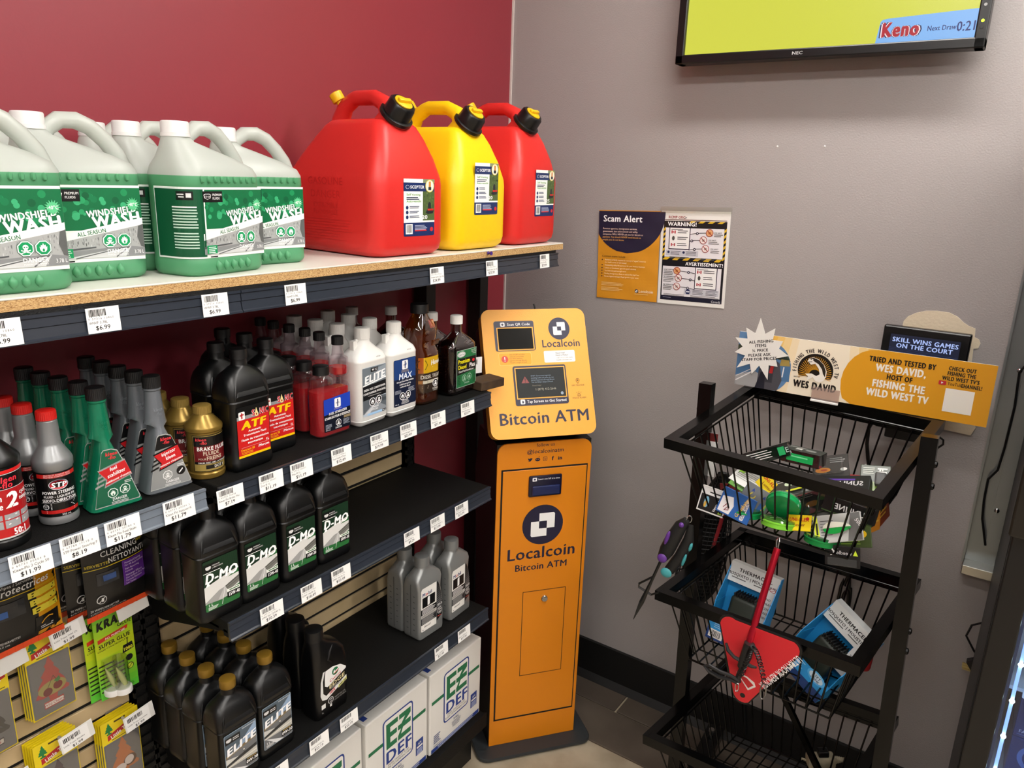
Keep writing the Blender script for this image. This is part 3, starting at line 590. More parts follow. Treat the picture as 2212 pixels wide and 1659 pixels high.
# ---- white diesel conditioner bottles
def white_bottle(kind):
    def f():
        t = thing('diesel_additive_bottle', None, 'bottle'); b = MB(); w, d = .098, .070
        R_ = lambda z, W, D, r: rr(W, D, r, z, 0, 0, 4)
        b.loft([R_(0, w - .016, d - .016, .010), R_(.004, w - .006, d - .006, .016), R_(.012, w, d, .017), R_(.014, w - .0016, d - .0016, .016), R_(.016, w, d, .017), R_(.148, w, d, .017), R_(.150, w + .0016, d + .0016, .018), R_(.153, w, d, .018), R_(.163, w - .006, d - .006, .020), R_(.174, w - .03, d - .022, .020), R_(.184, .046, .038, .0185), R_(.190, .034, .034, .0168), R_(.196, .033, .033, .0163)])
        b.box(-.034, -.022, -.006, .006, .172, .195); b.tube([(-.028, 0, .186), (-.020, 0, .194), (-.014, 0, .194)], .004, 6)
        ob('body', b, pm('white_hdpe', 'e4e3df', .38, sss=.08), t, smooth=40)
        c = screw_cap('cap', t, .0178, .1965, .222, pm('white_cap', 'dddbd6', .5), ribs=40)
        dc = Decal(); dc.text('CLOSE', 0, -.001, .0032, '8a8884', 1, b=0); dc.fn = lambda u, v, h: (u, v, h)
        dd = Decal(lambda u, v, h: (u, v, h)); dd.text('PUSH', 0, -.0015, .0038, '6a6864', 0, b=0); dd.build('print', c, (0, 0, .2222))
        dl = Decal(); x0, x1, z0, z1 = -.038, .038, .024, .138
        if kind == 'e':
            dl.rect(x0, z0, x1, z1, 'b9c6d2', 0, r=.003); dl.rect(x0, .092, x1, z1 - .001, '6b757c', 1); dl.poly([(x0 + .03, .094), (x1, .108), (x1, z1 - .002), (x0 + .05, .132)], '8e99a2', 2)
            dl.rect(-.012, .1255, .012, .1345, '0d0d0e', 3); crest(dl, -.005, .130, .007, 'd0d0d0', 4); dl.lines(.001, .132, .011, 2, .003, .0013, 'cccccc', 4)
            dl.text('ELITE', .0005, .1045, .0165, 'f6f7f8', 4, b=.055, sh=.2, sx=1.05, rot=7); dl.poly([(x0, .098), (x1, .108), (x1, .105), (x0, .095)], 'f6f7f8', 4)
            dl.poly([(x0, .095), (x1, .1), (x1, .066), (x0, .062)], '121417', 3); dl.text('DIESEL FUEL CONDITIONER', 0, .0845, .0046, 'f2f2f2', 4, b=.03, sx=.78, rot=2).text('CONDITIONNEUR POUR DIESEL', 0, .0755, .0046, 'f2f2f2', 4, b=.03, sx=.74, rot=2); dl.lines(-.022, .0715, .022, 1, .003, .0014, '9a9a98', 4, .05)
            dl.rect(x0, .030, x1, .064, '596067', 2); dl.poly([(x0, .030), (x0 + .034, .052), (x0 + .045, .052), (x1, .036), (x1, .030)], '8d9399', 3); dl.poly([(x0 + .002, .030), (x0 + .040, .051), (x0 + .022, .030)], 'c9ccd0', 4); dl.rect(x0 + .05, .050, x1, .058, '3d464a', 3)
            dl.octo(-.0085, .055, .0105, kind=1, lv=5).octo(.013, .0565, .0105, kind=0, lv=5); dl.text('DANGER', .002, .0405, .0038, 'ffffff', 5, b=.02, sx=.85); dl.lines(-.012, .0385, .016, 2, .0025, .001, 'eeeeee', 5)
            dl.rect(x0 + .014, z0 + .0005, x1 - .014, .0305, '9ec4e6', 3); dl.rect(x1 - .014, z0 + .001, x1, .0305, '121417', 3).text('946 mL', x1 - .007, .0262, .0026, 'ffffff', 4, b=.01)
        else:
            dl.rect(x0, z0, x1, z1, '101a33', 0, r=.003); dl.rect(x0 + .001, .09, x1 - .001, z1 - .001, '1d3d78', 1)
            dl.rect(-.010, .112, .010, .134, 'f2f2f2', 2, r=.003); dl.text('sonic', 0, .1215, .0045, '14285a', 3, b=.02, sx=.75); dl.line([(0, .1145), (0, .132)], .003, '14285a', 4).line([(0, .119), (.004, .127)], .002, '2a4fa0', 5)
            dl.text('PROFESSIONAL', 0, .1085, .0024, 'c9b48a', 3, b=0); dl.text('PROFESSIONNEL', 0, .1052, .0024, 'c9b48a', 3, b=0)
            dl.text('MAX', 0, .0885, .0145, 'dfe6ee', 3, b=.025, sx=.95, sh=.1); dl.text('Anti-gel Diesel Fuel Additive', 0, .0815, .0038, 'f4f4f4', 3, b=.025, sx=.85, sh=.1).text('Additif anti-gel de', 0, .0745, .0038, 'f4f4f4', 3, b=.025, sx=.9, sh=.1).text('carburant diesel', 0, .0685, .0038, 'f4f4f4', 3, b=.025, sx=.9, sh=.1)
            dl.lines(x0 + .003, .063, x0 + .026, 4, .0023, .0008, 'b9c0cc', 3).lines(x1 - .027, .065, x1 - .003, 5, .0023, .0008, 'b9c0cc', 3)
            dl.octo(-.0098, .047, .0098, kind=1, lv=3).octo(.0098, .048, .0098, kind=0, lv=3); dl.text('DANGER', 0, .0345, .0038, 'ffffff', 3, b=.015, sx=.85); dl.lines(-.014, .033, .014, 3, .0024, .0009, 'dddddd', 3, al=0); dl.text('946 mL', x0 + .003, .0275, .003, 'ffffff', 3, al=-1, b=.01)
        dl.build('label', t, (0, -.0352, 0), mat=GLOSSP)
        dt = Decal(lambda u, v, h: (u, -h, v)); dt.text('K0723A', 0, 0, .0028, '555555', 0, b=0); dt.build('lot_code', t, (.015, -.0349, .1565), (R(-20), 0, 0)); return t
    return f
sp = [(-1.022, -.325, 2), (-1.030, -.252, 0), (-1.031, -.180, 0), (-1.033, -.108, 0)]
place(white_bottle('e'), sp, ['white conditioner bottle with grey label, front of column beside red stabilizer'] + ['plain white capped bottle %s from the front behind the grey label bottle' % q for q in ('second', 'third', 'fourth')], 'white diesel additive bottles', Z2)
sp = [(-.922, -.328, 0), (-.928, -.255, 0), (-.929, -.183, 0), (-.930, -.111, 0)]
place(white_bottle('m'), sp, ['white additive bottle with dark blue label, front of column beside the amber bottle'] + ['plain white capped bottle %s from the front behind the blue label bottle' % q for q in ('second', 'third', 'fourth')], 'white diesel additive bottles', Z2)

# ---- red fuel stabilizer with a short filler and a tall dosing neck
CLEAR = clear_mat('clear_bottle_plastic', 'f6f0f4', .12, .05, .03, 'e0d6dc')
def stabilizer():
    t = thing('fuel_stabilizer_bottle', None, 'bottle'); b = MB(); w, d = .095, .046
    R_ = lambda z, W, D, r, cx=0: rr(W, D, r, z, cx, 0, 4)
    b.loft([R_(0, w - .01, d - .01, .012), R_(.004, w, d, .016), (R_(.105, w, d, .016)), R_(.112, w - .004, d - .003, .016), R_(.116, .05, .042, .016, -.0205), R_(.130, .05, .042, .018, -.0205), R_(.136, .034, .034, .0165, -.0205), R_(.141, .03, .03, .0145, -.0205)])
    b.loft([R_(.128, .034, .036, .014, .029), R_(.132, .038, .042, .016, .029), R_(.168, .038, .042, .016, .029), R_(.172, .028, .028, .0135, .029), R_(.176, .026, .026, .0125, .029), R_(.198, .021, .021, .0102, .029)])
    b.tube([(.029, 0, .108), (.029, 0, .130)], .006, 8); b.box(-.002, .012, -.002, .002, .11, .15)
    ob('bottle', b, CLEAR, t, smooth=40)
    q = MB(); q.loft([R_(.002, w - .014, d - .014, .011), R_(.006, w - .004, d - .004, .014), R_(.102, w - .004, d - .004, .014), R_(.1025, w - .006, d - .006, .014)])
    q.loft([R_(.131, .028, .032, .013, .029), R_(.134, .034, .038, .014, .029), R_(.1475, .034, .038, .014, .029)])
    ob('liquid', q, clear_mat('red_liquid', 'ff2a30', .05, .05, .75, 'e8202a'), t, smooth=40)
    screw_cap('cap', t, .0175, .1385, .158, blk_cap, cx=-.0205, ribs=30); screw_cap('dosing_cap', t, .0130, .1965, .215, blk_cap, cx=.029, ribs=26)
    dl = Decal(); x0, x1, z0, z1 = -.036, .040, .014, .088
    dl.rect(x0, z0, x1, z1, '0e1322', 0, r=.003); dl.poly([(x0, .052), (x1, .06), (x1, z1 + .004), (x0, z1 - .001)], '1e3fae', 1)
    dl.rect(-.006, .064, .012, .085, 'f0f0f0', 2, r=.003); dl.text('sonic', .003, .073, .0045, '14285a', 3, b=.02, sx=.7); dl.line([(.003, .066), (.003, .083)], .0028, '14285a', 4)
    dl.text('PROFESSIONAL', .003, .0605, .0022, 'c9b48a', 3, b=0); dl.text('FUEL STABILIZER', .003, .0515, .0052, 'f4f4f4', 3, b=.03, sh=.15, sx=.85, rot=2).text("STABILISATEUR D'ESSENCE", .002, .0425, .0052, 'f4f4f4', 3, b=.03, sh=.15, sx=.8, rot=2)
    dl.rect(.020, .0355, x1, .0415, '8a7a5a', 2); dl.octo(.004, .029, .0082, kind=0, lv=3).text('DANGER', .004, .0165, .0036, 'f2f2f2', 3, b=.015, sx=.85); dl.lines(x0 + .003, .030, x0 + .021, 4, .0026, .0009, 'b9c0cc', 3).lines(.018, .033, x1 - .003, 5, .0026, .0008, 'b9c0cc', 3); dl.text('473 mL', x0 + .003, .0165, .003, 'ffffff', 3, al=-1, b=.01)
    dl.build('label', t, (0, -.0232, 0), mat=GLOSSP); return t
sp = [(-1.142, -.330, 0), (-1.140, -.272, 5), (-1.133, -.214, 0), (-1.130, -.156, 0), (-1.128, -.098, 0), (-1.124, -.045, 0)]
sp = [(x + .012, y, r_) for x, y, r_ in sp]
place(stabilizer, sp, ['clear two-necked bottle of red liquid with blue label, first of the row'] + ['clear two-necked bottle of red liquid, %s from the front of its row' % q for q in ORD[1:6]], 'red fuel stabilizer bottles', Z2)

# ---- amber diesel treatment bottle
def amber():
    t = thing('diesel_treatment_bottle', None, 'bottle'); b = MB()
    R_ = lambda z, W, D, r, cx=0: rr(W, D, r, z, cx, 0, 6)
    b.loft([R_(0, .075, .06, .025), R_(.004, .088, .072, .03), R_(.012, .092, .076, .032), R_(.022, .088, .072, .031), R_(.03, .092, .076, .032), R_(.125, .092, .076, .032), R_(.132, .090, .074, .030), R_(.15, .078, .058, .024, -.003), R_(.17, .085, .062, .026), R_(.185, .087, .064, .028), R_(.20, .072, .056, .026, -.002), R_(.216, .05, .046, .022, -.004), R_(.226, .038, .038, .0188, -.004), R_(.232, .036, .036, .0178, -.004)])
    for i in range(4): b.tube([(.012 + i * .008, -.030 + i * .002, .148), (.015 + i * .008, -.033 + i * .002, .160)], .003, 6)
    ob('bottle', b, clear_mat('amber_clear_plastic', 'f2c070', .16, .05, .10, '8a4a0e'), t, smooth=40)
    q = MB(); q.loft([R_(.003, .066, .052, .022), R_(.008, .082, .066, .028), R_(.125, .084, .068, .029), R_(.15, .07, .05, .022, -.003), R_(.172, .077, .055, .024), R_(.178, .077, .055, .024)])
    ob('liquid', q, clear_mat('amber_liquid', 'd8842a', .04, .05, .45, '8a4a10'), t, smooth=40)
    screw_cap('cap', t, .0225, .229, .252, blk_cap, cx=-.004, ribs=30)
    cm = lambda u, v, h: (u, -(.0382 + h) + max(0, abs(u) - .016) ** 2 * 26, v)
    dl = Decal(cm, .0003); x0, x1 = -.038, .040
    dl.rect(x0, .032, x1, .083, '2c2119', 0, 12, 1); dl.rect(x0, .083, x1, .123, 'c49a14', 0, 12, 1); dl.rect(x0, .056, x1, .064, 'b9b4a2', 1, 12, 1)
    for i in range(6): dl.line([(-.03 + .013 * math.cos(i * 1.047), .104 + .013 * math.sin(i * 1.047)), (-.03 + .013 * math.cos(i * 1.047 + 1.047), .104 + .013 * math.sin(i * 1.047 + 1.047))], .0022, '5c5310', 1)
    dl.text('Howes', .0165, .103, .0125, 'e4e4dc', 3, b=.035, sh=.2, sx=1.0, rot=4); dl.lines(.0, .0975, .036, 1, .003, .0013, 'd8d0b0', 3, .05)
    dl.text('DIESEL TREAT', -.002, .069, .009, 'd9d4c6', 3, b=.01, sx=.78); dl.rect(.031, .070, .039, .0775, '8a4a1a', 3); dl.octo(.012, .054, .011, kind=0, lv=3); dl.text('DANGER', .012, .0375, .0042, 'e8e4da', 3, b=.015, sx=.85); dl.lines(-.032, .050, -.010, 2, .0045, .0016, '8a8272', 3).lines(-.032, .0615, -.012, 2, .0032, .0013, '4a4438', 3).lines(.004, .0355, .02, 1, .003, .001, 'c8c4ba', 3)
    dl.build('label', t, mat=GLOSSP)
    st = Decal(); st.rect(0, 0, .024, .021, 'b9481c', 0, r=.001); st.rect(.006, .004, .022, .018, 'd8a878', 1); st.rect(.009, .007, .014, .012, 'c05020', 2); st.build('sticker', t, (.005, -.0285, .192), (R(-22), 0, R(10))); return t
place(amber, [(-.815, -.318, 0)], ['amber bottle with black cap and yellow band label between white and dark bottles'], 'amber diesel bottle', Z2)

# ---- dark flask with white cap
def flask():
    t = thing('diesel_conditioner_bottle', None, 'bottle'); b = MB(); w, d = .112, .062
    R_ = lambda z, W, D, r: rr(W, D, r, z, 0, 0, 4)
    b.loft([R_(0, w - .016, d - .016, .014), R_(.005, w - .003, d - .003, .018), R_(.012, w, d, .019), R_(.018, w - .004, d - .004, .018), R_(.024, w - .001, d - .001, .018), R_(.118, w - .001, d - .001, .018), R_(.124, w, d, .019), R_(.132, w - .002, d - .002, .02), R_(.143, w - .022, d - .016, .018), R_(.156, .050, .034, .015), R_(.162, .033, .03, .0145), R_(.167, .029, .029, .0142), R_(.186, .028, .028, .0137)])
    for q in (-1, 1):
        for i in range(12): b.box(q * (w / 2) - .001, q * (w / 2) + .001, -.012, .012, .028 + i * .0075, .031 + i * .0075)
    ob('bottle', b, clear_mat('smoky_clear_plastic', 'c9a8a8', .14, .05, .08, '2a1414'), t, smooth=40)
    q = MB(); q.loft([R_(.003, w - .022, d - .022, .013), R_(.008, w - .006, d - .006, .017), R_(.124, w - .006, d - .006, .017), R_(.132, w - .01, d - .01, .017), R_(.141, w - .03, d - .022, .015), R_(.142, w - .034, d - .024, .014)])
    ob('liquid', q, pm('dark_oil', '0a0504', .12), t, smooth=40)
    screw_cap('cap', t, .0165, .185, .207, pm('white_cap', 'dddbd6', .5), ribs=40)
    dl = Decal(); x0, x1, z0, z1 = -.036, .047, .020, .120
    dl.rect(x0, z0, x1, z1, 'b9c9bc', 0); dl.rect(x0 + .0012, z0 + .0012, x1 - .0012, z1 - .0012, '1f6a3c', 1); dl.rect(x0 + .0012, .066, x1 - .0012, .098, '0e0f0e', 2); dl.poly([(x0 + .0012, .066), (x1 - .0012, .066), (x1 - .0012, .060), (x0 + .0012, .054)], '0e0f0e', 2)
    dl.ell(-.017, .109, .0165, .0075, 'e9e9e6', 3).ell(-.017, .109, .0148, .0062, '10301c', 4).ell(-.017, .109, .0138, .0055, 'e9e9e6', 5).text('LubeCorp', -.017, .1068, .0045, '15264a', 6, b=.01, sh=.1, sx=.85)
    for z, t_ in ((.113, 'Treats 500 L'), (.1085, 'Winterized'), (.104, 'Formula')): dl.text(t_, x1 - .003, z, .0032, 'dfe8df', 3, al=1, b=.01, sx=.85)
    dl.text('Premium', -.006, .0845, .011, 'efe21e', 4, b=.03, sx=.8); dl.text('Diesel', -.013, .0695, .011, 'efe21e', 4, b=.03, sx=.8).text('Plus', .029, .0695, .011, 'f2f2ee', 4, b=.03, sx=.85)
    dl.ell(.034, .087, .0055, .0045, 'c01c2c', 4, 7); dl.text('Diesel Fuel Conditioner', .004, .0605, .0052, 'f0f4f0', 4, b=.015, sx=.82)
    dl.octo(-.004, .043, .0095, 'a9c9b2', '1f6a3c', 0, 3).octo(.0175, .044, .0095, 'a9c9b2', '1f6a3c', 1, 3); dl.text('DANGER', .007, .0275, .0038, 'b9d4c0', 3, b=.01, sx=.95); dl.lines(x0 + .004, .051, x0 + .017, 6, .0042, .0013, '0e1f14', 3).lines(x1 - .014, .052, x1 - .003, 7, .0038, .0012, '0e1f14', 3)
    dl.build('label', t, (0, -.0316, 0), mat=GLOSSP); return t
place(flask, [(-.687, -.330, 0), (-.700, -.256, 0), (-.712, -.120, 0), (-.79, -.05, 0)], ['dark flask with white cap and green label at right end of second shelf', 'dark flask with white cap just behind the green label one', 'dark flask with white cap partly hidden behind the amber bottle', 'dark flask with white cap at the back behind the white bottles'], 'dark diesel flasks', Z2)

# ---- gold brake fluid can-shaped bottle
def brake():
    t = thing('brake_fluid_bottle', None, 'bottle'); gm = pm('gold_plastic', '8f7434', .3, .55)
    b = MB().lathe([(.028, 0), (.0325, .002), (.0335, .006), (.0335, .011), (.0315, .013), (.0315, .090), (.0335, .092), (.0340, .097), (.033, .1005), (.0165, .1195), (.0155, .121), (.0155, .124)], 36)
    ob('body', b, gm, t, smooth=35); screw_cap('cap', t, .0165, .1225, .137, pm('gold_cap_plastic', '94793a', .4, .4), ribs=36)
    dl = Decal(cylmap(.0317), .0003); x0, x1 = -.034, .050
    dl.rect(x0, .016, x1, .087, '0d0c0a', 0, 16, 1); dl.rect(x0 + .0015, .0175, x1 - .0015, .0855, 'a08a48', 1, 16, 1)
    for u0, u1, a, b_, c, lv in ((x0 + .0025, x1 - .0025, .066, .0845, '0d0c0a', 2), (x0 + .0025, x1 - .0025, .036, .066, '6a1518', 2), (x0 + .0025, x1 - .0025, .031, .036, '0d0c0a', 2)): dl.rect(u0, a, u1, b_, c, lv, 16, 1)
    dl.text('kleen', -.018, .0765, .0055, 'd84048', 4, b=.03, sh=.15).text('-flo', -.014, .070, .0055, 'd84048', 4, b=.03, sh=.15)
    dl.text('BRAKE FLUID', .003, .0575, .0072, 'f2f0ea', 4, b=.03, sx=.85); dl.text('FLUIDE', -.001, .0485, .0072, 'd8cdb4', 4, b=.015, sx=.85).text('POUR', -.024, .0395, .0035, 'd8cdb4', 4, al=-1, b=0).text('FREINS', .004, .0388, .0072, 'd8cdb4', 4, b=.015, sx=.85)
    dl.text('DRUM, DISC, ABS - A TAMBOURS', .004, .0322, .003, 'f2f0ea', 4, b=.015, sx=.85); dl.rect(-.012, .0215, .022, .029, '0d0c0a', 3, 8, 1).text('DOT 3', .012, .0228, .005, 'e8e4da', 4, b=.03, sx=.85)
    dl.build('label', t, mat=GLOSSP); return t
place(brake, [(-1.436, -.330, -12), (-1.437, -.262, 0), (-1.442, -.194, 0)], ['gold round brake fluid bottle with black label at the shelf gap, nearest the rail', 'gold round bottle, second in the short gold row', 'gold round bottle at the back of the short gold row'], 'gold brake fluid bottles', Z2)

# ---- silver power steering bottle with red cap
def steering():
    t = thing('power_steering_bottle', None, 'bottle'); gm = pm('silver_bottle_plastic', '8f9192', .33, .5)
    b = MB().lathe([(.024, 0), (.0275, .002), (.0285, .006), (.028, .0125), (.0272, .014), (.0272, .090), (.0285, .092), (.0288, .103), (.0275, .107), (.0168, .1265), (.0155, .130), (.0148, .158), (.0142, .166), (.0125, .168), (.0125, .171)], 36)
    ob('body', b, gm, t, smooth=35); screw_cap('cap', t, .0143, .1685, .183, pm('red_cap_plastic', 'c01a14', .4), ribs=34)
    dl = Decal(cylmap(.0274), .0003); x0, x1 = -.050, .050
    dl.rect(x0, .015, x1, .089, '0a0a0b', 0, 20, 1); x0, x1 = -.031, .031
    dl.rect(x0, .080, x1, .0865, 'b81e1c', 1, 14, 1); dl.text('PROTECTS AGAINST WEAR', 0, .0838, .0021, 'f0dcdc', 2, b=0).text("PROTEGE CONTRE L'USURE", 0, .0808, .0021, 'f0dcdc', 2, b=0)
    dl.ell(0, .0685, .0135, .0085, 'e8e8e8', 2, 24).ell(0, .0685, .0125, .0076, '20306a', 3, 24).ell(0, .0685, .0118, .007, 'c01c24', 4, 24); dl.text('STP', 0, .0648, .0075, 'ffffff', 5, b=.035, sx=1.1, sh=.12)
    dl.text('POWER STEERING', 0, .0535, .0048, 'f4f4f4', 3, b=.03, sx=.78).text('FLUID - LIQUIDE DE', 0, .0475, .0036, 'f4f4f4', 3, b=.025, sx=.9).text('SERVO-DIRECTION', 0, .0405, .0048, 'f4f4f4', 3, b=.03, sx=.78); dl.rect(x0 + .003, .0388, x1 - .003, .0391, 'dddddd', 2, 12, 1)
    dl.ell(-.021, .0325, .0046, .0046, 'e0e0e0', 2, 16).ell(-.021, .0325, .0036, .0036, '0a0a0b', 3, 16).line([(-.0245, .0335), (-.0175, .0335)], .0009, 'e0e0e0', 4).line([(-.021, .0335), (-.021, .029)], .0009, 'e0e0e0', 4)
    dl.lines(-.014, .0375, .026, 5, .0022, .0008, 'c9c9c9', 3); dl.rect(x0, .0205, x1, .0262, 'b81e1c', 1, 14, 1).lines(-.022, .0252, .022, 2, .0024, .0009, 'f0dcdc', 2, .1, 0); dl.text('350 mL', .006, .0165, .003, 'e8e8e8', 3, b=0)
    dl.build('label', t, mat=GLOSSP); return t
place(steering, [(-1.703, -.335, -14), (-1.712, -.276, 0), (-1.714, -.216, 0)], ['silver bottle with red cap and black power steering label, nearest the rail', 'silver bottle with red cap, second in the red capped row', 'silver bottle with red cap, third in the red capped row'], 'red capped power steering bottles', ZS)

# ---- black and red two-cycle oil bottle at the left edge
def twocycle():
    t = thing('two_cycle_oil_bottle', None, 'bottle')
    b = MB().lathe([(.030, 0), (.0365, .002), (.0375, .007), (.0375, .014), (.036, .016), (.036, .126), (.0375, .128), (.0375, .134), (.034, .140), (.020, .156), (.0165, .160), (.016, .172)], 36)
    ob('body', b, pm('oil_bottle_black', '0c0d0f', .38), t, smooth=35); screw_cap('cap', t, .0172, .171, .188, blk_cap, ribs=30)
    dl = Decal(cylmap(.0363), .0003); x0, x1 = -.046, .052
    dl.rect(x0, .018, x1, .124, '0a0a0b', 0, 18, 1); dl.rect(x0, .118, x1, .123, 'd01c1c', 1, 18, 1); dl.rect(x0, .1165, x1, .1175, 'c9c9c9', 1, 18, 1); dl.rect(x0, .056, x1, .094, 'a8161c', 1, 18, 1); dl.rect(x0, .094, x1, .0948, 'c9c9c9', 2, 18, 1)
    dl.text('kleen', .016, .105, .0085, 'd83040', 3, b=.035, sh=.12).text('-flo', .014, .0965, .0085, 'd83040', 3, b=.035, sh=.12)
    dl.text('kleen', .007, .0775, .0095, 'f2f2f2', 3, al=1, b=.03, sx=.75, sh=.1).text("l'huile", .007, .065, .0095, 'f2f2f2', 3, al=1, b=.03, sx=.75, sh=.1).text('2', .019, .066, .0225, 'f6f6f6', 3, b=.05, sh=.15).text('cycle', .040, .081, .0065, 'f2f2f2', 3, b=.03, sx=.75).text('temps', .040, .0725, .0065, 'f2f2f2', 3, b=.03, sx=.75)
    dl.rect(x0, .020, x1, .056, 'b81a1e', 1, 18, 1)
    for i in range(4):
        for j in range(2): u = x0 + .006 + i * .0235; dl.rect(u, .0385 + j * .0095 - (1 - j) * .004, u + .021, .0465 + j * .0095, '9b9d9f', 2, 4, 1); dl.line([(u + .004, .040 + j * .0085), (u + .017, .0455 + j * .0085)], .002, 'd8d8d8', 3)
    dl.text('50:1', .026, .0225, .0095, 'f6f6f6', 3, b=.05, sx=.75); dl.rect(x0, .0185, x1, .021, 'c9c9c9', 2, 18, 1)
    dl.build('label', t, mat=GLOSSP); return t
place(twocycle, [(-1.792, -.350, -20)], ['black round bottle with red two-stroke label at the left end of shelf'], 'two-stroke oil', ZS)

# ---- wedge shaped additive bottle with a wavy right edge and tall neck
def wedge(kind):
    green = kind == 'g'
    def f():
        t = thing('fuel_additive_bottle', None, 'bottle'); b = MB(); d = .048; rings = []
        for i in range(30):
            z = i / 29 * .118; k = z / .118
            xl = -.043 + .027 * k; xr = .043 - .042 * k
            if .01 < z < .100: xr -= .0022 * (1 + math.sin((z - .01) / .09 * math.pi * 2 * 4.5))
            W = xr - xl; D = d if k < .85 else d - (k - .85) * .07
            if i == 0: W -= .008; D -= .008
            rings.append(rr(W, D, min(.011, W / 2 - .001), z, (xl + xr) / 2, 0, 4))
        for z, W in ((.124, .0375), (.130, .034), (.138, .0325), (.160, .0285), (.181, .0252), (.183, .0285), (.186, .0285), (.1865, .025)): rings.append(rr(W, min(W, .034), min(W, .034) / 2 - .0005, z, -.0075, 0, 4))
        b.loft(rings)
        ob('body', b, pm('green_bottle_plastic', '0d6b4c', .22, coat=.3) if green else pm('grey_bottle_plastic', '6d7278', .26, .25, coat=.2), t, smooth=38)
        em = Decal(cylmap(.0166, 0, -.0075), .0003); em.text('kleen', 0, .147, .0065, '0f7352' if green else '7b8087', 0, b=.02, sx=.7).text('-flo', 0, .139, .0065, '0f7352' if green else '7b8087', 0, b=.02, sx=.7); em.build('embossed_name', t, mat=GLOSSP)
        screw_cap('cap', t, .0148, .1868, .207, blk_cap, cx=-.0075, ribs=36)
        dl = Decal(); O = [(-.0375, .010), (.034, .010), (.0355, .013), (.030, .030), (.0245, .048), (.019, .066), (.0135, .084), (.006, .103), (-.003, .107), (-.0155, .107), (-.019, .103)]
        bg = '155c41' if green else '8b8d8c'
        dl.poly(O, 'a9aaa8', 0); dl.poly([(x * .965 + (-.0005), .0585 + (z - .0585) * .97) for x, z in O], bg, 1)
        if not green: dl.poly([(-.024, .080), (.0125, .084), (.006, .1015), (-.003, .1055), (-.015, .1055), (-.018, .102)], '0d0d0f', 2)
        dl.text('kleen', -.004, .096, .0058, 'd8343e', 4, b=.035, sh=.12, sx=.95).text('-flo', -.004, .0893, .0058, 'd8343e', 4, b=.035, sh=.12, sx=.95)
        for i in range(4): dl.poly([(-.034 + i * .0028, .044 + i * .008), (-.020 + i * .0022, .048 + i * .008), (-.0195 + i * .0022, .0515 + i * .008), (-.0335 + i * .0028, .0475 + i * .008)], '8f9190' if green else '0d0d0f', 2)
        dl.poly([(-.028, .0745), (.0155, .0855), (.0235, .0605), (.0255, .0555), (-.020, .0425), (-.0165, .0545)], '8f9190' if green else '0d0d0f', 3)
        dl.poly([(-.0265, .0722), (.0158, .0825), (.0245, .0575), (-.018, .0455), (-.0145, .0560)], 'c01c22', 4)
        rows = (('fuel', -.003, .0705), ('stabilizer', .001, .0615), ("stabilisateur d'essence", .003, .0535)) if green else (('injector', -.001, .0705), ('kleen', .002, .0615), ("nettoyeur d'injecteurs", .003, .0535))
        for s_, x, z in rows: dl.text(s_, x, z, .0062 if z > .06 else .0036, 'f4f4f4', 5, b=.03, sh=.12, sx=.82, rot=13)
        dl.poly([(-.034, .012), (-.029, .038), (-.024, .030), (-.024, .018)], bg, 3)
        if green: dl.octo(-.008, .031, .0088, 'e6efe8', bg, 1, 3).octo(.0115, .0335, .0088, 'e6efe8', bg, 0, 3)
        else: dl.octo(-.006, .032, .0088, 'e6e6e6', '9a9c9a', 0, 3).ell(.018, .0345, .008, .008, '0d0d0f', 3, 18).line([(.0145, .031), (.0215, .038)], .0022, 'e6e6e6', 4)
        dl.text('DANGER', .002, .0175, .0045, 'f2f2f2', 3, b=.02, sx=.85); dl.lines(-.012, .0155, .016, 2, .0022, .0009, 'dddddd', 3, .1, 0); dl.lines(.012, .0475, .024, 2, .0028, .0012, 'dddddd', 3)
        dl.build('label', t, (0, -.0241, 0), mat=GLOSSP); return t
    return f
for kd, x, cn in (('g', -1.624, 'green'), ('s', -1.530, 'grey')):
    sp = [(x - .001 * i - (.006 * i if kd == 'g' and i > 1 else 0) * .5, -.348 + i * .0515, -3 + random.uniform(-2, 2)) for i in range(5)]
    place(wedge(kd), sp, ['%s wedge shaped fuel additive bottle with black cap, %s in its row' % (cn, 'nearest the rail' if i == 0 else ORD[i] + ' from the front') for i in range(5)], '%s wedge shaped additive bottles' % cn, ZS)

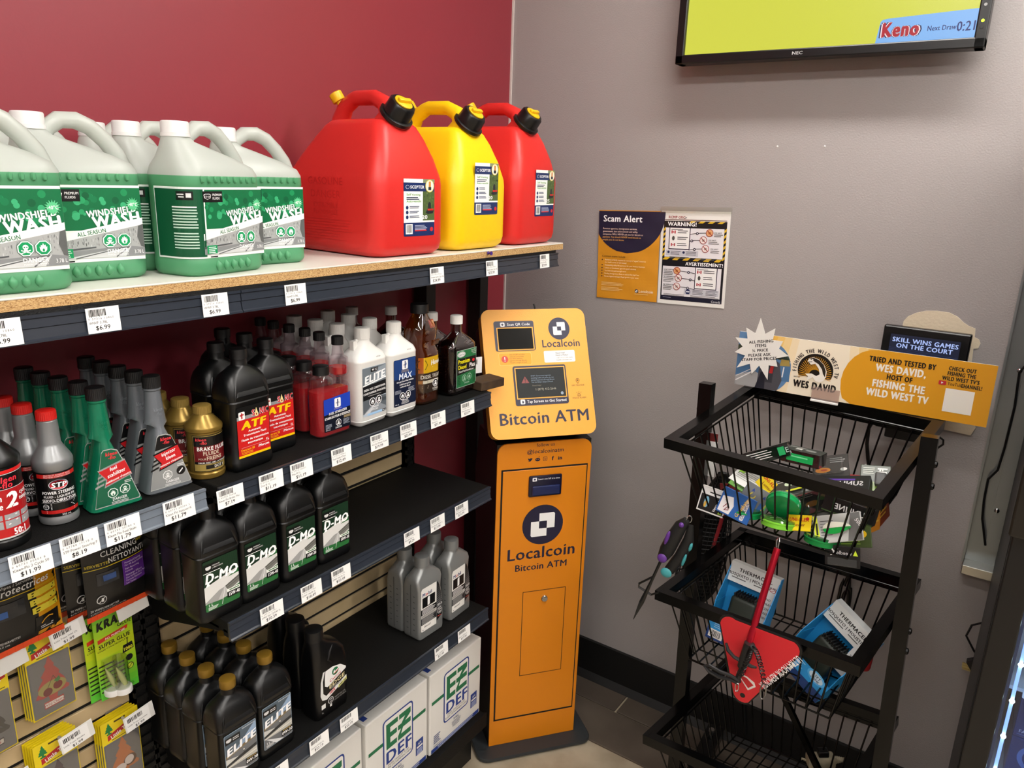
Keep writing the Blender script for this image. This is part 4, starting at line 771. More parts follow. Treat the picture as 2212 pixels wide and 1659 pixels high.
# ---- windshield washer jugs
def jug_mat():
    m = bpy.data.materials.new('translucent_jug'); m.use_nodes = True; nt = m.node_tree; b = nt.nodes['Principled BSDF']
    tc = nt.nodes.new('ShaderNodeTexCoord'); sx = nt.nodes.new('ShaderNodeSeparateXYZ'); nt.links.new(tc.outputs['Object'], sx.inputs[0])
    n = nt.nodes.new('ShaderNodeTexNoise'); n.inputs['Scale'].default_value = 25; nt.links.new(tc.outputs['Object'], n.inputs['Vector'])
    r = nt.nodes.new('ShaderNodeMapRange'); r.inputs['From Min'].default_value = .1665; r.inputs['From Max'].default_value = .1675; nt.links.new(sx.outputs['Z'], r.inputs['Value'])
    g = nt.nodes.new('ShaderNodeValToRGB'); g.color_ramp.elements[0].color = (*lin('5cae7c'), 1); g.color_ramp.elements[1].color = (*lin('72bc8c'), 1); nt.links.new(n.outputs['Fac'], g.inputs['Fac'])
    mx = nt.nodes.new('ShaderNodeMix'); mx.data_type = 'RGBA'; nt.links.new(r.outputs['Result'], mx.inputs['Factor']); nt.links.new(g.outputs['Color'], mx.inputs['A']); mx.inputs['B'].default_value = (*lin('d6dcd5'), 1)
    nt.links.new(mx.outputs['Result'], b.inputs['Base Color']); b.inputs['Roughness'].default_value = .32
    b.inputs['Transmission Weight'].default_value = 0.0
    tl = nt.nodes.new('ShaderNodeBsdfTranslucent'); nt.links.new(mx.outputs['Result'], tl.inputs['Color'])
    ms = nt.nodes.new('ShaderNodeMixShader'); ms.inputs[0].default_value = .38; nt.links.new(b.outputs[0], ms.inputs[1]); nt.links.new(tl.outputs[0], ms.inputs[2])
    nt.links.new(ms.outputs[0], nt.nodes['Material Output'].inputs['Surface']); return m
JUGM = jug_mat()
def jug():
    t = thing('washer_fluid_jug', None, 'jug'); b = MB(); w, d = .178, .112
    R_ = lambda z, W, D, r, cx=0: rr(W, D, r, z, cx, 0, 5)
    b.loft([R_(0, w - .02, d - .02, .022), R_(.004, w - .006, d - .006, .030), R_(.010, w, d, .032), R_(.028, w, d, .032), R_(.030, w - .002, d - .002, .031), R_(.150, w - .002, d - .002, .031), R_(.152, w, d, .032), R_(.170, w, d, .034), R_(.182, w - .006, d - .010, .034, -.002), R_(.196, w - .038, d - .030, .034, -.014), R_(.210, w - .084, d - .052, .026, -.034), R_(.222, .056, .046, .0225, -.052), R_(.230, .044, .042, .0205, -.055), R_(.236, .042, .042, .0205, -.055)])
    for i in range(9):
        x = -.058 + i * .0145; b.tube([(x, -d / 2 + .001, .1555), (x, -d / 2 - .0012, .158), (x, -d / 2 - .0012, .165), (x, -d / 2 + .001, .1675)], [.001, .0035, .0035, .001], 6)
    for i in range(5): x = -.034 + i * .017; b.tube([(x, -d / 2 + .0005, .008), (x, -d / 2 - .0015, .014), (x, -d / 2 - .0015, .020), (x, -d / 2 + .0005, .026)], [.001, .006, .006, .001], 8)
    hp = [(-.040, .212), (-.030, .232), (-.012, .245), (.012, .246), (.034, .237), (.055, .218), (.072, .196), (.080, .178), (.078, .158)]
    b.tube([(x, 0, z) for x, z in hp], [.011, .0125, .0135, .0135, .013, .013, .0135, .0135, .010], 10)
    ob('body', b, JUGM, t, smooth=50)
    screw_cap('cap', t, .0225, .235, .254, pm('white_jug_cap', 'e6e6e4', .45), cx=-.055, ribs=44)
    ob('collar', MB().lathe([(.0235, .229), (.0235, .2348)], 28, cx=-.055), pm('white_jug_cap', 'e6e6e4'), t, smooth=30)
    # front label
    hw = .062; dl = Decal(); x0, x1, z0, z1 = -hw, .077, .031, .149
    dl.rect(x0, z0, x1, z1, 'e9eeea', 0); dl.rect(x0, .080, x1, z1 - .004, '0f6b40', 1)
    rs = random.Random(3)
    for i in range(46):
        q = rs.uniform(.002, .006); c = rs.choice(('1f8a55', '2a9a62', '17784a', '0c5a36', '3aa872'))
        dl.ell(rs.uniform(x0 + .008, x1 - .008), rs.uniform(.1, z1 - .011), q, q, c, 2, 10)
    dl.rect(x0 + .003, .1245, x0 + .046, .1425, '101211', 4); crest(dl, x0 + .013, .1335, .016, 'ececec', 5); crest(dl, x0 + .013, .1335, .0135, '101211', 6); dl.text('CO-OP', x0 + .013, .1322, .0028, 'ececec', 7, b=.02); dl.text('PREMIUM', x0 + .024, .1348, .0036, 'f0f0f0', 5, al=-1, b=.02, sx=.9).text('FLUIDS', x0 + .024, .1288, .0036, 'f0f0f0', 5, al=-1, b=.02, sx=.9)
    ys = lambda x: .074 + (x - x0) / (x1 - x0) * .024
    dl.poly([(x0, ys(x0) - .002), (x1, ys(x1)), (x1, ys(x1) - .011), (x0, ys(x0) - .013)], 'f2f5f2', 3)
    dl.poly([(x0, ys(x0) - .012), (x1, ys(x1) - .010), (x1, z0 + .006), (x0, z0 + .006)], 'a9acab', 2)
    for i in range(150):
        x = rs.uniform(x0 + .001, x1 - .003); zz = rs.uniform(.055, ys(x) - .0145); q = rs.uniform(.001, .0025); dl.rect(x, zz - q, x + q * .6, zz + q, rs.choice(('8a8d8c', 'c0c3c2', '9c9f9e', '6e7170')), 3)
    dl.poly([(x0, .037), (x1, .037), (x1, .050), (.052, .0535), (x0, .047)], '86898a', 4); dl.poly([(x0 + .01, .037), (.050, .053), (.055, .053), (.045, .037)], 'cdd0d0', 5); dl.line([(x0 + .03, .037), (.050, .0525)], .0016, '5c5f60', 6).line([(.030, .037), (.052, .0525)], .002, '5c5f60', 6); dl.poly([(x0, .0505), (.0, .0545), (.0, .0525), (x0, .0475)], '55585a', 5)
    dl.poly([(x1, .050), (x1, .088), (x1 - .008, .085), (x1 - .011, .068), (x1 - .006, .052)], '5d605f', 5)
    dl.text('WINDSHIELD', .030, .104, .0095, 'fafafa', 5, b=.04, sx=.86, rot=6).text('WASH', .037, .088, .0165, 'fafafa', 5, b=.05, sx=1.0, rot=6); dl.poly([(.004, .083), (.006, .090), (.010, .078)], 'fafafa', 5)
    dl.text('ALL SEASON', -.004, .0735, .0062, '0f6b40', 5, b=.01, sx=.85, rot=8)
    st = []
    for i in range(32): q = .0115 if i % 2 == 0 else .007; st.append((x1 - .0135 + q * math.cos(i * math.pi / 16), .119 + q * math.sin(i * math.pi / 16)))
    dl.poly(st, '5cc48a', 5); dl.text('-40°C', x1 - .0135, .1165, .0052, 'f6fff8', 6, b=.02, sx=.8)
    for q, kd in ((.0215, 0), (.0445, 1)): dl.ell(q, .063, .0118, .0118, '0f6b40', 6, 8, math.pi / 8).octo(q, .063, .0112, 'fafafa', '12965a', kd, 7)
    dl.text('DANGER', .033, .0435, .0062, 'fafafa', 7, b=.015, sx=.9).text('POISON - FLAMMABLE', .033, .0395, .0022, 'fafafa', 7, b=.005); dl.text('3.78 L', x1 - .002, .041, .0055, 'fafafa', 7, al=1, b=0, sx=.8)
    dl.rect(x0 + .005, .0385, x0 + .027, .0525, '12965a', 6).lines(x0 + .008, .050, x0 + .025, 4, .003, .0013, 'eaf6ee', 7); dl.rect(x0 + .012, z0 + .001, x0 + .028, z0 + .003, '1a1a1a', 2)
    dl.build('label', t, (0, -.0553, 0), mat=GLOSSP)
    # back-of-label panel wrapping the left side
    def wrap(u, v, h):   # u runs from the front edge round the left corner
        r_ = .0312; a = u / r_
        if u <= math.pi / 2 * r_: return (-.0578 - (r_ + h) * math.sin(a), -.0243 - (r_ + h) * math.cos(a), v)
        return (-.0578 - r_ - h, -.0243 + (u - math.pi / 2 * r_), v)
    s = Decal(wrap, .0004); s.rect(-.0035, .031, .095, .149, 'e9eeea', 0, 16, 1); s.rect(0, .034, .093, .1455, '0d4f31', 1, 16, 1)
    s.rect(.017, .128, .044, .142, '101211', 2, 5, 1); s.rect(.020, .132, .028, .139, 'dddddd', 3, 2, 1); s.rect(.031, .136, .042, .138, 'dddddd', 3, 2, 1); s.rect(.031, .132, .040, .134, 'dddddd', 3, 2, 1)
    for i in range(15):
        if i != 8: s.rect(.012 + .002 * rs.random(), .1155 - i * .0048, .055, .1175 - i * .0048, 'bcd8c8' if i else 'ffffff', 2, 6, 1)
    s.build('side_label', t, mat=GLOSSP); return t
sp = [(-1.735, -.318, -3), (-1.742, -.185, 4), (-1.585, -.262, -4), (-1.590, -.12, 3), (-1.405, -.195, 12), (-1.388, -.318, 9), (-1.395, -.073, 2), (-1.243, -.258, -6)]
place(jug, sp, ['green washer fluid jug cut off by the left edge of the picture', 'washer fluid jug behind the one at the left picture edge', 'green washer fluid jug second from the left, front label turned fully out', 'washer fluid jug hidden behind the second jug from the left', 'green washer fluid jug squeezed behind the front middle jug', 'green washer fluid jug standing furthest forward in the middle of the shelf', 'washer fluid jug at the wall behind two middle jugs', 'green washer fluid jug standing next to the big red fuel can'], 'green washer fluid jugs', Z1)

# ---- jerry cans (spout towards the aisle)
def jerry(name, label, col, loc, rz, w, d, h, lpos, txt, emb):
    t = thing(name, label, 'fuel can', loc, (0, 0, R(rz)), 'plastic fuel cans'); b = MB(); m = pm('fuel_can_' + txt[0], col, .4, spec=.4, sss=.05, bump=(120, .08))
    # every ring: width, front y, back y
    def ring(z, W, yf, yb, r): return rr(W, yb - yf, r, z, 0, (yf + yb) / 2, 5)
    k = h / .29; yf, yb = -d / 2, d / 2
    b.loft([ring(0, w - .05, yf + .03, yb - .03, .03), ring(.004, w - .022, yf + .014, yb - .014, .034), ring(.014, w - .004, yf + .004, yb - .004, .036), ring(.03, w, yf, yb, .036), ring(.150 * k, w, yf, yb, .036), ring(.165 * k, w - .004, yf + .001, yb - .004, .036),
            ring(.205 * k, w - .034, yf + .010, yb - .034, .034), ring(.245 * k, w - .070, yf + .026, yb - .068, .030), ring(.268 * k, w - .094, yf + .040, yb - .090, .026), ring(.278 * k, w - .112, yf + .052, yb - .104, .022), ring(.281 * k, w - .135, yf + .064, yb - .118, .018)])
    zt = .281 * k
    # carrying handle arching from the back of the top to the spout boss
    hp = [(yb - .080, zt - .03), (yb - .088, zt + .004), (yb - .104, zt + .030), (yb - .132, zt + .045), (0.020, zt + .049), (yf + .120, zt + .048), (yf + .088, zt + .034), (yf + .072, zt + .008), (yf + .066, zt - .03)]
    b.tube([(0, y, z) for y, z in hp], [.024, .021, .0185, .0170, .0165, .0170, .019, .025, .030], 14)
    ax = Vector((0, -.66, .75)).normalized(); p0 = Vector((0, yf + .086, zt - .028)); M = Matrix.Translation(p0) @ ax.to_track_quat('Z', 'Y').to_matrix().to_4x4()
    b.lathe([(.040, 0), (.036, .03), (.033, .044)], 24, M=M)
    ob('body', b, m, t, smooth=50)
    c = MB(); c.lathe([(.037, .043), (.039, .045), (.039, .052), (.034, .054)], 28, M=M)
    c.loft([[(x, y, z) for x, y, z in circ(.033 if True else 0, .054, 24)], circ(.033, .056, 24), [((.0325 - (.0018 if i % 3 == 0 else 0)) * math.cos(2 * math.pi * i / 24), (.0325 - (.0018 if i % 3 == 0 else 0)) * math.sin(2 * math.pi * i / 24), .060) for i in range(24)], [((.031 - (.0018 if i % 3 == 0 else 0)) * math.cos(2 * math.pi * i / 24), (.031 - (.0018 if i % 3 == 0 else 0)) * math.sin(2 * math.pi * i / 24), .080) for i in range(24)], circ(.027, .084, 24), circ(.024, .084, 24)], M=M)
    c.box(-.012, .012, .030, .046, .044, .058, M=M)
    co = ob('spout_collar', c, M_black, t, smooth=35)
    ob('spout_plug', MB().lathe([(.021, .080), (.021, .086), (.019, .087)], 24, M=M).rbox(-.018, .018, -.005, .005, .086, .094, .002, M=M), pm('yellow_plug', 'e8b80e', .4), co, smooth=35)
    va = Vector((-.30, .42, .86)).normalized(); VM = Matrix.Translation(Vector((-.004, yb - .100, zt + .028))) @ va.to_track_quat('Z', 'Y').to_matrix().to_4x4()
    v = MB().lathe([(.009, 0), (.009, .016), (.015, .017), (.0155, .018), (.0155, .036), (.013, .038)], 20, M=VM); ob('vent_cap', v, pm('yellow_plug', 'e8b80e'), t, smooth=35)
    # embossed lettering on the left flank and high on the sloping shoulder
    ed = Decal(lambda u, v_, h_: (-w / 2 - h_, -u, v_), .0004)
    if emb:
        ec = 'c2211f' if col != 'f2c80c' else 'e8bc10'
        ed.text('GASOLINE', -.005, .145 * k, .016, ec, 0, b=-.012, sx=1.1).text('DANGER', -.005, .118 * k, .016, ec, 0, b=-.012, sx=1.1).text('EXTREMELY', -.005, .098 * k, .010, ec, 0, b=-.012, sx=1.1).text('FLAMMABLE', -.005, .083 * k, .010, ec, 0, b=-.012, sx=1.1).lines(-.09, .073 * k, .09, 8, .0062, .0012, ec, 0, .3)
        ed.build('embossed_text', t, mat=GLOSSP)
    L = Decal(lambda u, v_, h_: (u * 1.36, -h_, v_)); lw, lh = .072, .125; L.rect(0, 0, lw, lh, '142a5e', 0, r=.003); L.rect(0, .030, lw, .098, 'eef0ee', 1); L.rect(0, .117, lw * .62, lh, 'eef0ee', 1)
    L.rect(lw * .62, .117, lw, lh, '7f8a6a', 1); L.rect(.044, .034, lw, .098, '4c6034', 2)
    rs = random.Random(5)
    for i in range(24): x_, z_ = rs.uniform(.046, lw - .004), rs.uniform(.05, .094); L.rect(x_, z_, x_ + .003, z_ + .004, rs.choice(('5a6e3c', '3e5230', '6a7c48')), 3)
    L.poly([(.050, .052), (.056, .048), (.068, .050), (.070, .056), (.063, .060), (.063, .072), (.059, .076), (.056, .070), (.056, .060)], '23262a', 4); L.rect(.055, .056, .069, .060, 'c2281c', 5)
    L.ell(.060, .110, .0105, .014, 'd8c84a', 3, 20).ell(.060, .110, .0092, .0125, 'e9e8d8', 4, 20).rect(.0575, .108, .0625, .120, 'c9843a', 5).rect(.0565, .101, .0635, .108, '23262a', 5)
    L.ell(.0085, .1075, .0042, .0042, 'e4e8f0', 2, 14).ell(.0085, .1075, .0035, .0035, '142a5e', 3, 14).text('SCEPTER', .0145, .1045, .0062, 'f4f6fa', 3, al=-1, b=.035, sx=.85)
    L.text('Self Venting', .006, .089, .0045, '5aa032', 3, al=-1, b=.01).text('Auto-ventilé', .006, .0745, .0045, '5aa032', 3, al=-1, b=.01).lines(.006, .0855, .036, 2, .0036, .0018, '1c2c50', 3)
    for i in range(3): L.ell(.0075, .063 - i * .0105, .003, .0042, '142a5e', 3, 12).lines(.013, .066 - i * .0105, .036, 2, .0032, .0015, '2a3a60', 3)
    L.text(txt[1], lw - .024, .0375, .0085, 'f6f6f6', 5, al=0, b=.03); L.rect(.004, .005, .020, .027, 'eef0ee', 3).bars(.006, .008, .0185, .025, lv=4, n=10); L.lines(.025, .024, .055, 4, .003, .0014, 'a9b4d0', 3).rect(.025, .0105, .053, .0135, 'c0282e', 3).ell(.065, .014, .004, .005, 'c0282e', 3, 12)
    L.build('label', t, (lpos[0], yf - .0006, lpos[1]), mat=GLOSSP)
    n = Decal(lambda u, v_, h_: (u, -h_, v_), .0004); n.text('NOM. CAP', 0, .012, .0085, 'c9302c' if col != 'f2c80c' else 'd8ae10', 0, b=-.012).text(txt[2], 0, 0, .0085, 'c9302c' if col != 'f2c80c' else 'd8ae10', 0, b=-.012)
    n.build('capacity_mark', t, (-(w / 2 - .0375), -.045, .225 * k), (R(-48), 0, R(-90)), mat=GLOSSP)
    return t
jerry('jerry_can', 'large red gasoline can nearest the washer jugs, yellow vent cap at back', 'd02a26', (-.905, -.222, Z1), -3, .222, .325, .305, (-.032, .046), ('red_20', '20', '5.3 GAL / 20L'), True)
jerry('jerry_can', 'yellow diesel can standing between two red fuel cans', 'f2c80c', (-.652, -.222, Z1), 0, .222, .325, .305, (-.040, .088), ('yellow_20', '20', '5.3 GAL / 20L'), False)
jerry('jerry_can', 'tall red gasoline can at the right end of the top shelf', 'd02a26', (-.395, -.222, Z1), 0, .218, .325, .325, (-.022, .078), ('red_25', '25', '25L'), False)

# ---- white cartons on the base deck
def carton():
    t = thing('fluid_carton', None, 'box'); w, d, h = .236, .22, .266
    b = MB().rbox(-w / 2, w / 2, 0, d, 0, h, .003); ob('carton', b, pm('white_cardboard', 'dcdad4', .7, bump=(150, .1)), t)
    ob('flap_seam', MB().box(-w / 2 + .003, w / 2 - .003, d / 2 - .024, d / 2 + .024, h, h + .0004), pm('clear_tape', 'cfcabc', .3), t)
    L = Decal(); g, bl = '1f6a44', '223a82'
    L.rect(-.110, .165, .110, .176, g, 0); L.rect(-.058, .070, .058, .238, bl, 1, r=.012); L.rect(-.0535, .0745, .0535, .2335, 'e4e2dc', 2, r=.009)
    def slab(pts, c): L.poly(pts, c, 4)
    E_ = [(-.046, .144), (-.046, .222), (-.002, .222), (-.002, .207), (-.031, .207), (-.031, .191), (-.006, .191), (-.006, .176), (-.031, .176), (-.031, .159), (-.006, .159), (-.006, .144)]
    Z_ = [(.003, .222), (.048, .222), (.048, .205), (.026, .191), (.048, .191), (.048, .176), (.018, .176), (.010, .159), (.048, .159), (.048, .144), (-.002, .144), (-.002, .158), (.010, .176), (-.002, .176), (-.002, .191), (.012, .191), (.026, .207), (.003, .207)]
    slab(E_, g); slab(Z_, g); L.text('DEF', .001, .099, .036, bl, 4, b=.035, sx=1.05)
    L.text('DIESEL EXHAUST FLUID', 0, .0895, .0062, '2a2a2e', 4, b=.005, sx=.85).text("FLUIDE D'ÉCHAPPEMENT DIESEL", 0, .0805, .0062, '2a2a2e', 4, b=.005, sx=.78)
    L.text('9.46L', 0, .056, .0085, '2a3a6a', 3, b=.01, sx=.9); L.lines(-.022, .052, .022, 4, .0052, .002, '55607a', 3, .3, 0); L.lines(-.102, .058, -.068, 5, .006, .0028, '3a4a7a', 3, .3); L.text('ezdef.com', -.102, .020, .006, '2a3a6a', 3, al=-1, b=0)
    L.rect(.070, .042, .100, .090, bl, 1); L.text('API', .085, .074, .007, 'e4e2dc', 3, b=.01); L.rect(.073, .064, .097, .070, 'e4e2dc', 3).lines(.073, .060, .097, 4, .0045, .0022, 'b9c4e0', 3, .2, 0)
    L.rect(-.112, .004, .112, .017, bl, 1).lines(-.09, .0145, .09, 2, .0055, .0022, 'c9d0e6', 2, .1, 0)
    L.build('front_print', t, (0, -.0004, 0), mat=CARTON)
    T = Decal(lambda u, v, h_: (u, v, h_)); T.poly([(-x * .8 + .034, .10 - (z - .144) * .85) for x, z in E_], g, 1); T.poly([(-x * .8 + .034, .10 - (z - .144) * .85) for x, z in Z_], g, 1)
    T.text('DEF', -.036, .085, .044, bl, 2, b=.03, sx=-.72, rot=0); T.rect(-.105, .052, -.070, .058, g, 1); T.rect(-.110, .016, -.094, .040, bl, 1); T.rect(.098, .052, .112, .058, g, 1)
    T.build('top_print', t, (0, 0, h + .0004), mat=CARTON); return t
place(carton, [(-.725, -.379, 0), (-.970, -.377, 0), (-1.215, -.374, 1)], ['white fluid carton at the right end under the lowest shelf beside the kiosk', 'white fluid carton in the middle of the three cartons on the deck', 'white fluid carton at the left, mostly below the picture edge'], 'white fluid cartons', Z5 + .001)

# ================================================================ KIOSK
ATM = thing('bitcoin_kiosk', 'orange bitcoin machine on a grey foot plate in the corner', 'kiosk', (-.423, -.462, 0), (0, 0, R(-38.1)))
OR, ORH, NAVY = 'd9820f', 'e89b12', '1d1b35'
M_or = pm('orange_panel', OR, .42, bump=(300, .05)); M_orGlare = pm('orange_head_glare', 'f0a83a', .45, bump=(350, .2)); M_side = pm('kiosk_black', '0a0a0a', .5)  # head orange is paler: overhead glare on the tilt put into the colour
bp_ = [(p[0], p[1]) for p in rr(.388, .36, .035, 0, 0, .125, 5)]
ob('foot_plate', MB().loft([[(x, y, .0065) for x, y in bp_], [(x, y, .016) for x, y in bp_], [(x * .99, y * .99, .018) for x, y in bp_]]), pm('grey_foot_plate', '2a2e30', .5, bump=(80, .2)), ATM, smooth=30)
# black column behind the front plate, widening to the head
c = MB().prism([(.006, .018), (.006, 1.058), (.20, 1.058), (.245, .90), (.215, .62), (.19, .018)], -.1475, .1475, M=Matrix(((0, 1, 0, 0), (1, 0, 0, 0), (0, 0, 1, 0), (0, 0, 0, 1))))
ob('column', c, M_side, ATM)
fr = [(-.1475, .019), (.1475, .019), (.1475, 1.03)] + [(.1175 + .03 * math.cos(a), 1.03 + .03 * math.sin(a)) for a in (.3, .6, .9, 1.2, 1.57)] + [(-.1175 - .03 * math.cos(a), 1.03 + .03 * math.sin(a)) for a in (1.57, 1.2, .9, .6, .3)] + [(-.1475, 1.03)]
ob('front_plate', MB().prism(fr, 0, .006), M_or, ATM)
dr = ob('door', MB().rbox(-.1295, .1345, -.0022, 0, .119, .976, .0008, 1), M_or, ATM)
gp = MB()
for a in ((-.1345, -.1295, .114, .981), (.1345, .1380, .114, .981)): gp.box(a[0], a[1], -.0005, .001, a[2], a[3])
for a in ((.976, .981), (.1125, .119)): gp.box(-.1345, .1380, -.0005, .001, a[0], a[1])
ob('door_gap', gp, pm('gap_black', '050505', .8), ATM)
hb = MB()
for a in ((-.0535, -.0515, .269, .571), (.0868, .0888, .269, .571)): hb.box(a[0], a[1], -.0026, -.002, a[2], a[3])
for a in ((.569, .571), (.269, .271)): hb.box(-.0535, .0888, -.0026, -.002, a[0], a[1])
ob('hatch_gap', hb, pm('gap_dark_orange', '3a2006', .7), dr)
ob('lock', MB().lathe([(.0105, 0), (.0105, .004), (.009, .006)], 24, M=Matrix.Translation((.0185, -.002, .540)) @ Matrix.Rotation(R(90), 4, 'X')).box(.0165, .0205, -.0085, -.008, .536, .544), M_chrome, dr, smooth=30)
sl = MB().rbox(-.050, .054, -.009, -.0022, .890, .957, .004)
so = ob('bill_slot', sl, pm('navy_plastic', '14132a', .35), dr, smooth=30)
ob('slot_mouth', MB().rbox(-.041, .047, -.0155, -.0085, .896, .926, .003).box(-.037, .043, -.0165, -.015, .907, .914), pm('slot_blue', '17224f', .25), so)
sd = Decal(); sd.rect(-.040, .9405, -.026, .952, 'e8e8ec', 0, r=.002).rect(-.036, .944, -.030, .949, '30304a', 1).text('Insert one bill at a time', .012, .944, .0052, 'e8e8ec', 1, b=.012, sx=.92); sd.build('slot_print', so, (0, -.0091, 0))
D_ = Decal(); D_.text('follow us', 0, 1.046, .0105, NAVY, 0, b=.004).text('@localcoinatm', 0, 1.0255, .0125, NAVY, 0, b=.015)
for i, g in enumerate('tordfn'[:0]): pass
for x, kd in ((-.047, 0), (-.0235, 1), (0, 2), (.0235, 3), (.047, 4)):
    z = 1.0065
    if kd == 0: D_.poly([(x - .007, z - .005), (x + .001, z - .005), (x + .006, z + .001), (x + .008, z + .004), (x + .005, z + .004), (x + .002, z + .006), (x - .001, z + .003), (x - .007, z + .005), (x - .006, z), (x - .003, z - .003)], NAVY, 0)
    if kd == 1: D_.ell(x, z - .0008, .0078, .0055, NAVY, 0).ell(x - .003, z, .0014, .0014, OR, 1, 8).ell(x + .003, z, .0014, .0014, OR, 1, 8).ell(x + .004, z + .0075, .0015, .0015, NAVY, 0, 8)
    if kd == 2: D_.rect(x - .0065, z - .0065, x + .0065, z + .0065, NAVY, 0, r=.003).rect(x - .0052, z - .0052, x + .0052, z + .0052, OR, 1, r=.002).ell(x, z, .003, .003, NAVY, 2, 12).ell(x, z, .0018, .0018, OR, 3, 12)
    if kd == 3: D_.text('f', x, z - .006, .0125, NAVY, 0, b=.05)
    if kd == 4: D_.text('in', x, z - .006, .0115, NAVY, 0, b=.05)
D_.build('social_print', ATM, (0, -.0003, 0))
def coin(d, x, z, r, bg, fg='f2f2f2'):
    d.ell(x, z, r, r, bg, 0, 40); k = r / .0655
    P = lambda pts: [(x + a * k, z + b * k) for a, b in pts]
    d.poly(P([(-.012, .038), (.034, .038), (.038, .034), (.038, -.012), (.013, -.012), (.013, .012), (-.012, .012)]), fg, 1)
    d.poly(P([(-.038, .012), (-.012, .012), (-.012, -.012), (.013, -.012), (.013, -.038), (-.034, -.038), (-.038, -.034)]), fg, 1); return d
L = Decal(); coin(L, .0015, .794, .0655, NAVY); L.text('Localcoin', .0015, .684, .0375, NAVY, 0, b=.022, sx=1.0).text('Bitcoin ATM', .0025, .645, .0215, NAVY, 0, b=.022, sx=1.0); L.build('logo_print', dr, (0, -.0024, 0))
# tilted head
th = math.atan2(.1163 + .0344, 1.4258 - 1.097)
HD = ob('head', MB().prism([(p[0], p[1]) for p in rr(.322, .378, .026, 0, 0, .181, 5)], 0, .004).prism([(p[0], p[1]) for p in rr(.316, .372, .024, 0, 0, .181, 5)], .004, .045), M_orGlare, ATM, (-.0164, -.0344, 1.097), (-th, 0, 0))
ob('head_seam', MB().prism([(p[0], p[1]) for p in rr(.3195, .3755, .025, 0, 0, .181, 5)], .0036, .0062), pm('gap_black', '050505'), HD)
ob('head_back', MB().prism([(p[0], p[1]) for p in rr(.30, .34, .02, 0, 0, .175, 4)], .0455, .11), M_side, HD)
gl = pm('dark_glass', '0c0e0e', .12); scm = pm('screen_glass', '2e3030', .08, emit=('4a4c4c', .25))
fm = pm('navy_bezel', '25243c', .4)
def bezel(name, u0, u1, v0, v1, i0, i1, j0, j1, mat, inner):
    o = ob(name, MB().prism([(p[0], p[1]) for p in rr(u1 - u0, v1 - v0, .006, 0, (u0 + u1) / 2, (v0 + v1) / 2, 3)], -.0012, 0), fm, HD)
    ob('lip', MB().box(i0 - .003, i1 + .003, -.0018, -.0012, j0 - .003, j1 + .003), M_orGlare, o); ob(inner, MB().rbox(i0, i1, -.0024, -.0014, j0, j1, .0004, 1), mat, o); return o
q1 = bezel('scanner', -.125, -.003, .246, .335, -.115, -.010, .251, .313, gl, 'scanner_glass')
q2 = bezel('touch_screen', -.080, .083, .085, .201, -.072, .076, .107, .193, scm, 'screen')
P = Decal(); W_ = 'e8e8ea'
Ps, Pt, Pw, Ph, Pg, Pa = (Decal() for _ in range(6))
Ps.rect(-.106, .318, -.092, .331, W_, 5, r=.003); Ps.ell(-.099, .3245, .004, .004, '30304a', 6, 4); Ps.text('Scan QR Code', -.085, .321, .0075, W_, 5, al=-1, b=.02, sx=1.0)
Pt.rect(-.066, .089, -.052, .103, W_, 5, r=.003); Pt.poly([(-.061, .092), (-.056, .092), (-.056, .097), (-.059, .1), (-.061, .097)], '30304a', 6); Pt.text('Tap Screen to Get Started', -.046, .092, .0078, W_, 5, al=-1, b=.02, sx=.93)
Pn = Decal(); Pn.text('Localcoin', .077, .254, .0215, '2a2840', 0, b=.02, sx=.95); Pn.build('name_print', HD, (0, -.0002, 0)); P.text('Bitcoin ATM', .004, .032, .0335, '2a2840', 0, b=.022, sx=1.04)
Pw.rect(-.118, .2045, -.019, .241, 'f3c468', 0, r=.004).rect(-.117, .2055, -.020, .240, 'eda01c', 1, r=.004); Pw.ell(-.1005, .2225, .0102, .0102, 'c8402c', 2, 20).rect(-.1017, .221, -.0993, .229, 'ffffff', 3).ell(-.1005, .2175, .0015, .0015, 'ffffff', 3, 8)
for i, t_ in enumerate(('CRA, RCMP and other', 'unknown 3rd parties', 'DO NOT demand', 'payment through Bitcoin.', 'You are a target of fraud.')): Pw.text(t_, -.086, .2335 - i * .0058, .0036, '5a3a10', 2, al=-1, b=.005, sx=.95)
Ph.rect(.020, .208, .117, .243, 'f2f0ea', 0, r=.004)
Ph.text('Need Help?', .056, .2335, .0042, '3a3848', 2, al=-1, b=.012).text('Need a Wallet?', .056, .227, .0042, '3a3848', 2, al=-1, b=.012).text('1 (877) 412-COIN (2646)', .057, .2195, .0034, '77757a', 2, al=-1, b=0).text('help@localcoinatm.com', .057, .213, .0034, '55535a', 2, al=-1, b=0)
Pg.text('GPS TRACKER', .117, .1345, .0042, '4a3008', 0, b=.012, sx=1.0); Pa.text('POLICE ALARM', .117, .097, .0042, '4a3008', 0, b=.012, sx=1.0)
Pg.ell(.117, .1515, .0058, .0062, '4a3008', 0, 16).poly([(.1115, .149), (.1225, .149), (.117, .1405)], '4a3008', 0).ell(.117, .1515, .0046, .0048, 'eda01c', 1, 16).poly([(.113, .149), (.121, .149), (.117, .1425)], 'eda01c', 1).ell(.117, .1515, .0022, .0022, '4a3008', 2, 10)
Pa.frame(.1125, .104, .1215, .1065, .0011, '4a3008', 0).line([(.1125, .106), (.114, .112), (.1195, .112), (.1215, .106)], .0011, '4a3008', 0).line([(.117, .1145), (.117, .118)], .0011, '4a3008', 0).line([(.1115, .1135), (.1095, .116)], .0011, '4a3008', 0).line([(.1225, .1135), (.1245, .116)], .0011, '4a3008', 0)
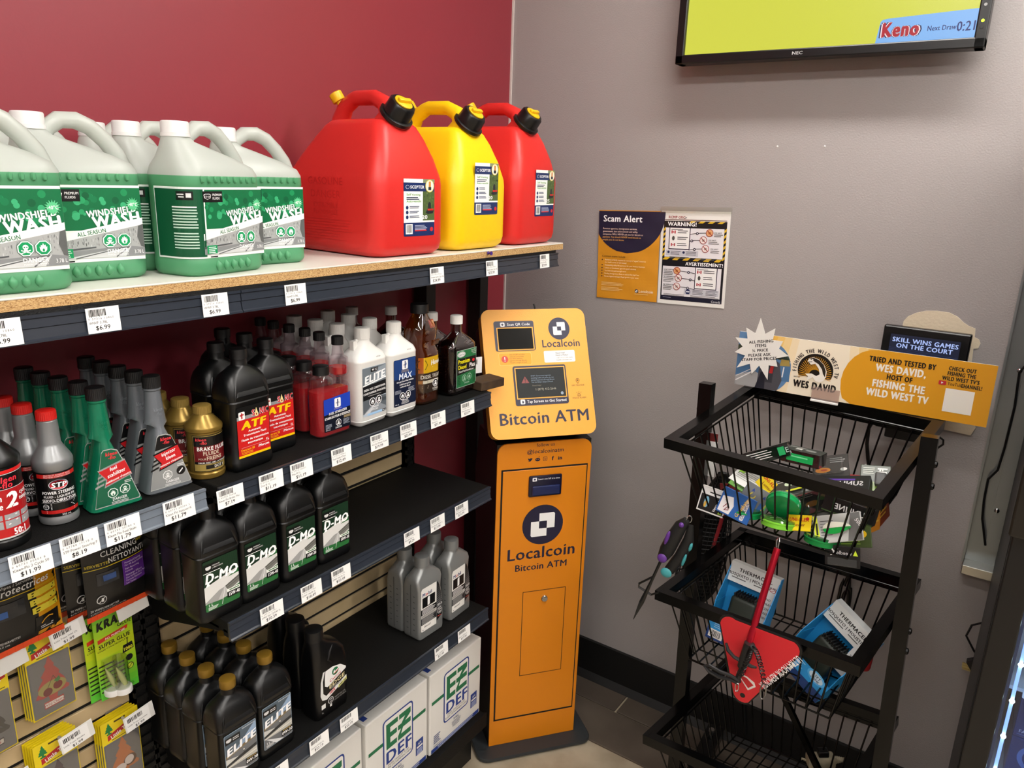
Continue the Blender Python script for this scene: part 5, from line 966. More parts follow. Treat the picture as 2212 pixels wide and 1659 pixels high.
P.build('title_print', HD, (0, -.0002, 0)); Ps.build('scan_print', q1, (0, -.0013, 0)); Pt.build('tap_print', q2, (0, -.0013, 0)); Pw.build('warning_sticker', HD, (0, -.0002, 0)); Ph.build('help_sticker', HD, (0, -.0002, 0)); Pg.build('tracker_print', HD, (0, -.0002, 0)); Pa.build('alarm_print', HD, (0, -.0002, 0)); Lh = Decal(); coin(Lh, .0755, .309, .0335, '2a2840'); Lh.build('logo_print', HD, (0, -.0002, 0))
S_ = Decal(); S_.poly([(-.058, .150), (-.034, .150), (-.046, .170)], 'a03a36', 0).text('!', -.046, .1525, .012, '3a1414', 1, b=.03)
for i, t_ in enumerate(('STOP. Government agencies', 'including CRA and police do not', 'demand payment through Bitcoin.', 'You are likely a target of fraud.')): S_.text(t_, -.028, .1685 - i * .0062, .004, '8fa0b4', 0, al=-1, b=.003, sx=.9)
S_.text('Need Help?', -.026, .140, .004, '8a7c68', 0, al=-1, b=0).text('1 (877) 412-2646', -.018, .1275, .0062, 'b9ae98', 0, al=-1, b=.005).ell(.064, .116, .0045, .0045, 'a8b4c4', 0, 14)
S_.build('screen_print', q2, (0, -.0025, 0), mat=print_mat('screen_print', .3, .9))
ob('antenna', MB().tube([(.03, .06, .35), (.028, .062, .395), (.0255, .062, .402)], .0028, 8), M_black, HD)

# ================================================================ GREY WALL: TELEVISION, POSTERS, TABLET
WR = (0, 0, R(-90))
TV = thing('television', 'black wall television showing a yellow keno screen', 'television', (-.1, -.9965, 2.124), WR)
tw, tz = .743, .442
b = MB(); e = .0235
b.rbox(-tw / 2, tw / 2, 0, .05, 0, e, .003); b.rbox(-tw / 2, tw / 2, 0, .05, tz - e, tz, .003); b.rbox(-tw / 2, -tw / 2 + e, 0, .05, 0, tz, .003); b.rbox(tw / 2 - e, tw / 2, 0, .05, 0, tz, .003)
ob('frame', b, pm('tv_black', '0b0c0d', .3), TV); ob('back', MB().rbox(-tw / 2 + .01, tw / 2 - .01, .012, .065, .01, tz - .01, .01), M_black, TV)
mt = MB().box(-.2, .2, .065, .075, .08, .32); mt.box(-.03, .03, .075, .0995, .1, .3); ob('wall_mount', mt, M_blackmetal, TV)
K = Decal(gap=.00025); sw, sh = (tw - 2 * e) / 2, tz - 2 * e
K.rect(-sw, 0, sw, sh, 'd2d546', 0); bx = -sw + .487
K.poly([(bx, 0), (bx + .006, .048), (bx + .010, .052), (bx + .02, .054), (sw, .062), (sw, 0)], '7fb4ee', 1)
for o_, c_, lv in ((.0035, '1a1c50', 3), (.0018, 'f2dfe4', 4), (0, 'b01428', 5)): K.text('Keno', bx + .0515, .014, .030, c_, lv, b=.055 + o_ * 16, sx=.76)
K.text('Next Draw', bx + .139, .021, .0105, '14226a', 3, b=.018, sx=.80).text('0:21', sw + .002, .0165, .020, '14226a', 3, al=1, b=.02, sx=.78)
K.build('screen', TV, (0, .0105, e), mat=print_mat('tv_screen', .25, 1.0))
N_ = Decal(); N_.text('NEC', -.04, .008, .0075, 'b4b4b4', 0, b=.02, sx=1.2); N_.build('badge', TV, (0, -.0002, 0))
for nm_, z_, c_, e_ in (('power_light', .057, 'b8e020', ('c8f020', 1.5)), ('remote_sensor', .043, '020202', None), ('button', .090, '8a8a8a', None)):
    ob(nm_, MB().lathe([(.0035, 0), (.0032, .0008)], 12, M=Matrix.Translation((tw / 2 - .012, 0, z_)) @ Matrix.Rotation(R(90), 4, 'X')), pm('tv_' + nm_, c_, .3, emit=e_), TV)

def wavy(d, amp, f1, seed):
    rs = random.Random(seed); ph = [rs.uniform(0, 6) for _ in range(4)]
    return lambda u, v, h: (u, -h - .0015 - amp * (1 + math.sin(u * f1 + v * 17 + ph[0]) * math.sin(v * f1 * 1.3 - u * 9 + ph[1])), v)
sc_ = thing('scam_alert_poster', 'creased orange and navy scam alert poster taped to the grey wall', 'poster', (-.0006, -.484, 1.436), (R(0), R(0), R(-90)))
A = Decal(wavy(None, .0012, 46, 2), .00035); pw, ph_ = .213, .281
A.rect(-pw / 2, 0, pw / 2, ph_, 'd18e1e', 0, 24, 30)
cx, cy, cr = -.002, .272, .124
hp = [(-pw / 2, ph_ - .002)] + [(-pw / 2, cy - math.sqrt(max(0, cr ** 2 - (pw / 2 + cx) ** 2)))] + [(cx + cr * math.cos(a), cy + cr * math.sin(a)) for a in [R(-148 + i * 6.2) for i in range(24)] if cx + cr * math.cos(a) > -pw / 2] + [(cx + cr - .006, ph_ - .002)]
rows = 22                                            # the navy half disc follows the crumpled sheet
for i in range(rows):
    z0 = cy - cr + (ph_ - .002 - cy + cr) * i / rows; z1 = cy - cr + (ph_ - .002 - cy + cr) * (i + 1) / rows
    f_ = lambda z: math.sqrt(max(0, cr ** 2 - (z - cy) ** 2))
    n = 16; lo = lambda z: max(-pw / 2, cx - f_(z)); hi = lambda z: cx + f_(z)
    pts = [(lo(z0) + (hi(z0) - lo(z0)) * k / n, z0) for k in range(n + 1)] + [(lo(z1) + (hi(z1) - lo(z1)) * k / n, z1) for k in range(n + 1)]
    A.put(pts, [(k, k + 1, n + 2 + k, n + 1 + k) for k in range(n)], '1f1a34', 1)
A.text('Scam Alert', -pw / 2 + .016, .246, .0195, 'f6f6f6', 4, al=-1, b=.03, sx=.98)
for i, t_ in enumerate(('Revenue agencies, immigration services,', 'government, law enforcement and utility', 'companies WILL NEVER ask you for bitcoin as', 'payment. You should NEVER send bitcoin to', 'people you do not know.')): A.text(t_, -pw / 2 + .0155, .2215 - i * .0088, .0052, 'e9c9b8' if i < 3 else 'dca054', 4, al=-1, b=.014, sx=.94)
A.text('Common scams include:', -pw / 2 + .015, .1335, .0058, '3a2a14', 4, al=-1, b=.008)
for i, (t_, z) in enumerate((('Romance or family requests for money in "urgent" scenarios', .1225), ('(i.e. health scares or bail money)', .1145), ('Outstanding utility bill payments for your home or business', .1055), ("Lottery or investment 'get-rich-quick' schemes", .0965), ('You have not paid enough taxes', .0875), ('Pending immigrations fines or outstanding legal fees', .0785), ('Border Agents managed illegal goods in your name', .0695))):
    A.text(t_, -pw / 2 + .026, z, .0046, 'f0dcb4', 4, al=-1, b=.006, sx=.86)
    if i != 1: A.ell(-pw / 2 + .0165, z + .002, .0021, .0021, '2a2436', 4, 10)
A.lines(-pw / 2 + .016, .052, .0, 3, .0042, .0014, 'e8c888', 4).lines(-pw / 2 + .016, .036, -.012, 3, .0042, .0014, 'e8c888', 4)
coin(A, .036, .030, .0062, '1f1a34'); A.text('Localcoin', .044, .0265, .0085, 'f4ead0', 4, al=-1, b=.012); A.lines(.03, .0215, .09, 1, .003, .0012, 'e8c888', 4)
rs = random.Random(9)
A.build('sheet', sc_, (0, 0, 0), (0, R(-2.2), 0), mat=PRINT)
rp = thing('warning_poster', 'white bilingual warning notice with yellow black hazard border on grey wall', 'poster', (-.0006, -.700, 1.443), (0, 0, R(-90)))
G = Decal(wavy(None, 0, 22, 4), .00022); pw, ph_ = .216, .283
G.rect(-pw / 2, 0, pw / 2, ph_, 'e6e4df', 0, 14, 16)
G.text('RCMP GRC', -.085, .261, .0072, '8a2a2a', 4, al=-1, b=.02); G.rect(-.098, .256, .098, .258, '5a2a22', 2); G.poly([(-.034, .262), (-.026, .266), (-.028, .262)], '1a1a1a', 3)
G.rect(-.099, .012, .099, .254, '14141a', 1)
def hz(x0, y0, x1, y1, n, vert=False):
    for i in range(n):
        if vert:
            a = y0 + (y1 - y0) * i / n; s_ = (y1 - y0) / n; G.poly([(x0, a), (x1, a + s_ * .4), (x1, a + s_ * .9), (x0, a + s_ * .5)], 'd8b02a', 3)
        else:
            a = x0 + (x1 - x0) * i / n; s_ = (x1 - x0) / n; G.poly([(a, y0), (a + s_ * .5, y0), (a + s_ * .8, y1), (a + s_ * .3, y1)], 'd8b02a', 3)
hz(-.02, .248, .099, .254, 4); hz(-.099, .145, -.092, .237, 6, True); hz(.092, .140, .099, .237, 6, True); hz(-.099, .136, .099, .144, 6)
G.text('WARNING!', -.086, .239, .0115, 'f6f6f6', 4, al=-1, b=.035); G.rect(-.092, .145, .092, .233, 'e2e0e4', 3); G.rect(-.080, .168, -.012, .236, '1f1a34', 4); G.rect(-.0775, .171, -.0145, .233, 'eeeeec', 5)
G.text('AVERTISSEMENT!', .096, .122, .0098, 'f6f6f6', 4, al=1, b=.035); G.rect(-.095, .026, .092, .117, 'e2e0e4', 3); G.rect(.010, .052, .080, .119, '1f1a34', 4); G.rect(.0125, .0545, .0775, .117, 'eeeeec', 5)
for bx_, bz in ((-.0775, .171), (.0125, .0545)):
    for j in (0, 2):
        z = bz + .007 + j * .019; G.rect(bx_ + .005, z, bx_ + .0185, z + .009, 'eeeeec', 6); G.rect(bx_ + .005, z, bx_ + .0085, z + .009, 'b0242c', 7); G.rect(bx_ + .015, z, bx_ + .0185, z + .009, 'b0242c', 7); G.ell(bx_ + .0118, z + .0045, .002, .0025, 'b0242c', 7, 6)
    G.ell(bx_ + .012, bz + .031, .0045, .007, '4a4a48', 6, 9); G.lines(bx_ + .004, bz + .058, bx_ + .05, 1, .003, .0016, '444444', 6)
    for j in range(3): G.lines(bx_ + .025, bz + .0165 + j * .019, bx_ + .06, 2, .0055, .0022, '44444a', 6)
for x, z, kx, sgn, bzx in ((.048, .221, .010, 1, -.0145), (.030, .199, -.006, 1, -.0145), (.038, .174, .004, 1, -.0145), (-.048, .104, -.010, -1, .0125), (-.042, .082, -.003, -1, .0125), (-.046, .056, -.010, -1, .0125)):
    G.line([(bzx, z - .006), (kx, z - .002), (x, z)], .0016, '26222c', 6); G.ell(kx, z - .003, .0042, .0042, '1f1a34', 7, 14).ell(kx, z - .003, .0018, .0018, 'f0f0f0', 8, 8)
    G.ell(x, z, .0115, .0115, '9a3030', 7, 22).ell(x, z, .0098, .0098, 'd8a070' if z in (.221, .104) else 'e6dcd8', 8, 22); G.line([(x - .007, z + .007), (x + .007, z - .007)], .002, '9a3030', 10).rect(x - .004, z - .004, x + .004, z + .003, 'b87838' if z in (.221, .104) else 'a0a09a', 9)
for x, z, t_ in ((.062, .2195, 'DO NOT'), (.046, .198, 'DO NOT'), (.054, .172, 'DO NOT'), (-.091, .104, "N'ACCEPTENT"), (-.091, .083, 'NE DEMANDENT'), (-.091, .058, 'NE MENACENT')):
    G.text(t_, x, z, .0038, '202020', 6, al=-1, b=.025); G.lines(x, z - .0025, min(x + .034, .09), 3 if x < 0 else 2, .0048, .0019, '5a5a58', 6)
G.rect(-.088, .149, .016, .166, 'c4c4cc', 4); G.ell(-.079, .160, .004, .004, '28305a', 5, 12).ell(-.030, .160, .004, .004, '28305a', 5, 12).lines(-.072, .163, -.036, 3, .0042, .0016, '5a5a62', 5).lines(-.023, .163, .012, 3, .0042, .0016, '5a5a62', 5)
G.rect(-.022, .033, .088, .051, 'c4c4cc', 4); G.ell(-.009, .042, .0085, .0085, '28305a', 5, 6).rect(-.015, .0405, -.003, .0435, 'e0e0e8', 6).lines(.006, .049, .042, 4, .004, .0015, '5a5a62', 5).lines(.048, .049, .086, 4, .004, .0015, '5a5a62', 5)
G.lines(-.075, .1525 - .006, -.002, 2, .0035, .0014, '6a6a68', 5).lines(.006, .1455, .085, 2, .0035, .0014, '6a6a68', 5).lines(-.088, .0315, -.01, 2, .0035, .0014, '6a6a68', 5).lines(0, .0315, .09, 2, .0035, .0014, '6a6a68', 5)
G.text('Canadä', .095, .0145, .0065, 'd8d8d8', 4, al=1, b=.005); G.lines(-.09, .021, -.06, 1, .003, .0015, '8a8a9a', 4); G.rect(-.098, .013, .098, .0255, '17182c', 2)
G.build('sheet', rp, (0, 0, 0), (0, R(-2.0), 0), mat=GLOSSP)
tp = MB().box(-.112, .112, -.0056, -.0050, .277, .296); ob('tape', tp, clear_mat('clear_sticky_tape', 'fafaf8', .08, .2, .05, 'd8d6d0'), rp, (0, 0, 0), (0, R(-2.0), 0))

# bare patch where something was unscrewed
pt = [(-1.291, 1.462), (-1.292, 1.475), (-1.300, 1.488), (-1.318, 1.500), (-1.340, 1.508), (-1.366, 1.511), (-1.392, 1.510), (-1.412, 1.502), (-1.428, 1.489), (-1.440, 1.482), (-1.456, 1.477), (-1.458, 1.455), (-1.468, 1.451), (-1.473, 1.441), (-1.470, 1.428), (-1.460, 1.426), (-1.462, 1.400), (-1.466, 1.30), (-1.500, 1.222), (-1.492, 1.200), (-1.41, 1.203), (-1.30, 1.22), (-1.288, 1.3)]
pb = MB().prism([(-y, z) for y, z in pt], -.0008, .002); tag(ob('wall_patch', pb, pm('bare_cream_plaster', 'd6c8ae', .7, bump=(120, .4)), None, (-.0012, 0, 0), WR), 'bare cream patch of unpainted plaster around the small tablet', 'wall patch')
# small tablet on the wall
tb = thing('tablet_display', 'small black tablet screen on wall behind the orange fishing sign', 'tablet', (-.055, -1.355, 1.330), WR)
ob('case', MB().rbox(-.1, .1, 0, .022, 0, .138, .004), pm('tablet_black', '08090a', .25), tb); ob('bracket', MB().box(-.03, .03, .022, .0538, .03, .1), M_black, tb)
Tt = Decal(); Tt.rect(-.081, .014, .079, .117, '141a30', 0); Tt.text('SKILL WINS GAMES', 0, .098, .0112, 'a9bcf0', 3, b=.04, sx=.98).text('ON THE COURT', 0, .083, .0112, 'a9bcf0', 3, b=.04, sx=.98).text("BUT IT CAN'T", 0, .044, .0112, '8a9cd0', 3, b=.04, sx=.98)
for i in range(5): Tt.line([(-.08, .082 - i * .004), (.078, .074 - i * .006)], .0006, '30406a', 1)
Tt.ell(-.012, .068, .004, .003, '4a6ad0', 2, 10).rect(.01, .062, .03, .07, '202a50', 2); Tt.build('screen', tb, (0, -.0002, 0), mat=print_mat('tablet_screen', .25, 1.0))
# power box under the rim of the rack, fixed to the wall with its leads
pbx = thing('power_adapter', 'black power adapter with leads on the wall behind top basket', 'adapter', (0, 0, 0))
ob('case', MB().rbox(-.052, -.02, -1.405, -1.298, 1.166, 1.212, .004), M_black, pbx); ob('plug_arm', MB().rbox(-.046, -.026, -1.30, -1.272, 1.188, 1.204, .003), M_black, pbx)
ob('wall_box', MB().rbox(-.02, -.0005, -1.295, -1.257, 1.03, 1.062, .002), M_paper, pbx)
ob('lead', MB().tube([(-.036, -1.275, 1.196), (-.036, -1.262, 1.192), (-.034, -1.256, 1.176), (-.032, -1.258, 1.13), (-.024, -1.266, 1.085), (-.012, -1.272, 1.055)], .005, 8), M_black, pbx)
ob('thin_lead', MB().tube([(-.036, -1.405, 1.19), (-.036, -1.425, 1.190), (-.034, -1.436, 1.183), (-.03, -1.437, 1.170), (-.026, -1.425, 1.155), (-.02, -1.405, 1.142), (-.012, -1.38, 1.13)], .0028, 8), M_black, pbx)
# black outlet plate with a plugged-in coiled cord
ol = thing('wall_outlet', 'black wall outlet with a plugged lead seen through the middle basket', 'outlet', (0, -1.023, .575), WR)
ob('plate', MB().rbox(-.038, .038, -.006, 0, -.06, .06, .002), M_black, ol); ob('plug', MB().rbox(-.014, .014, -.045, -.006, -.012, .022, .004), pm('dark_grey_rubber', '1c1c1c', .5), ol)
ob('cord', MB().tube([(0, -.04, .0), (.0, -.05, -.03), (-.01, -.04, -.08), (-.012, -.02, -.2), (-.0, -.016, -.40), (.02, -.02, -.52)], .0035, 8), M_black, ol)
for x, y, z in ((-.0005, -.907, 1.913), (-.0005, -1.032, 1.914)):
    tag(ob('wall_plug', MB().lathe([(.0022, 0), (.0022, .001), (.001, .002)], 10, M=Matrix.Rotation(R(-90), 4, 'Y')), M_white, None, (x, y, z)), 'tiny white wall plug under the television, %s of two' % ('left' if y > -.95 else 'right'), 'wall plug')

# stainless channel on the wall with a sill
chn = thing('steel_channel', 'stainless steel wall channel with a sill at right edge', 'channel', (0, 0, 0))
M_ss = pm('brushed_stainless', '8e9496', .32, .85, bump=(60, .1))
ob('back_plate', MB().box(-.004, -.0005, -1.80, -1.533, .862, 2.6), M_ss, chn); ob('flange', MB().box(-.03, -.0005, -1.535, -1.530, .862, 2.6), M_ss, chn); ob('step', MB().box(-.018, -.004, -1.80, -1.575, .905, 2.6), M_ss, chn)
ob('sill', MB().rbox(-.05, -.0005, -1.80, -1.534, .836, .862, .002), pm('bright_stainless', 'b4b2aa', .25, .9), chn)
ob('bolt', MB().lathe([(.006, 0), (.006, .003), (.003, .005)], 14, M=Matrix.Translation((-.018, -1.583, 1.02)) @ Matrix.Rotation(R(-90), 4, 'Y')), M_chrome, chn, smooth=40); ob('bolt', MB().lathe([(.006, 0), (.006, .003), (.003, .005)], 14, M=Matrix.Translation((-.018, -1.566, 1.39)) @ Matrix.Rotation(R(-90), 4, 'Y')), M_chrome, chn, smooth=40)
cb = [(-.03, -1.60, 1.45), (-.028, -1.578, 1.41), (-.026, -1.566, 1.388), (-.026, -1.572, 1.30), (-.026, -1.57, 1.19), (-.026, -1.566, 1.13), (-.024, -1.55, 1.10), (-.022, -1.551, 1.04), (-.022, -1.556, .99), (-.022, -1.575, .92)]
tag(ob('thin_cable', MB().tube(cb, .0028, 8), M_black), 'thin black cable trailing down inside the steel channel', 'cable')
pg = thing('unplugged_plug', 'unplugged power plug dangling beside the black cooler', 'plug', (-.05, -1.612, .575))
ob('lead', MB().tube([(0, -.01, .03), (0, .012, .055), (0, .035, .09), (0, .028, .125), (0, .008, .14), (0, -.02, .142)], .0028, 8), M_black, pg); ob('body', MB().rbox(-.012, .012, -.012, .008, -.02, .03, .003, M=Matrix.Rotation(R(-35), 4, 'X')), M_black, pg); ob('prong', MB().box(-.008, -.006, .008, .03, .0, .007).box(.006, .008, .008, .03, .0, .007).box(-.002, .002, .008, .028, -.009, -.005), pm('brass_prong', 'b0a070', .3, .9), pg)

# glass-door cooler at the right edge
CO = thing('drinks_cooler', 'black glass-door drinks cooler lit inside at the right picture edge', 'cooler', (0, 0, 0))
cy0, cx0 = -1.603, -.62
bl_ = pm('cooler_black', '070708', .4)
b = MB().box(cx0 + .03, -.06, cy0 - .012, cy0, 0, 2.0); b.box(cx0 + .03, -.06, cy0 - .75, cy0 - .738, 0, 2.0); b.box(-.075, -.06, cy0 - .74, cy0, 0, 2.0); b.box(cx0 + .03, -.06, cy0 - .74, cy0, 1.9, 2.0); b.box(cx0 + .03, -.06, cy0 - .74, cy0, 0, .18)
ob('cabinet', b, bl_, CO); ob('lining', MB().box(-.08, -.076, cy0 - .736, cy0 - .014, .18, 1.9).box(cx0 + .03, -.08, cy0 - .016, cy0 - .0125, .18, 1.9), pm('cooler_lining', '9fb4d8', .4), CO)
dr_ = MB().rbox(cx0, cx0 + .028, cy0 - .046, cy0 - .001, .05, 1.98, .003); dr_.rbox(cx0, cx0 + .028, cy0 - .75, cy0 - .705, .05, 1.98, .003); dr_.box(cx0, cx0 + .028, cy0 - .705, cy0 - .046, 1.9, 1.98); dr_.box(cx0, cx0 + .028, cy0 - .705, cy0 - .046, .05, .16)
do_ = ob('door', dr_, bl_, CO); ob('glass', MB().box(cx0 + .010, cx0 + .014, cy0 - .705, cy0 - .046, .16, 1.9), clear_mat('cooler_glass', 'dfe8f4', .06, .03), do_); ob('gasket', MB().box(cx0 + .015, cx0 + .027, cy0 - .052, cy0 - .046, .16, 1.9), pm('gasket_blue_grey', '3a4a6a', .3), do_)
ob('hinge_cover', MB().rbox(cx0 - .02, cx0 + .03, cy0 - .04, cy0 + .006, 1.20, 1.42, .004), pm('hinge_dark', '17140f', .35), do_)
ob('led_strip', MB().box(cx0 + .036, cx0 + .044, cy0 - .066, cy0 - .060, .2, 1.88), pm('led_tube', 'c8dcff', .3, emit=('8fb4ff', 1.6)), CO)
for i in range(14): ob('led', MB().lathe([(.005, 0), (.004, .003), (.001, .004)], 10, M=Matrix.Translation((cx0 + .034, cy0 - .063, .26 + i * .083)) @ Matrix.Rotation(R(-90), 4, 'Y')), pm('led_bead', 'ffffff', .3, emit=('e6fff8', 25.0)), CO)
for z in (.64, .86, 1.2): ob('wire_shelf', MB().box(cx0 + .06, -.09, cy0 - .72, cy0 - .02, z - .008, z), M_white, CO)
tray = ob('shelf_edge', MB().rbox(cx0 + .048, cx0 + .06, cy0 - .72, cy0 - .078, .845, .875, .003), M_white, CO)
def bcase(i, z):
    t = thing('drink_case', 'dark blue drinks case in the cooler, %s of two stacked' % ('upper' if i else 'lower'), 'drinks case', (cx0 + .075, cy0 - .22, z), WR, 'drinks cases in the cooler')
    ob('carton', MB().rbox(-.14, .14, 0, .3, 0, .1, .003), pm('blue_carton', '16306e', .4), t)
    q = Decal(); q.ell(-.08, .06, .045, .036, '5a7ac0', 0, 24).ell(-.08, .06, .036, .028, '16306e', 1, 24).text('B', -.078, .04, .042, '9ab0e0', 2, b=.05, sh=.2).text('FAMILY CLASSIC', -.132, .012, .007, 'c0d0f0', 2, al=-1, b=.01).rect(-.134, .0075, .1, .0085, '6a86c8', 1); q.build('print', t, (0, -.0003, 0)); return t
bcase(0, .641); bcase(1, .742)
for i in range(3):
    t = thing('drink_can', 'pale green drink can on cooler shelf, %s one' % ('nearest', 'middle', 'farthest')[i], 'can', (cx0 + .10, cy0 - .115 - i * .07, .861), group='cans in the cooler')
    ob('body', MB().lathe([(.026, 0), (.033, .008), (.033, .108), (.027, .120), (.028, .122), (.026, .120)], 28), pm('can_green_white', '9ec8a8', .25, .3, var=(40, 'd8ecd0', .4, .6)), t, smooth=40); ob('lid', MB().lathe([(.026, .1195), (.024, .1175), (.023, .1185)], 24), M_steel, t)
ob('price_strip', MB().box(cx0 + .046, cx0 + .0478, cy0 - .4, cy0 - .09, .812, .848), pm('price_strip_blue', '2a4f9e', .3), CO)

# ================================================================ WIRE BASKET RACK
RK = thing('basket_rack', 'black three-tier wire basket rack on casters by the grey wall', 'rack', (0, 0, 0))
BK = [[(-.606, -.918, 1.215), (-.151, -.970, 1.267), (-.203, -1.427, 1.266), (-.657, -1.376, 1.214)],
      [(-.613, -.934, .820), (-.155, -.986, .8225), (-.207, -1.443, .845), (-.664, -1.391, .8426)],
      [(-.643, -.950, .421), (-.186, -1.001, .404), (-.236, -1.456, .457), (-.693, -1.404, .474)]]
BK = [[Vector(p) for p in q] for q in BK]
LERP = lambda a, b_, t_: a + (b_ - a) * t_
BDEP = .185
BOT = []
for fl_, bl_2, br_, fr_ in BK:
    n = (fl_ - bl_2).cross(br_ - bl_2).normalized()
    if n.z < 0: n = -n
    bo = ob('basket', MB(), M_rackmetal, RK); m_ = MB()
    for a, b2 in ((fl_, bl_2), (bl_2, br_), (br_, fr_), (fr_, fl_)):
        dd = (b2 - a).normalized() * .0125; m_.beam(a - dd, b2 + dd, .025, .025, n)
    me_ = mesh('basket', m_); me_.materials.append(M_rackmetal); bo.data = me_
    c_ = (fl_ + bl_2 + br_ + fr_) / 4
    ins = lambda p, k=.93: c_ + (p - c_) * k
    top = [ins(p) - n * .017 for p in (fl_, bl_2, br_, fr_)]
    bot = [c_ + (p - c_) * .76 - n * BDEP for p in (fl_, bl_2, br_, fr_)]; BOT.append((bot, n))
    ob('rim_wire', MB().tube(top, .003, 6, True), M_rackmetal, bo)
    ob('floor_wire', MB().tube(bot, .003, 6, True), M_rackmetal, bo)
    N = 13
    for i in range(N + 1):      # wires front-floor-back
        k = i / N
        ob('wire', MB().tube([LERP(top[0], top[3], k), LERP(bot[0], bot[3], k), LERP(bot[1], bot[2], k), LERP(top[1], top[2], k)], .0023, 6), M_rackmetal, bo)
    for i in range(1, N):       # wires side-floor-side
        k = i / N
        P_ = [LERP(top[0], top[1], k), LERP(bot[0], bot[1], k), LERP(bot[3], bot[2], k), LERP(top[3], top[2], k)]
        ob('wire', MB().tube(P_ if i % 2 == 0 else P_[:2], .0023, 6), M_rackmetal, bo)
        if i % 2: ob('wire', MB().tube(P_[2:], .0023, 6), M_rackmetal, bo)
    # wide band of the basket's back rail
    ob('back_rail', MB().beam(bl_2 - n * .022, br_ - n * .022, .006, .026, n), M_rackmetal, bo)
def along(a, b_, z): return a + (b_ - a) * ((z - a.z) / (b_.z - a.z))
for s_, (i0, i1) in ((1, (0, 1)), (-1, (3, 2))):
    a = (BK[0][i0] + BK[0][i1]) / 2; c_ = (BK[2][i0] + BK[2][i1]) / 2; off = Vector((.0, .031 * s_, 0))
    tp_, bt = along(a, c_, 1.312 if s_ > 0 else 1.300) + off, along(a, c_, .075) + off
    ob('post', MB().beam(bt, tp_, .033, .033, (1, 0, 0)), M_rackmetal, RK)
    for q in range(3):
        pa = (BK[q][i0] + BK[q][i1]) / 2
        for dz in (0, -.05):
            p_ = along(a, c_, pa.z + dz) + off + Vector((0, .016 * s_, 0))
            ob('bolt', MB().lathe([(.008, 0), (.0075, .004), (.004, .006)], 12, M=Matrix.Translation(p_) @ Matrix.Rotation(R(-90 * s_), 4, 'X')), M_rackmetal, RK, smooth=40)
    f0, f1 = Vector((-.74, bt.y + .055 * -s_, .09)), Vector((-.10, bt.y - .01 * s_, .09))
    ob('foot_rail', MB().beam(f0, f1, .05, .03), M_rackmetal, RK)
    ob('gusset', MB().prism([(0, 0), (.09, 0), (0, .14)], -.003, .003, M=Matrix.Translation(Vector((bt.x, bt.y, .10)))), M_rackmetal, RK)
    for fx in (f0 + Vector((.05, 0, 0)), f1 - Vector((.05, 0, 0))):
        w_ = ob('caster', MB().rbox(fx.x - .022, fx.x + .022, fx.y - .014, fx.y + .014, .055, .075, .003).lathe([(.006, .075), (.006, .118), (.009, .118), (.009, .126)], 12, cx=fx.x, cy=fx.y), M_steel, RK)
        ob('wheel', MB().lathe([(.018, -.011), (.027, -.009), (.027, .009), (.018, .011)], 24, M=Matrix.Translation(Vector((fx.x, fx.y, .034))) @ Matrix.Rotation(R(90), 4, 'X')), pm('grey_caster_rubber', '35383a', .5), w_, smooth=40)
ob('cross_bar', MB().beam((-.40, -1.00, .10), (-.46, -1.40, .10), .03, .03), M_rackmetal, RK)
ob('cross_bar', MB().beam((-.20, -1.02, .62), (-.34, -1.38, .20), .010, .018), M_rackmetal, RK)

# ---- sign clipped to the back rail
SG = thing('fishing_sign', 'long orange fishing show sign clipped to the top basket', 'sign', (-.2, -.926, 1.2765), (0, R(-.4), R(-90)))
sl_, shh = .598, .148
ob('board', MB().rbox(0, sl_, 0, .003, 0, shh, .001), pm('sign_board_white', 'e8e6e0', .5), SG)
S = Decal(); AM, DK = 'd99a1e', '16130e'
S.rect(0, 0, sl_, shh, 'ecd9b0', 0)
for i, (k, c_) in enumerate(((1, 'e6b452'), (.86, 'e8c070'), (.72, 'eacd92'), (.58, 'ecd9b4'), (.44, 'eee3cc'))): S.poly([(max(.0, .215 - .17 * k), 0), (.215 + .17 * k, 0), (.215 + .15 * k, shh), (max(0, .215 - .13 * k), shh)], c_, 1 + i * .2)
# right-hand amber field with a round left side
S.poly([(sl_, 0), (sl_, shh), (.372, shh)] + [(.345 + .075 * math.cos(a), .055 + .092 * math.sin(a)) for a in [R(88 + i * 15) for i in range(9)]] + [(.30, 0)], AM, 3)
# lake photograph in a round-ended panel
ph2 = [(0, 0), (.095, 0)] + [(.075 + .07 * math.cos(R(-60 + i * 12)), .062 + .073 * math.sin(R(-60 + i * 12))) for i in range(13)] + [(.09, shh), (0, shh)]
S.poly(ph2, '5d83ad', 4); S.poly([(0, .09), (.142, .085), (.13, .105), (.1, .118), (0, .112)], '3e4a3a', 5); S.poly([(.115, .070), (.142, .072), (.138, .088), (.118, .088)], 'a08a4a', 6)
for i in range(9): x = .098 + i * .0045; S.poly([(x - .003, .088), (x + .003, .088), (x, .104 - .004 * (i % 3))], '26332a', 6)
S.poly([(0, .02), (.144, .03), (.143, .078), (0, .085)], '4a7096', 5); S.poly([(0, 0), (.10, 0), (.12, .012), (.05, .046), (0, .026)], '9a9a9a', 6); S.line([(.002, .012), (.055, .05)], .003, 'd8d8d8', 7).line([(.002, .024), (.05, .055)], .002, 'c8c8c8', 7)
S.poly([(.060, 0), (.115, 0), (.125, .03), (.115, .075), (.095, .09), (.075, .085), (.062, .05)], '4a4a50', 8); S.poly([(.082, .02), (.1, .02), (.102, .07), (.085, .07)], '34353c', 9); S.poly([(.090, .046), (.099, .046), (.101, .066), (.093, .070)], 'b02a2a', 10); S.poly([(.056, 0), (.082, 0), (.08, .05), (.068, .045)], '22242e', 9); S.line([(.125, .040), (.127, .068)], .003, 'e4e4e4', 9)
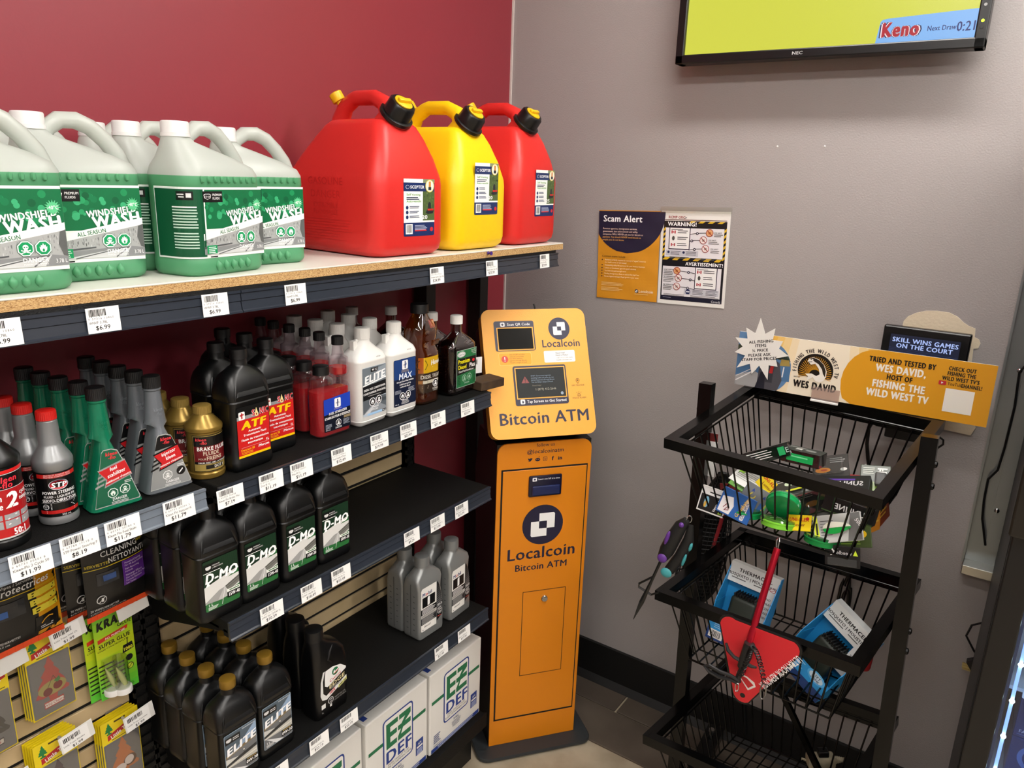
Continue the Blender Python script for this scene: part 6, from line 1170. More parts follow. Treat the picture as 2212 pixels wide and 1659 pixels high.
# round fish emblem
fx, fz = .206, .072
S.poly([(fx + .044 * math.cos(R(-25 + i * 230 / 24)), fz + .044 * math.sin(R(-25 + i * 230 / 24))) for i in range(25)], DK, 6)
for i in range(30): a = R(-12 + i * 204 / 29); S.line([(fx + .014 * math.cos(a), fz - .012 + .014 * math.sin(a)), (fx + .041 * math.cos(a), fz - .012 + .049 * math.sin(a))], .0012, AM, 7)
fish = [(-.026, .026), (-.022, .034), (-.012, .038), (.002, .034), (.016, .022), (.024, .006), (.024, -.010), (.018, -.020), (.010, -.026), (.0, -.024), (-.008, -.014), (-.022, -.026), (-.020, -.014), (-.028, -.008), (-.012, -.005), (.0, -.010), (.008, -.004), (.004, .010), (-.006, .022), (-.016, .018)]
S.poly([(fx + .004 + a, fz - .004 + b_) for a, b_ in fish], 'efeae0', 9); S.poly([(fx + .004 + a, fz - .004 + b_) for a, b_ in ((-.022, .033), (-.012, .037), (.002, .033), (.015, .022), (.022, .006), (.022, -.010), (.016, -.002), (.012, .010), (.002, .022), (-.010, .028))], '26221c', 10); S.ell(fx - .010, fz + .027, .0022, .0022, 'efeae0', 12, 10); S.line([(fx - .020, fz + .020), (fx - .010, fz + .022)], .0014, DK, 12)
for i, ch in enumerate('FISHING THE WILD WEST TV'):
    a = R(188 - i * 8.6); S.text(ch, fx + .0475 * math.cos(a), fz + .0475 * math.sin(a), .0095, DK, 6, b=.045, sx=.7, rot=math.degrees(a) - 90)
S.text('WITH', fx - .044, .046, .004, DK, 6, b=.02, al=0).text('WES DAVID', fx + .003, .022, .0178, DK, 8, b=.065, sx=.68)
for t_, z, h_, c_ in (('TRIED AND TESTED BY', .118, .0125, DK), ('WES DAVID,', .0955, .0178, 'f0ece2'), ('HOST OF', .0785, .0122, DK), ('FISHING THE', .0555, .0178, 'f0ece2'), ('WILD WEST TV', .0315, .0178, 'f0ece2')): S.text(t_, .402, z, h_, c_, 6, b=.06, sx=.68)
for t_, z in (('CHECK OUT', .123), ('FISHING THE', .1105), ("WILD WEST TV'S", .098)): S.text(t_, .530, z, .009, DK, 6, b=.055, sx=.68)
S.rect(.486, .0855, .502, .0955, 'b82430', 6, r=.002).poly([(.4915, .0878), (.4915, .0932), (.4965, .0905)], 'f4f4f4', 7); S.text('YouTube', .5045, .0865, .008, DK, 6, al=-1, b=.005, sx=.75).text('CHANNEL!', .576, .0855, .009, DK, 6, al=1, b=.05, sx=.62)
S.rect(.503, .022, .563, .079, 'efece2', 6)
S.build('print', SG, (0, -.0002, 0), mat=GLOSSP)
st = thing('starburst_card', 'white starburst price card stuck on the left of the sign', 'card', (-.2066, -.985, 1.382), (0, 0, R(-90)))
sp_ = []
for i, q in enumerate((1.02, .55, .82, .52, .86, .55, .8, .5, .95, .55, .82, .5, .98, .55, .75, .55, .9, .6, .78, .52, .85, .55)):
    a = R(95 + i * 360 / 22); sp_.append((.085 * q * math.cos(a), .085 * q * math.sin(a) + .0))
ob('card', MB().prism(sp_, 0, .0008), pm('white_card', 'e4e2dc', .6), st)
B_ = Decal()
for t_, z in (('ALL FISHING', .020), ('ITEMS', .009), ('½ PRICE', -.004), ('PLEASE ASK', -.0165), ('STAFF FOR PRICES', -.028)): B_.text(t_, .002, z, .0074, '1c1c1c', 0, b=.03, sx=1.0, rot=12)
B_.build('print', st, (0, -.0002, 0))
cl = thing('sign_clip', 'clear plastic clip holding the orange sign on the rail', 'clip', (-.2105, -1.166, 1.2795), WR)
ob('clear_tab', MB().box(-.034, .034, 0, .0015, -.004, .03), clear_mat('clip_clear', 'f2e8e4', .15, .08, .25, 'e8d8d4'), cl); ob('white_foot', MB().rbox(-.034, .034, -.006, .0, -.008, -.003, .001), M_white, cl)

# ---- contents of the top basket
GP = 'packets heaped in the top basket'
def packet(name, label, loc, rot, w_, h_, t_, base, draw=None, mat=None, blister=None):
    o = thing(name, label, 'packet', loc, tuple(R(a) for a in rot), GP)
    ob('card', MB().rbox(-w_ / 2, w_ / 2, -t_ / 2, t_ / 2, -h_ / 2, h_ / 2, min(.0012, t_ / 3)), pm('card_' + base, base, .45) if mat is None else mat, o)
    if draw:
        q = Decal(gap=.00025); draw(q); q.build('print', o, (0, -t_ / 2 - .0001, 0), mat=GLOSSP)
    if blister:
        bx0, bx1, bz0, bz1, dep, cm = blister; ob('blister', MB().rbox(bx0, bx1, -t_ / 2 - dep, -t_ / 2 - .0008, bz0, bz1, min(.004, dep / 3)), cm, o)
    return o
CLB = clear_mat('blister_clear', 'e6eaea', .12, .06, .06, 'c8cccc'); SMK = clear_mat('blister_smoke', 'a8a8a6', .2, .06, .25, '3a3a38')
def d_white(q): q.rect(-.030, -.028, .030, .012, '141414', 1).rect(-.030, .012, .030, .028, 'f2f2f2', 1).text('VANGUARD', .010, -.025, .0055, 'f0f0f0', 3, al=-1, b=.02, rot=75, sx=.8).ell(-.014, -.006, .006, .014, '7ab0c8', 2, 14).ell(-.016, -.012, .003, .008, 'c8a040', 3, 12).rect(-.012, .018, .016, .021, '1a1a1a', 2).poly([(.018, -.026), (.028, -.026), (.023, -.014)], '9cc83a', 3)
packet('hook_packet', 'white and black hook packet at left front corner of top basket', (-.54, -1.012, 1.068), (-12, 8, -84), .066, .064, .004, 'e8e8e6', d_white)
def d_blue(q): q.rect(-.038, -.03, .038, .03, '2a5fa8', 0).poly([(-.036, .010), (-.012, .016), (-.004, -.004), (-.008, -.028), (-.036, -.028)], 'e6e4e6', 1).line([(-.026, -.016), (-.020, -.004), (-.012, -.018), (-.022, -.022), (-.016, -.010)], .0016, '7a1a24', 2).text('Gamakatsu', .012, -.026, .008, 'f2c83a', 3, al=-1, b=.02, sh=.15, rot=78).rect(.018, -.028, .027, .026, 'd8d8dc', 1, r=.003).text('OCTOPUS', .0255, -.024, .006, '1a2a5a', 3, al=-1, b=.02, rot=90).poly([(-.028, .002), (-.022, .002), (-.025, .008)], '8a8a8e', 2)
packet('hook_packet', 'blue fish hook packet with white window standing at basket front', (-.552, -1.072, 1.078), (-10, 14, -88), .08, .064, .004, '2a5fa8', d_blue)
def d_blue2(q): q.rect(-.034, -.03, .034, .03, '6f7276', 0).text('C', -.006, .002, .014, 'd8c03a', 2, b=.02, rot=70).rect(.012, -.028, .026, .0, '2a5fa8', 1).text('Gamakatsu', .022, -.027, .0055, 'f2c83a', 3, al=-1, b=.02, rot=80).poly([(-.02, .016), (-.012, .016), (-.016, .024)], '24408a', 2).poly([(.010, .012), (.018, .012), (.014, .02)], '24408a', 2).ell(.026, -.006, .003, .010, '58c878', 2, 12)
packet('hook_packet', 'grey and blue hook packet leaning behind the blue one', (-.515, -1.105, 1.088), (-16, 24, -80), .072, .064, .004, '6f7276', d_blue2)
def d_yel(q): q.rect(-.026, -.018, .026, .018, 'e8cc1a', 0).text('UNI-FLEX', 0, .004, .008, 'c02a1a', 2, b=.04, sx=.8).text('Luster', 0, -.008, .007, '8a4a10', 2, b=.02).ell(.018, .010, .004, .004, 'b82a2a', 2, 10)
packet('lure_card', 'yellow card tucked under the green line spool', (-.545, -1.215, 1.074), (-40, -14, -92), .054, .038, .002, 'e8cc1a', d_yel)
packet('lure_card', 'yellow card edge sticking up behind the grey hook packet', (-.47, -1.118, 1.115), (-24, 42, -78), .04, .03, .002, 'e8cc1a', d_yel)
def spool(label, loc, rot, col, lid, text=None):
    o = thing('line_spool', label, 'spool', loc, tuple(R(a) for a in rot), 'green split shot tubs')
    ob('tub', MB().lathe([(.034, 0), (.038, .002), (.038, .011), (.0395, .012), (.0395, .015), (.038, .016)], 36), pm('tub_' + col, col, .25), o, smooth=35)
    ob('lid', MB().lathe([(.0385, .0162), (.0375, .021), (.034, .022)], 36), clear_mat('tub_lid_' + lid, lid, .14, .06, .45, lid), o, smooth=35)
    q = Decal(lambda u, v, h_: (u, v, h_)); q.ell(0, 0, .006, .006, 'c8e0d0', 1, 16)
    for i in range(6): a = i * math.pi / 3; q.line([(0, 0), (.032 * math.cos(a), .032 * math.sin(a))], .0012, 'a8d8b8', 0)
    if text: q.text(text, 0, .020, .006, 'd8c84a', 1, b=.005).poly([(.0, -.002), (.022, -.010), (.014, -.026), (-.004, -.024)], '2a9a64', 1).rect(.014, -.008, .026, .004, '3aa070', 1).text('GREEN', .020, -.004, .004, 'e0d04a', 2, b=0)
    q.build('print', o, (0, 0, .0222), mat=GLOSSP); return o
spool('round green clear-lidded tub facing out at the basket front', (-.535, -1.172, 1.094), (-64, 0, -86), '149a52', '7ac8a0', 'Bullet Weights')
spool('pale green tub lying under the big green clear-lidded one', (-.545, -1.170, 1.050), (-14, 0, -86), '7ac83a', '8ad05a')
spool('dark green tub at the bottom right of the top basket', (-.545, -1.268, 1.040), (-8, 0, -86), '12803c', '3a9a5a')
spool('green tub peeping out beneath the blue hook packets', (-.52, -1.085, 1.046), (-6, 0, -86), '149a52', '3aa868')
def d_spoon(q): q.rect(-.05, -.03, .05, .03, 'b9bbb8', 0).poly([(-.05, -.03), (-.038, -.03), (-.042, .03), (-.05, .03)], 'd8e83a', 1).rect(-.046, -.012, -.042, .014, '2a2a28', 2).lines(-.036, .018, -.006, 6, .0062, .0014, '4a4a48', 2).poly([(.05, .03), (.05, -.03), (.02, -.03), (.03, .03)], '6a6c6a', 1).text('500', .042, .006, .008, 'e8e8e6', 3, b=.02, rot=-60)
o = packet('lure_packet', 'clear lure packet with green and white spoon at right front', (-.560, -1.298, 1.093), (-30, -24, -92), .104, .062, .003, 'b9bbb8', d_spoon)
lu = MB(); lu.add([(.03 * math.cos(i * math.pi / 12) - .0, -.006 if 2 < i % 24 < 22 else -.004, .0125 * math.sin(i * math.pi / 12) * (1 - .3 * math.cos(i * math.pi / 12))) for i in range(24)] + [(0, -.010, 0)], [(i, (i + 1) % 24, 24) for i in range(24)])
ob('spoon', lu, pm('lure_green', '1fae4c', .2), o, smooth=60)
l2 = MB(); l2.add([(.0302 * math.cos(i * math.pi / 12), -.0066, .0128 * math.sin(i * math.pi / 12) * (1 - .3 * math.cos(i * math.pi / 12))) for i in range(13)] + [(0, -.0106, .0)], [(i, i + 1, 13) for i in range(12)]); ob('spoon_face', l2, pm('lure_white', 'e6e8d8', .25), o, smooth=60)
def d_sun(q): q.rect(-.055, -.018, .055, .018, '0d0f0e', 0).text('SUNLINE', .008, -.006, .0125, 'd8d8d8', 2, b=.02, sh=-.1, sx=-1.0).rect(-.055, -.018, .055, -.015, '3a4a2a', 1)
packet('line_box', 'black fishing line box with grey lettering at the right side of basket', (-.50, -1.308, 1.118), (-12, 4, -96), .11, .038, .03, '0d0f0e', d_sun)
def d_sun2(q): q.rect(-.05, -.028, .05, .028, '15181a', 0).text('SUNLINE', 0, -.002, .013, 'c8c8c8', 2, b=.03, sx=-.95).rect(-.05, .014, .02, .019, '5a3a9a', 1).lines(-.04, -.01, .03, 2, .006, .0022, '6a8a3a', 2)
packet('line_box', 'black line box with purple strip lying on top of the pile', (-.44, -1.285, 1.140), (-62, -14, -88), .104, .06, .03, '15181a', d_sun2)
def d_org(q): q.rect(-.05, -.03, .05, .03, '4a4a46', 0).ell(-.012, .0, .016, .0065, 'd8921e', 2, 16).ell(.02, .008, .018, .007, '4a8a3a', 2, 16).ell(.018, -.012, .012, .005, 'c8a030', 2, 14).lines(-.045, .024, .0, 2, .005, .0016, 'b0b0ac', 2)
packet('lure_packet', 'smoky clear lure packet with orange spoons in the middle of the pile', (-.49, -1.238, 1.112), (-34, -32, -84), .105, .066, .006, '4a4a46', d_org, blister=(-.045, .048, -.026, .026, .008, SMK))
packet('lure_packet', 'clear packet with an orange red spoon at the back of the pile', (-.31, -1.222, 1.140), (-58, -18, -80), .085, .07, .004, '2a2826', lambda q: q.ell(-.018, -.012, .018, .008, 'e08a1a', 2, 16).ell(-.015, -.012, .008, .003, 'b83a1a', 3, 12).lines(0, .024, .036, 3, .006, .002, 'b8b8b6', 2).ell(.03, -.014, .008, .005, 'd8d8d4', 2, 14), blister=(-.04, .03, -.028, .02, .008, CLB))
packet('lure_packet', 'red lure packet half buried near the right of the basket', (-.33, -1.285, 1.122), (-66, -10, -92), .07, .05, .004, '9a1f2a', lambda q: q.poly([(-.03, -.02), (.02, -.01), (.03, .01), (-.01, 0)], 'd84a58', 1).ell(0, -.01, .01, .005, 'ece4e4', 2, 12))
def d_grn(q): q.rect(-.03, -.034, .03, .034, '2c3a26', 0).lines(-.026, .028, .0, 4, .005, .0018, 'c8ccc0', 2).text('n', .012, .020, .012, 'd8d8d0', 2, b=.05).rect(-.03, -.034, .03, -.01, '6a8a2e', 1).ell(-.014, -.016, .010, .010, '1c2416', 2, 16).lines(.004, .028, .028, 2, .01, .004, 'e0e0da', 2)
packet('tackle_packet', 'green and charcoal tackle packet at the right side of the basket', (-.395, -1.335, 1.165), (-52, -8, -84), .064, .072, .004, '2c3a26', d_grn, blister=(.0, .024, -.024, .010, .014, pm('grey_rubber', '4a4c4c', .5)))
def linebox(label, loc, rot, w_, front):
    o = thing('spool_box', label, 'box', loc, tuple(R(a) for a in rot), 'clear braid boxes')
    ob('box', MB().rbox(-w_ / 2, w_ / 2, -.024, .024, -.016, .016, .0015), clear_mat('smoky_box_plastic', '8f9490', .2, .06, .45, '2c302e'), o)
    ob('spool', MB().lathe([(.010, -.03), (.0135, -.026), (.0135, .026), (.010, .03)], 22, M=Matrix.Rotation(R(90), 4, 'Y')), pm('green_braid', '12a052', .35), o, smooth=35)
    q = Decal(); (q.lines(-w_ * .46, .011, w_ * .2, 4, .0056, .0018, 'd0d4d0', 1).rect(w_ * .26, -.010, w_ * .40, .010, '1f9a58', 1).text('E', w_ * .45, -.006, .012, '9ab0a4', 1, b=.02) if not front else q.rect(-w_ * .34, -.009, w_ * .34, .009, '17a556', 0).rect(-w_ * .30, .001, w_ * .20, .004, '7ae0a0', 1)); q.build('print', o, (0, -.0243, 0), mat=GLOSSP)
    q = Decal(lambda u, v, h_: (u, v, h_)); q.rect(-w_ / 2, -.024, w_ / 2, .024, '3a403c', 0).rect(-w_ * .2, -.008, -w_ * .04, .006, 'b8bcb8', 1).rect(w_ * .05, -.006, w_ * .3, .008, '8a908c', 1).lines(-w_ * .45, .016, w_ * .1, 2, .006, .0016, 'c8ccc8', 1); q.build('top_print', o, (0, 0, .0163), mat=GLOSSP); return o
linebox('smoky line box with green label tilted at the top of the pile', (-.43, -1.098, 1.178), (-14, -26, -78), .11, False)
linebox('smoky line box showing a bright green spool on top of pile', (-.42, -1.178, 1.188), (-4, -2, -97), .092, True)
packet('lure_packet', 'white paper backed packet lying on green cards at the left', (-.46, -1.072, 1.112), (-70, 14, -100), .085, .06, .002, 'd8dad6', lambda q: q.lines(-.036, .02, .03, 6, .006, .0018, '8a8a88', 1).rect(.012, -.022, .034, -.004, 'c0c2be', 1))
packet('lure_packet', 'bright green edged card beneath the white paper packet', (-.47, -1.082, 1.100), (-66, 18, -96), .10, .06, .003, '4f8a1e', lambda q: q.rect(-.05, .02, .05, .03, '9ad83a', 1).lines(-.04, .012, .04, 5, .008, .003, '24301a', 1))
packet('lure_packet', 'dark packet with a pale jig in the middle of the basket', (-.46, -1.155, 1.125), (-56, -30, -88), .09, .055, .003, '3a3c38', lambda q: q.lines(-.038, .018, .0, 3, .006, .002, 'c8c8c4', 1).ell(.012, -.004, .014, .007, 'd8e8c8', 1, 14).ell(.02, -.005, .006, .005, '3ab858', 2, 12).poly([(-.045, -.027), (.045, -.027), (.045, -.022), (-.045, -.022)], 'd8e03a', 1))
packet('lure_packet', 'grey packet with barcode behind the green clear-lidded tub', (-.48, -1.198, 1.110), (-40, -22, -86), .07, .06, .003, '8e928e', lambda q: q.bars(-.006, -.026, .02, -.006, '2a2a2a', 1, 12).lines(-.03, .024, .02, 4, .006, .002, '5a5c58', 1))
packet('tackle_packet', 'black tackle packet with white lettering at bottom right front', (-.570, -1.318, 1.036), (-8, -10, -90), .072, .046, .004, '101010', lambda q: q.text('weedless', .0, .004, .008, 'd8d8d8', 2, b=.01, sx=-.9).text('X', -.016, .0, .016, 'f0f0f0', 2, b=.02).poly([(.022, .004), (.032, .004), (.027, .016)], 'c8e03a', 2), blister=(-.03, .03, -.021, -.004, .004, CLB))
packet('lure_packet', 'olive packet with yellow blade behind the green and white spoon', (-.53, -1.33, 1.072), (-24, -18, -92), .07, .05, .003, '3a4a1e', lambda q: q.ell(.014, .004, .012, .009, 'e0b81a', 1, 14).lines(-.03, -.006, .02, 3, .005, .002, '7a9a3a', 1))
for i, (y, z, c_) in enumerate(((-1.352, 1.10, 'c8801e'), (-1.356, 1.085, '8a3a1e'))):
    packet('bait_packet', 'orange brown bait packet pressed against right wires, %s one' % ('front', 'rear')[i], (-.46 + i * .09, y, z), (-10, 10 - 20 * i, -10), .08, .07, .006, c_, lambda q: q.lines(-.03, .02, .03, 4, .01, .004, 'd8b03a', 1))

# ---- things hung on the rack
HR = thing('hook_remover', 'red hook remover on a red triangular card hanging at the middle basket', 'tool', (-.682, -1.18, .80), (0, 0, R(-90)))
tri = []
for (cx_, cz_), a0 in (((-.052, .045), 60), ((-.004, -.112), 190), ((.080, .040), 310)):
    for i in range(7): a = R(a0 + i * 20); tri.append((cx_ + .022 * math.cos(a), cz_ + .022 * math.sin(a)))
ob('card_edge', MB().prism([(x * 1.05, z * 1.04) for x, z in tri], .0, .006), M_black, HR); ob('card', MB().prism(tri, -.0008, -.0001), pm('red_card', 'c81f2a', .4), HR)
q = Decal(); q.text('ULTRA HOOK REMOVER', .098, .034, .0165, 'f2f2f2', 1, al=-1, b=.012, rot=-124, sx=.46); q.poly([(-.025, -.062), (.006, -.098), (.022, -.082), (.018, -.072), (.0, -.064)], 'd8d4d0', 1).poly([(-.020, -.066), (.006, -.092), (.017, -.080), (.0, -.068)], 'b81a24', 2); q.ell(-.004, -.116, .006, .006, '0c0c0c', 1, 16); q.build('print', HR, (0, -.0009, 0), mat=GLOSSP)
ob('shaft', MB().tube([(.010, .075, .228), (.004, .03, .13), (-.004, -.010, .02), (-.008, -.012, -.05)], .0078, 14), pm('red_anodised', 'b81a30', .22, .7), HR, smooth=40)
ob('hanger', MB().tube([(.010, .077, .226), (.010, .082, .242), (.008, .086, .250), (.004, .082, .244), (.006, .078, .228)], .002, 6), M_chrome, HR)
gr = MB().tube([(.0, -.016, .030), (-.004, -.018, -.005), (-.010, -.018, -.034)], [.012, .013, .010], 10); gr.tube([(-.050, -.020, .012), (-.044, -.022, -.002), (-.028, -.022, -.014), (-.010, -.020, -.018), (.012, -.020, -.022), (.022, -.020, -.020)], [.003, .0045, .004, .005, .004, .0025], 8); gr.tube([(-.008, -.018, -.03), (-.014, -.020, -.060), (-.012, -.022, -.072)], .006, 8)
ob('pistol_grip', gr, pm('grip_black', '111213', .5), HR, smooth=40)
tg = MB().tube([(-.010, -.024, -.074), (-.030, -.026, -.070), (-.055, -.026, -.076), (-.078, -.028, -.070), (-.090, -.028, -.060), (-.080, -.028, -.054), (-.055, -.027, -.060), (-.030, -.026, -.060), (-.012, -.024, -.066)], .0042, 8); ob('trigger_loop', tg, pm('grip_black', '111213', .5), HR, smooth=40)
cp = []
for i in range(220):
    k = i / 219; a = k * math.pi * 2 * 26
    if k < .55: t_ = k / .55; c_ = Vector((-.010 + .022 * t_ ** .6, -.030, -.052 + .085 * math.sin(t_ * 1.6)))
    else: t_ = (k - .55) / .45; c_ = Vector((.012 + .034 * t_, -.032, .033 - .075 * t_ ** 1.6))
    cp.append(c_ + Vector((.0048 * math.cos(a), .0048 * math.sin(a), .0015 * math.sin(a))))
ob('coiled_lanyard', MB().tube(cp, .0013, 5), M_black, HR, smooth=60)
ob('carabiner', MB().tube([(.046 + .006 * math.cos(R(i * 30)), -.034, -.062 + .02 * math.sin(R(i * 30))) for i in range(12)], .0018, 6, True), M_steel, HR, smooth=60); ob('split_ring', MB().tube([(-.012 + .004 * math.cos(R(i * 36)), -.028, -.082 + .011 * math.sin(R(i * 36))) for i in range(10)], .0014, 6, True), M_chrome, HR, smooth=60)

# pliers-like grip with purple and teal inlays
GRP = thing('fish_grip_tool', 'black fishing grip with purple and teal inlays hanging at left corner', 'tool', (-.632, -.985, 1.045), (R(2), R(14), R(-84)))
ob('handle', MB().tube([(.0, 0, 0), (-.008, 0, -.02), (-.014, 0, -.06), (-.018, 0, -.10), (-.022, 0, -.128)], [.009, .015, .018, .018, .012], 12, flat=.7), pm('grip_rubber', '101112', .6), GRP, smooth=60)
ob('second_handle', MB().tube([(.012, .006, -.012), (.020, .006, -.05), (.016, .006, -.10), (.004, .006, -.15), (-.002, .006, -.165)], [.007, .013, .014, .013, .008], 12, flat=.7), pm('grip_rubber', '101112'), GRP, smooth=60)
pur, tea = pm('purple_rubber', '5b2f86', .45), pm('teal_rubber', '3f9aa0', .45)
for z, x, a, b2 in ((-.012, -.006, .006, .007), (-.060, -.026, .005, .020), (-.118, -.020, .012, .012)): ob('purple_inlay', MB().lathe([(1, 0), (.8, .5), (.3, .8)], 16, M=Matrix.Translation((x, -.0125, z)) @ Matrix.Rotation(R(90), 4, 'X') @ Matrix.Diagonal((a, b2, .006, 1))), pur, GRP, smooth=60)
for z, x, a, b2 in ((-.060, .031, .004, .012), (-.100, .028, .004, .018), (-.155, .0, .014, .013)): ob('teal_inlay', MB().lathe([(1, 0), (.8, .5), (.3, .8)], 16, M=Matrix.Translation((x, -.004, z)) @ Matrix.Rotation(R(90), 4, 'X') @ Matrix.Diagonal((a, b2, .006, 1))), tea, GRP, smooth=60)
ob('blade', MB().tube([(-.022, .002, -.128), (-.026, .004, -.20), (-.030, .004, -.27), (-.034, .004, -.33)], [.004, .004, .007, .001], 6), M_black, GRP); ob('wire_loop', MB().tube([(-.028, .004, -.19), (-.052, .004, -.225), (-.050, .004, -.235), (-.015, .004, -.238), (.0, .004, -.22)], .0028, 6), M_black, GRP)
ob('hanging_ring', MB().tube([(.004 + .006 * math.cos(R(i * 36)), .0, .004 + .010 * math.sin(R(i * 36))) for i in range(10)], .0012, 6, True), M_chrome, GRP)
# landing net, folded
NT = thing('landing_net', 'black mesh landing net with red card hanging on the left side', 'net', (-.215, -.928, 1.015), (0, 0, R(-62)))
nb = MB(); rings = []
for i in range(34):
    k = i / 33; z = .0 - k * .44; ww = .012 + .055 * math.sin(min(k * 1.25, 1) * math.pi * .62) * (1 if k < .8 else max(.12, 1 - ((k - .8) / .2) ** 2)); xx = -.055 * k ** 1.3; dd = .010 + .020 * math.sin(k * 3.1)
    rings.append([(xx + ww * math.cos(2 * math.pi * j / 30), dd * math.sin(2 * math.pi * j / 30), z) for j in range(30)])
nb.loft(rings, False, False); no = ob('netting', nb, pm('net_cord_black', '0a0a0a', .7), NT); md = no.modifiers.new('cords', 'WIREFRAME'); md.thickness = .0042; md.use_replace = True; md.use_even_offset = False
ob('lining', MB().loft([[(x * .72, y * .5, z) for x, y, z in r_] for r_ in rings[6:]], True, True), pm('net_inner_black', '0c0c0c', .9), NT)
ob('hoop', MB().tube([(.0 + .045 * math.sin(R(i * 12)) - .03 * (1 - math.cos(R(i * 12))), -.024, -.16 + .17 * math.cos(R(i * 12))) for i in range(30)], .004, 8, True), M_black, NT, smooth=60)
ob('red_card', MB().prism([(-.010, -.020), (.045, -.018), (.050, -.035), (.004, -.085), (-.012, -.060)], -.028, -.026), pm('net_card_red', '7a1a20', .5), NT); ob('red_strap', MB().tube([(.012, -.027, -.07), (.004, -.029, -.14), (-.006, -.028, -.2), (-.02, -.026, -.28)], .006, 6, flat=.4), pm('net_card_red2', '8a1a22', .5), NT)
rl = thing('paper_ruler', 'white measuring strip with a dark red top on the left post', 'ruler', (-.372, -.9395, 1.06), (0, 0, R(-84)))
ob('strip', MB().box(-.013, .013, 0, .0012, 0, .12), M_paper, rl); q = Decal(); q.rect(-.013, .098, .013, .12, '6a1a18', 0)
for i in range(12): q.line([(-.010, .008 + i * .007), (-.006 if i % 2 else -.003, .008 + i * .007)], .001, '333333', 0)
q.build('print', rl, (0, -.0002, 0))

# ---- repellent display boxes in the middle basket
def thermo(label, loc, rot, flip):
    o = thing('repellent_box', label, 'box', loc, tuple(R(a) for a in rot), 'mosquito repellent boxes'); w_, h_, d_ = .132, .205, .075
    blm = pm('repellent_blue', '1f86c4', .4); whm = pm('repellent_white', 'd8dcdc', .45); nv = pm('repellent_navy', '1c3a72', .4)
    b = MB().box(-w_ / 2, w_ / 2, d_ - .002, d_, 0, h_); b.box(-w_ / 2, -w_ / 2 + .002, 0, d_, 0, .10); b.box(w_ / 2 - .002, w_ / 2, 0, d_, 0, .10); b.box(-w_ / 2, w_ / 2, 0, d_, 0, .002); b.box(-w_ / 2, w_ / 2, 0, .002, 0, .055)
    for s_ in (-1, 1): b.prism([(0, .10), (d_, .10), (d_, h_), (d_ - .02, h_)], s_ * w_ / 2 - .001, s_ * w_ / 2 + .001, M=Matrix(((0, 1, 0, 0), (1, 0, 0, 0), (0, 0, 1, 0), (0, 0, 0, 1))))
    ob('carton', b, blm, o)
    ob('header', MB().box(-w_ / 2, w_ / 2, d_ - .026, d_ - .0245, h_ - .052, h_).box(-w_ / 2, w_ / 2, d_ - .026, d_, h_, h_ + .0015).box(w_ / 2 - .034, w_ / 2, d_ - .026, d_ - .0245, .075, h_ - .052), whm, o)
    q = Decal(); q.text('THERMACELL', .004, h_ - .020, .0095, '16181c', 0, b=.03, sx=1.0).text('MOSQUITO | MOUSTIQUES', -.002, h_ - .034, .0078, '16181c', 0, b=.025, sx=.92).lines(-.056, h_ - .038, -.008, 1, .003, .0024, '55585a', 0).lines(.004, h_ - .038, .04, 1, .003, .0024, '55585a', 0).ell(.054, h_ - .034, .0085, .0055, 'a03a3a', 0, 18).ell(.054, h_ - .034, .007, .0042, 'e0e0e0', 1, 18).line([(.048, h_ - .037), (.06, h_ - .031)], .0012, 'a03a3a', 2)
    for i, t_ in enumerate(('NO', 'SPRAY', 'SCENT', 'FREE', '100%')): q.text(t_, w_ / 2 - .017, h_ - .064 - i * .0125, .0058, '2a2c30', 0, b=.02, sx=.9)
    q.build('header_print', o, (0, d_ - .0262, 0), mat=GLOSSP)
    dv = MB().rbox(-.034, .034, .012, d_ - .012, .03, .130, .010, 3); ob('repeller', dv, pm('repeller_olive', '1e2620', .5), o, smooth=40)
    gr = MB()
    for i in range(8): gr.rbox(-.028 + i * .0074, -.0245 + i * .0074, .014, d_ - .016, .128, .138, .001, 1)
    for j in range(3): gr.box(-.03, .03, .02 + j * .014, .023 + j * .014, .132, .136)
    ob('grille', gr, M_black, o)
    q = Decal(); q.rect(-w_ / 2, 0, w_ / 2, .055, '2b8fd0', 0).poly([(-w_ / 2, 0), (w_ / 2, 0), (w_ / 2, .026), (-w_ / 2 + .03, .020), (-w_ / 2, .03)], '1c3a72', 1).rect(-w_ / 2 + .006, .006, -w_ / 2 + .044, .028, 'e6e6e2', 2).bars(-w_ / 2 + .010, .009, -w_ / 2 + .038, .025, lv=3, n=14).ell(.030, .048, .026, .014, '58b0e8', 2, 24).ell(.030, .048, .020, .010, 'c8dcea', 3, 24).text("15FT", .030, .048, .007, '16305a', 4, b=.02).text('ZONE', .030, .040, .006, '16305a', 4, b=.02).lines(-.05, .050, -.006, 4, .0048, .0012, 'c8e4f6', 2)
    q.build('front_print', o, (0, -.0003, 0), mat=GLOSSP); return o
thermo('blue repellent box standing upright at the left of middle basket', (-.475, -1.075, .652), (-14, 4, -94), 0)
thermo('blue repellent box tipped forward beside the red hook remover', (-.485, -1.248, .640), (-12, 24, -112), 1)
gv = thing('work_gloves', 'red and black folded gloves at the right end of middle basket', 'gloves', (-.38, -1.345, .66), (R(-20), R(10), R(-70)))
ob('palm', MB().rbox(-.05, .05, -.02, .02, 0, .10, .015, 3), pm('glove_red', 'a81f22', .6, bump=(80, .4)), gv, smooth=40); ob('cuff', MB().rbox(-.052, .052, -.022, .022, .045, .07, .01, 2), pm('glove_black', '0e0e0e', .7), gv, smooth=40); ob('back_panel', MB().rbox(-.04, .02, -.024, -.018, .078, .104, .002), pm('glove_orange', 'c8402a', .5), gv)
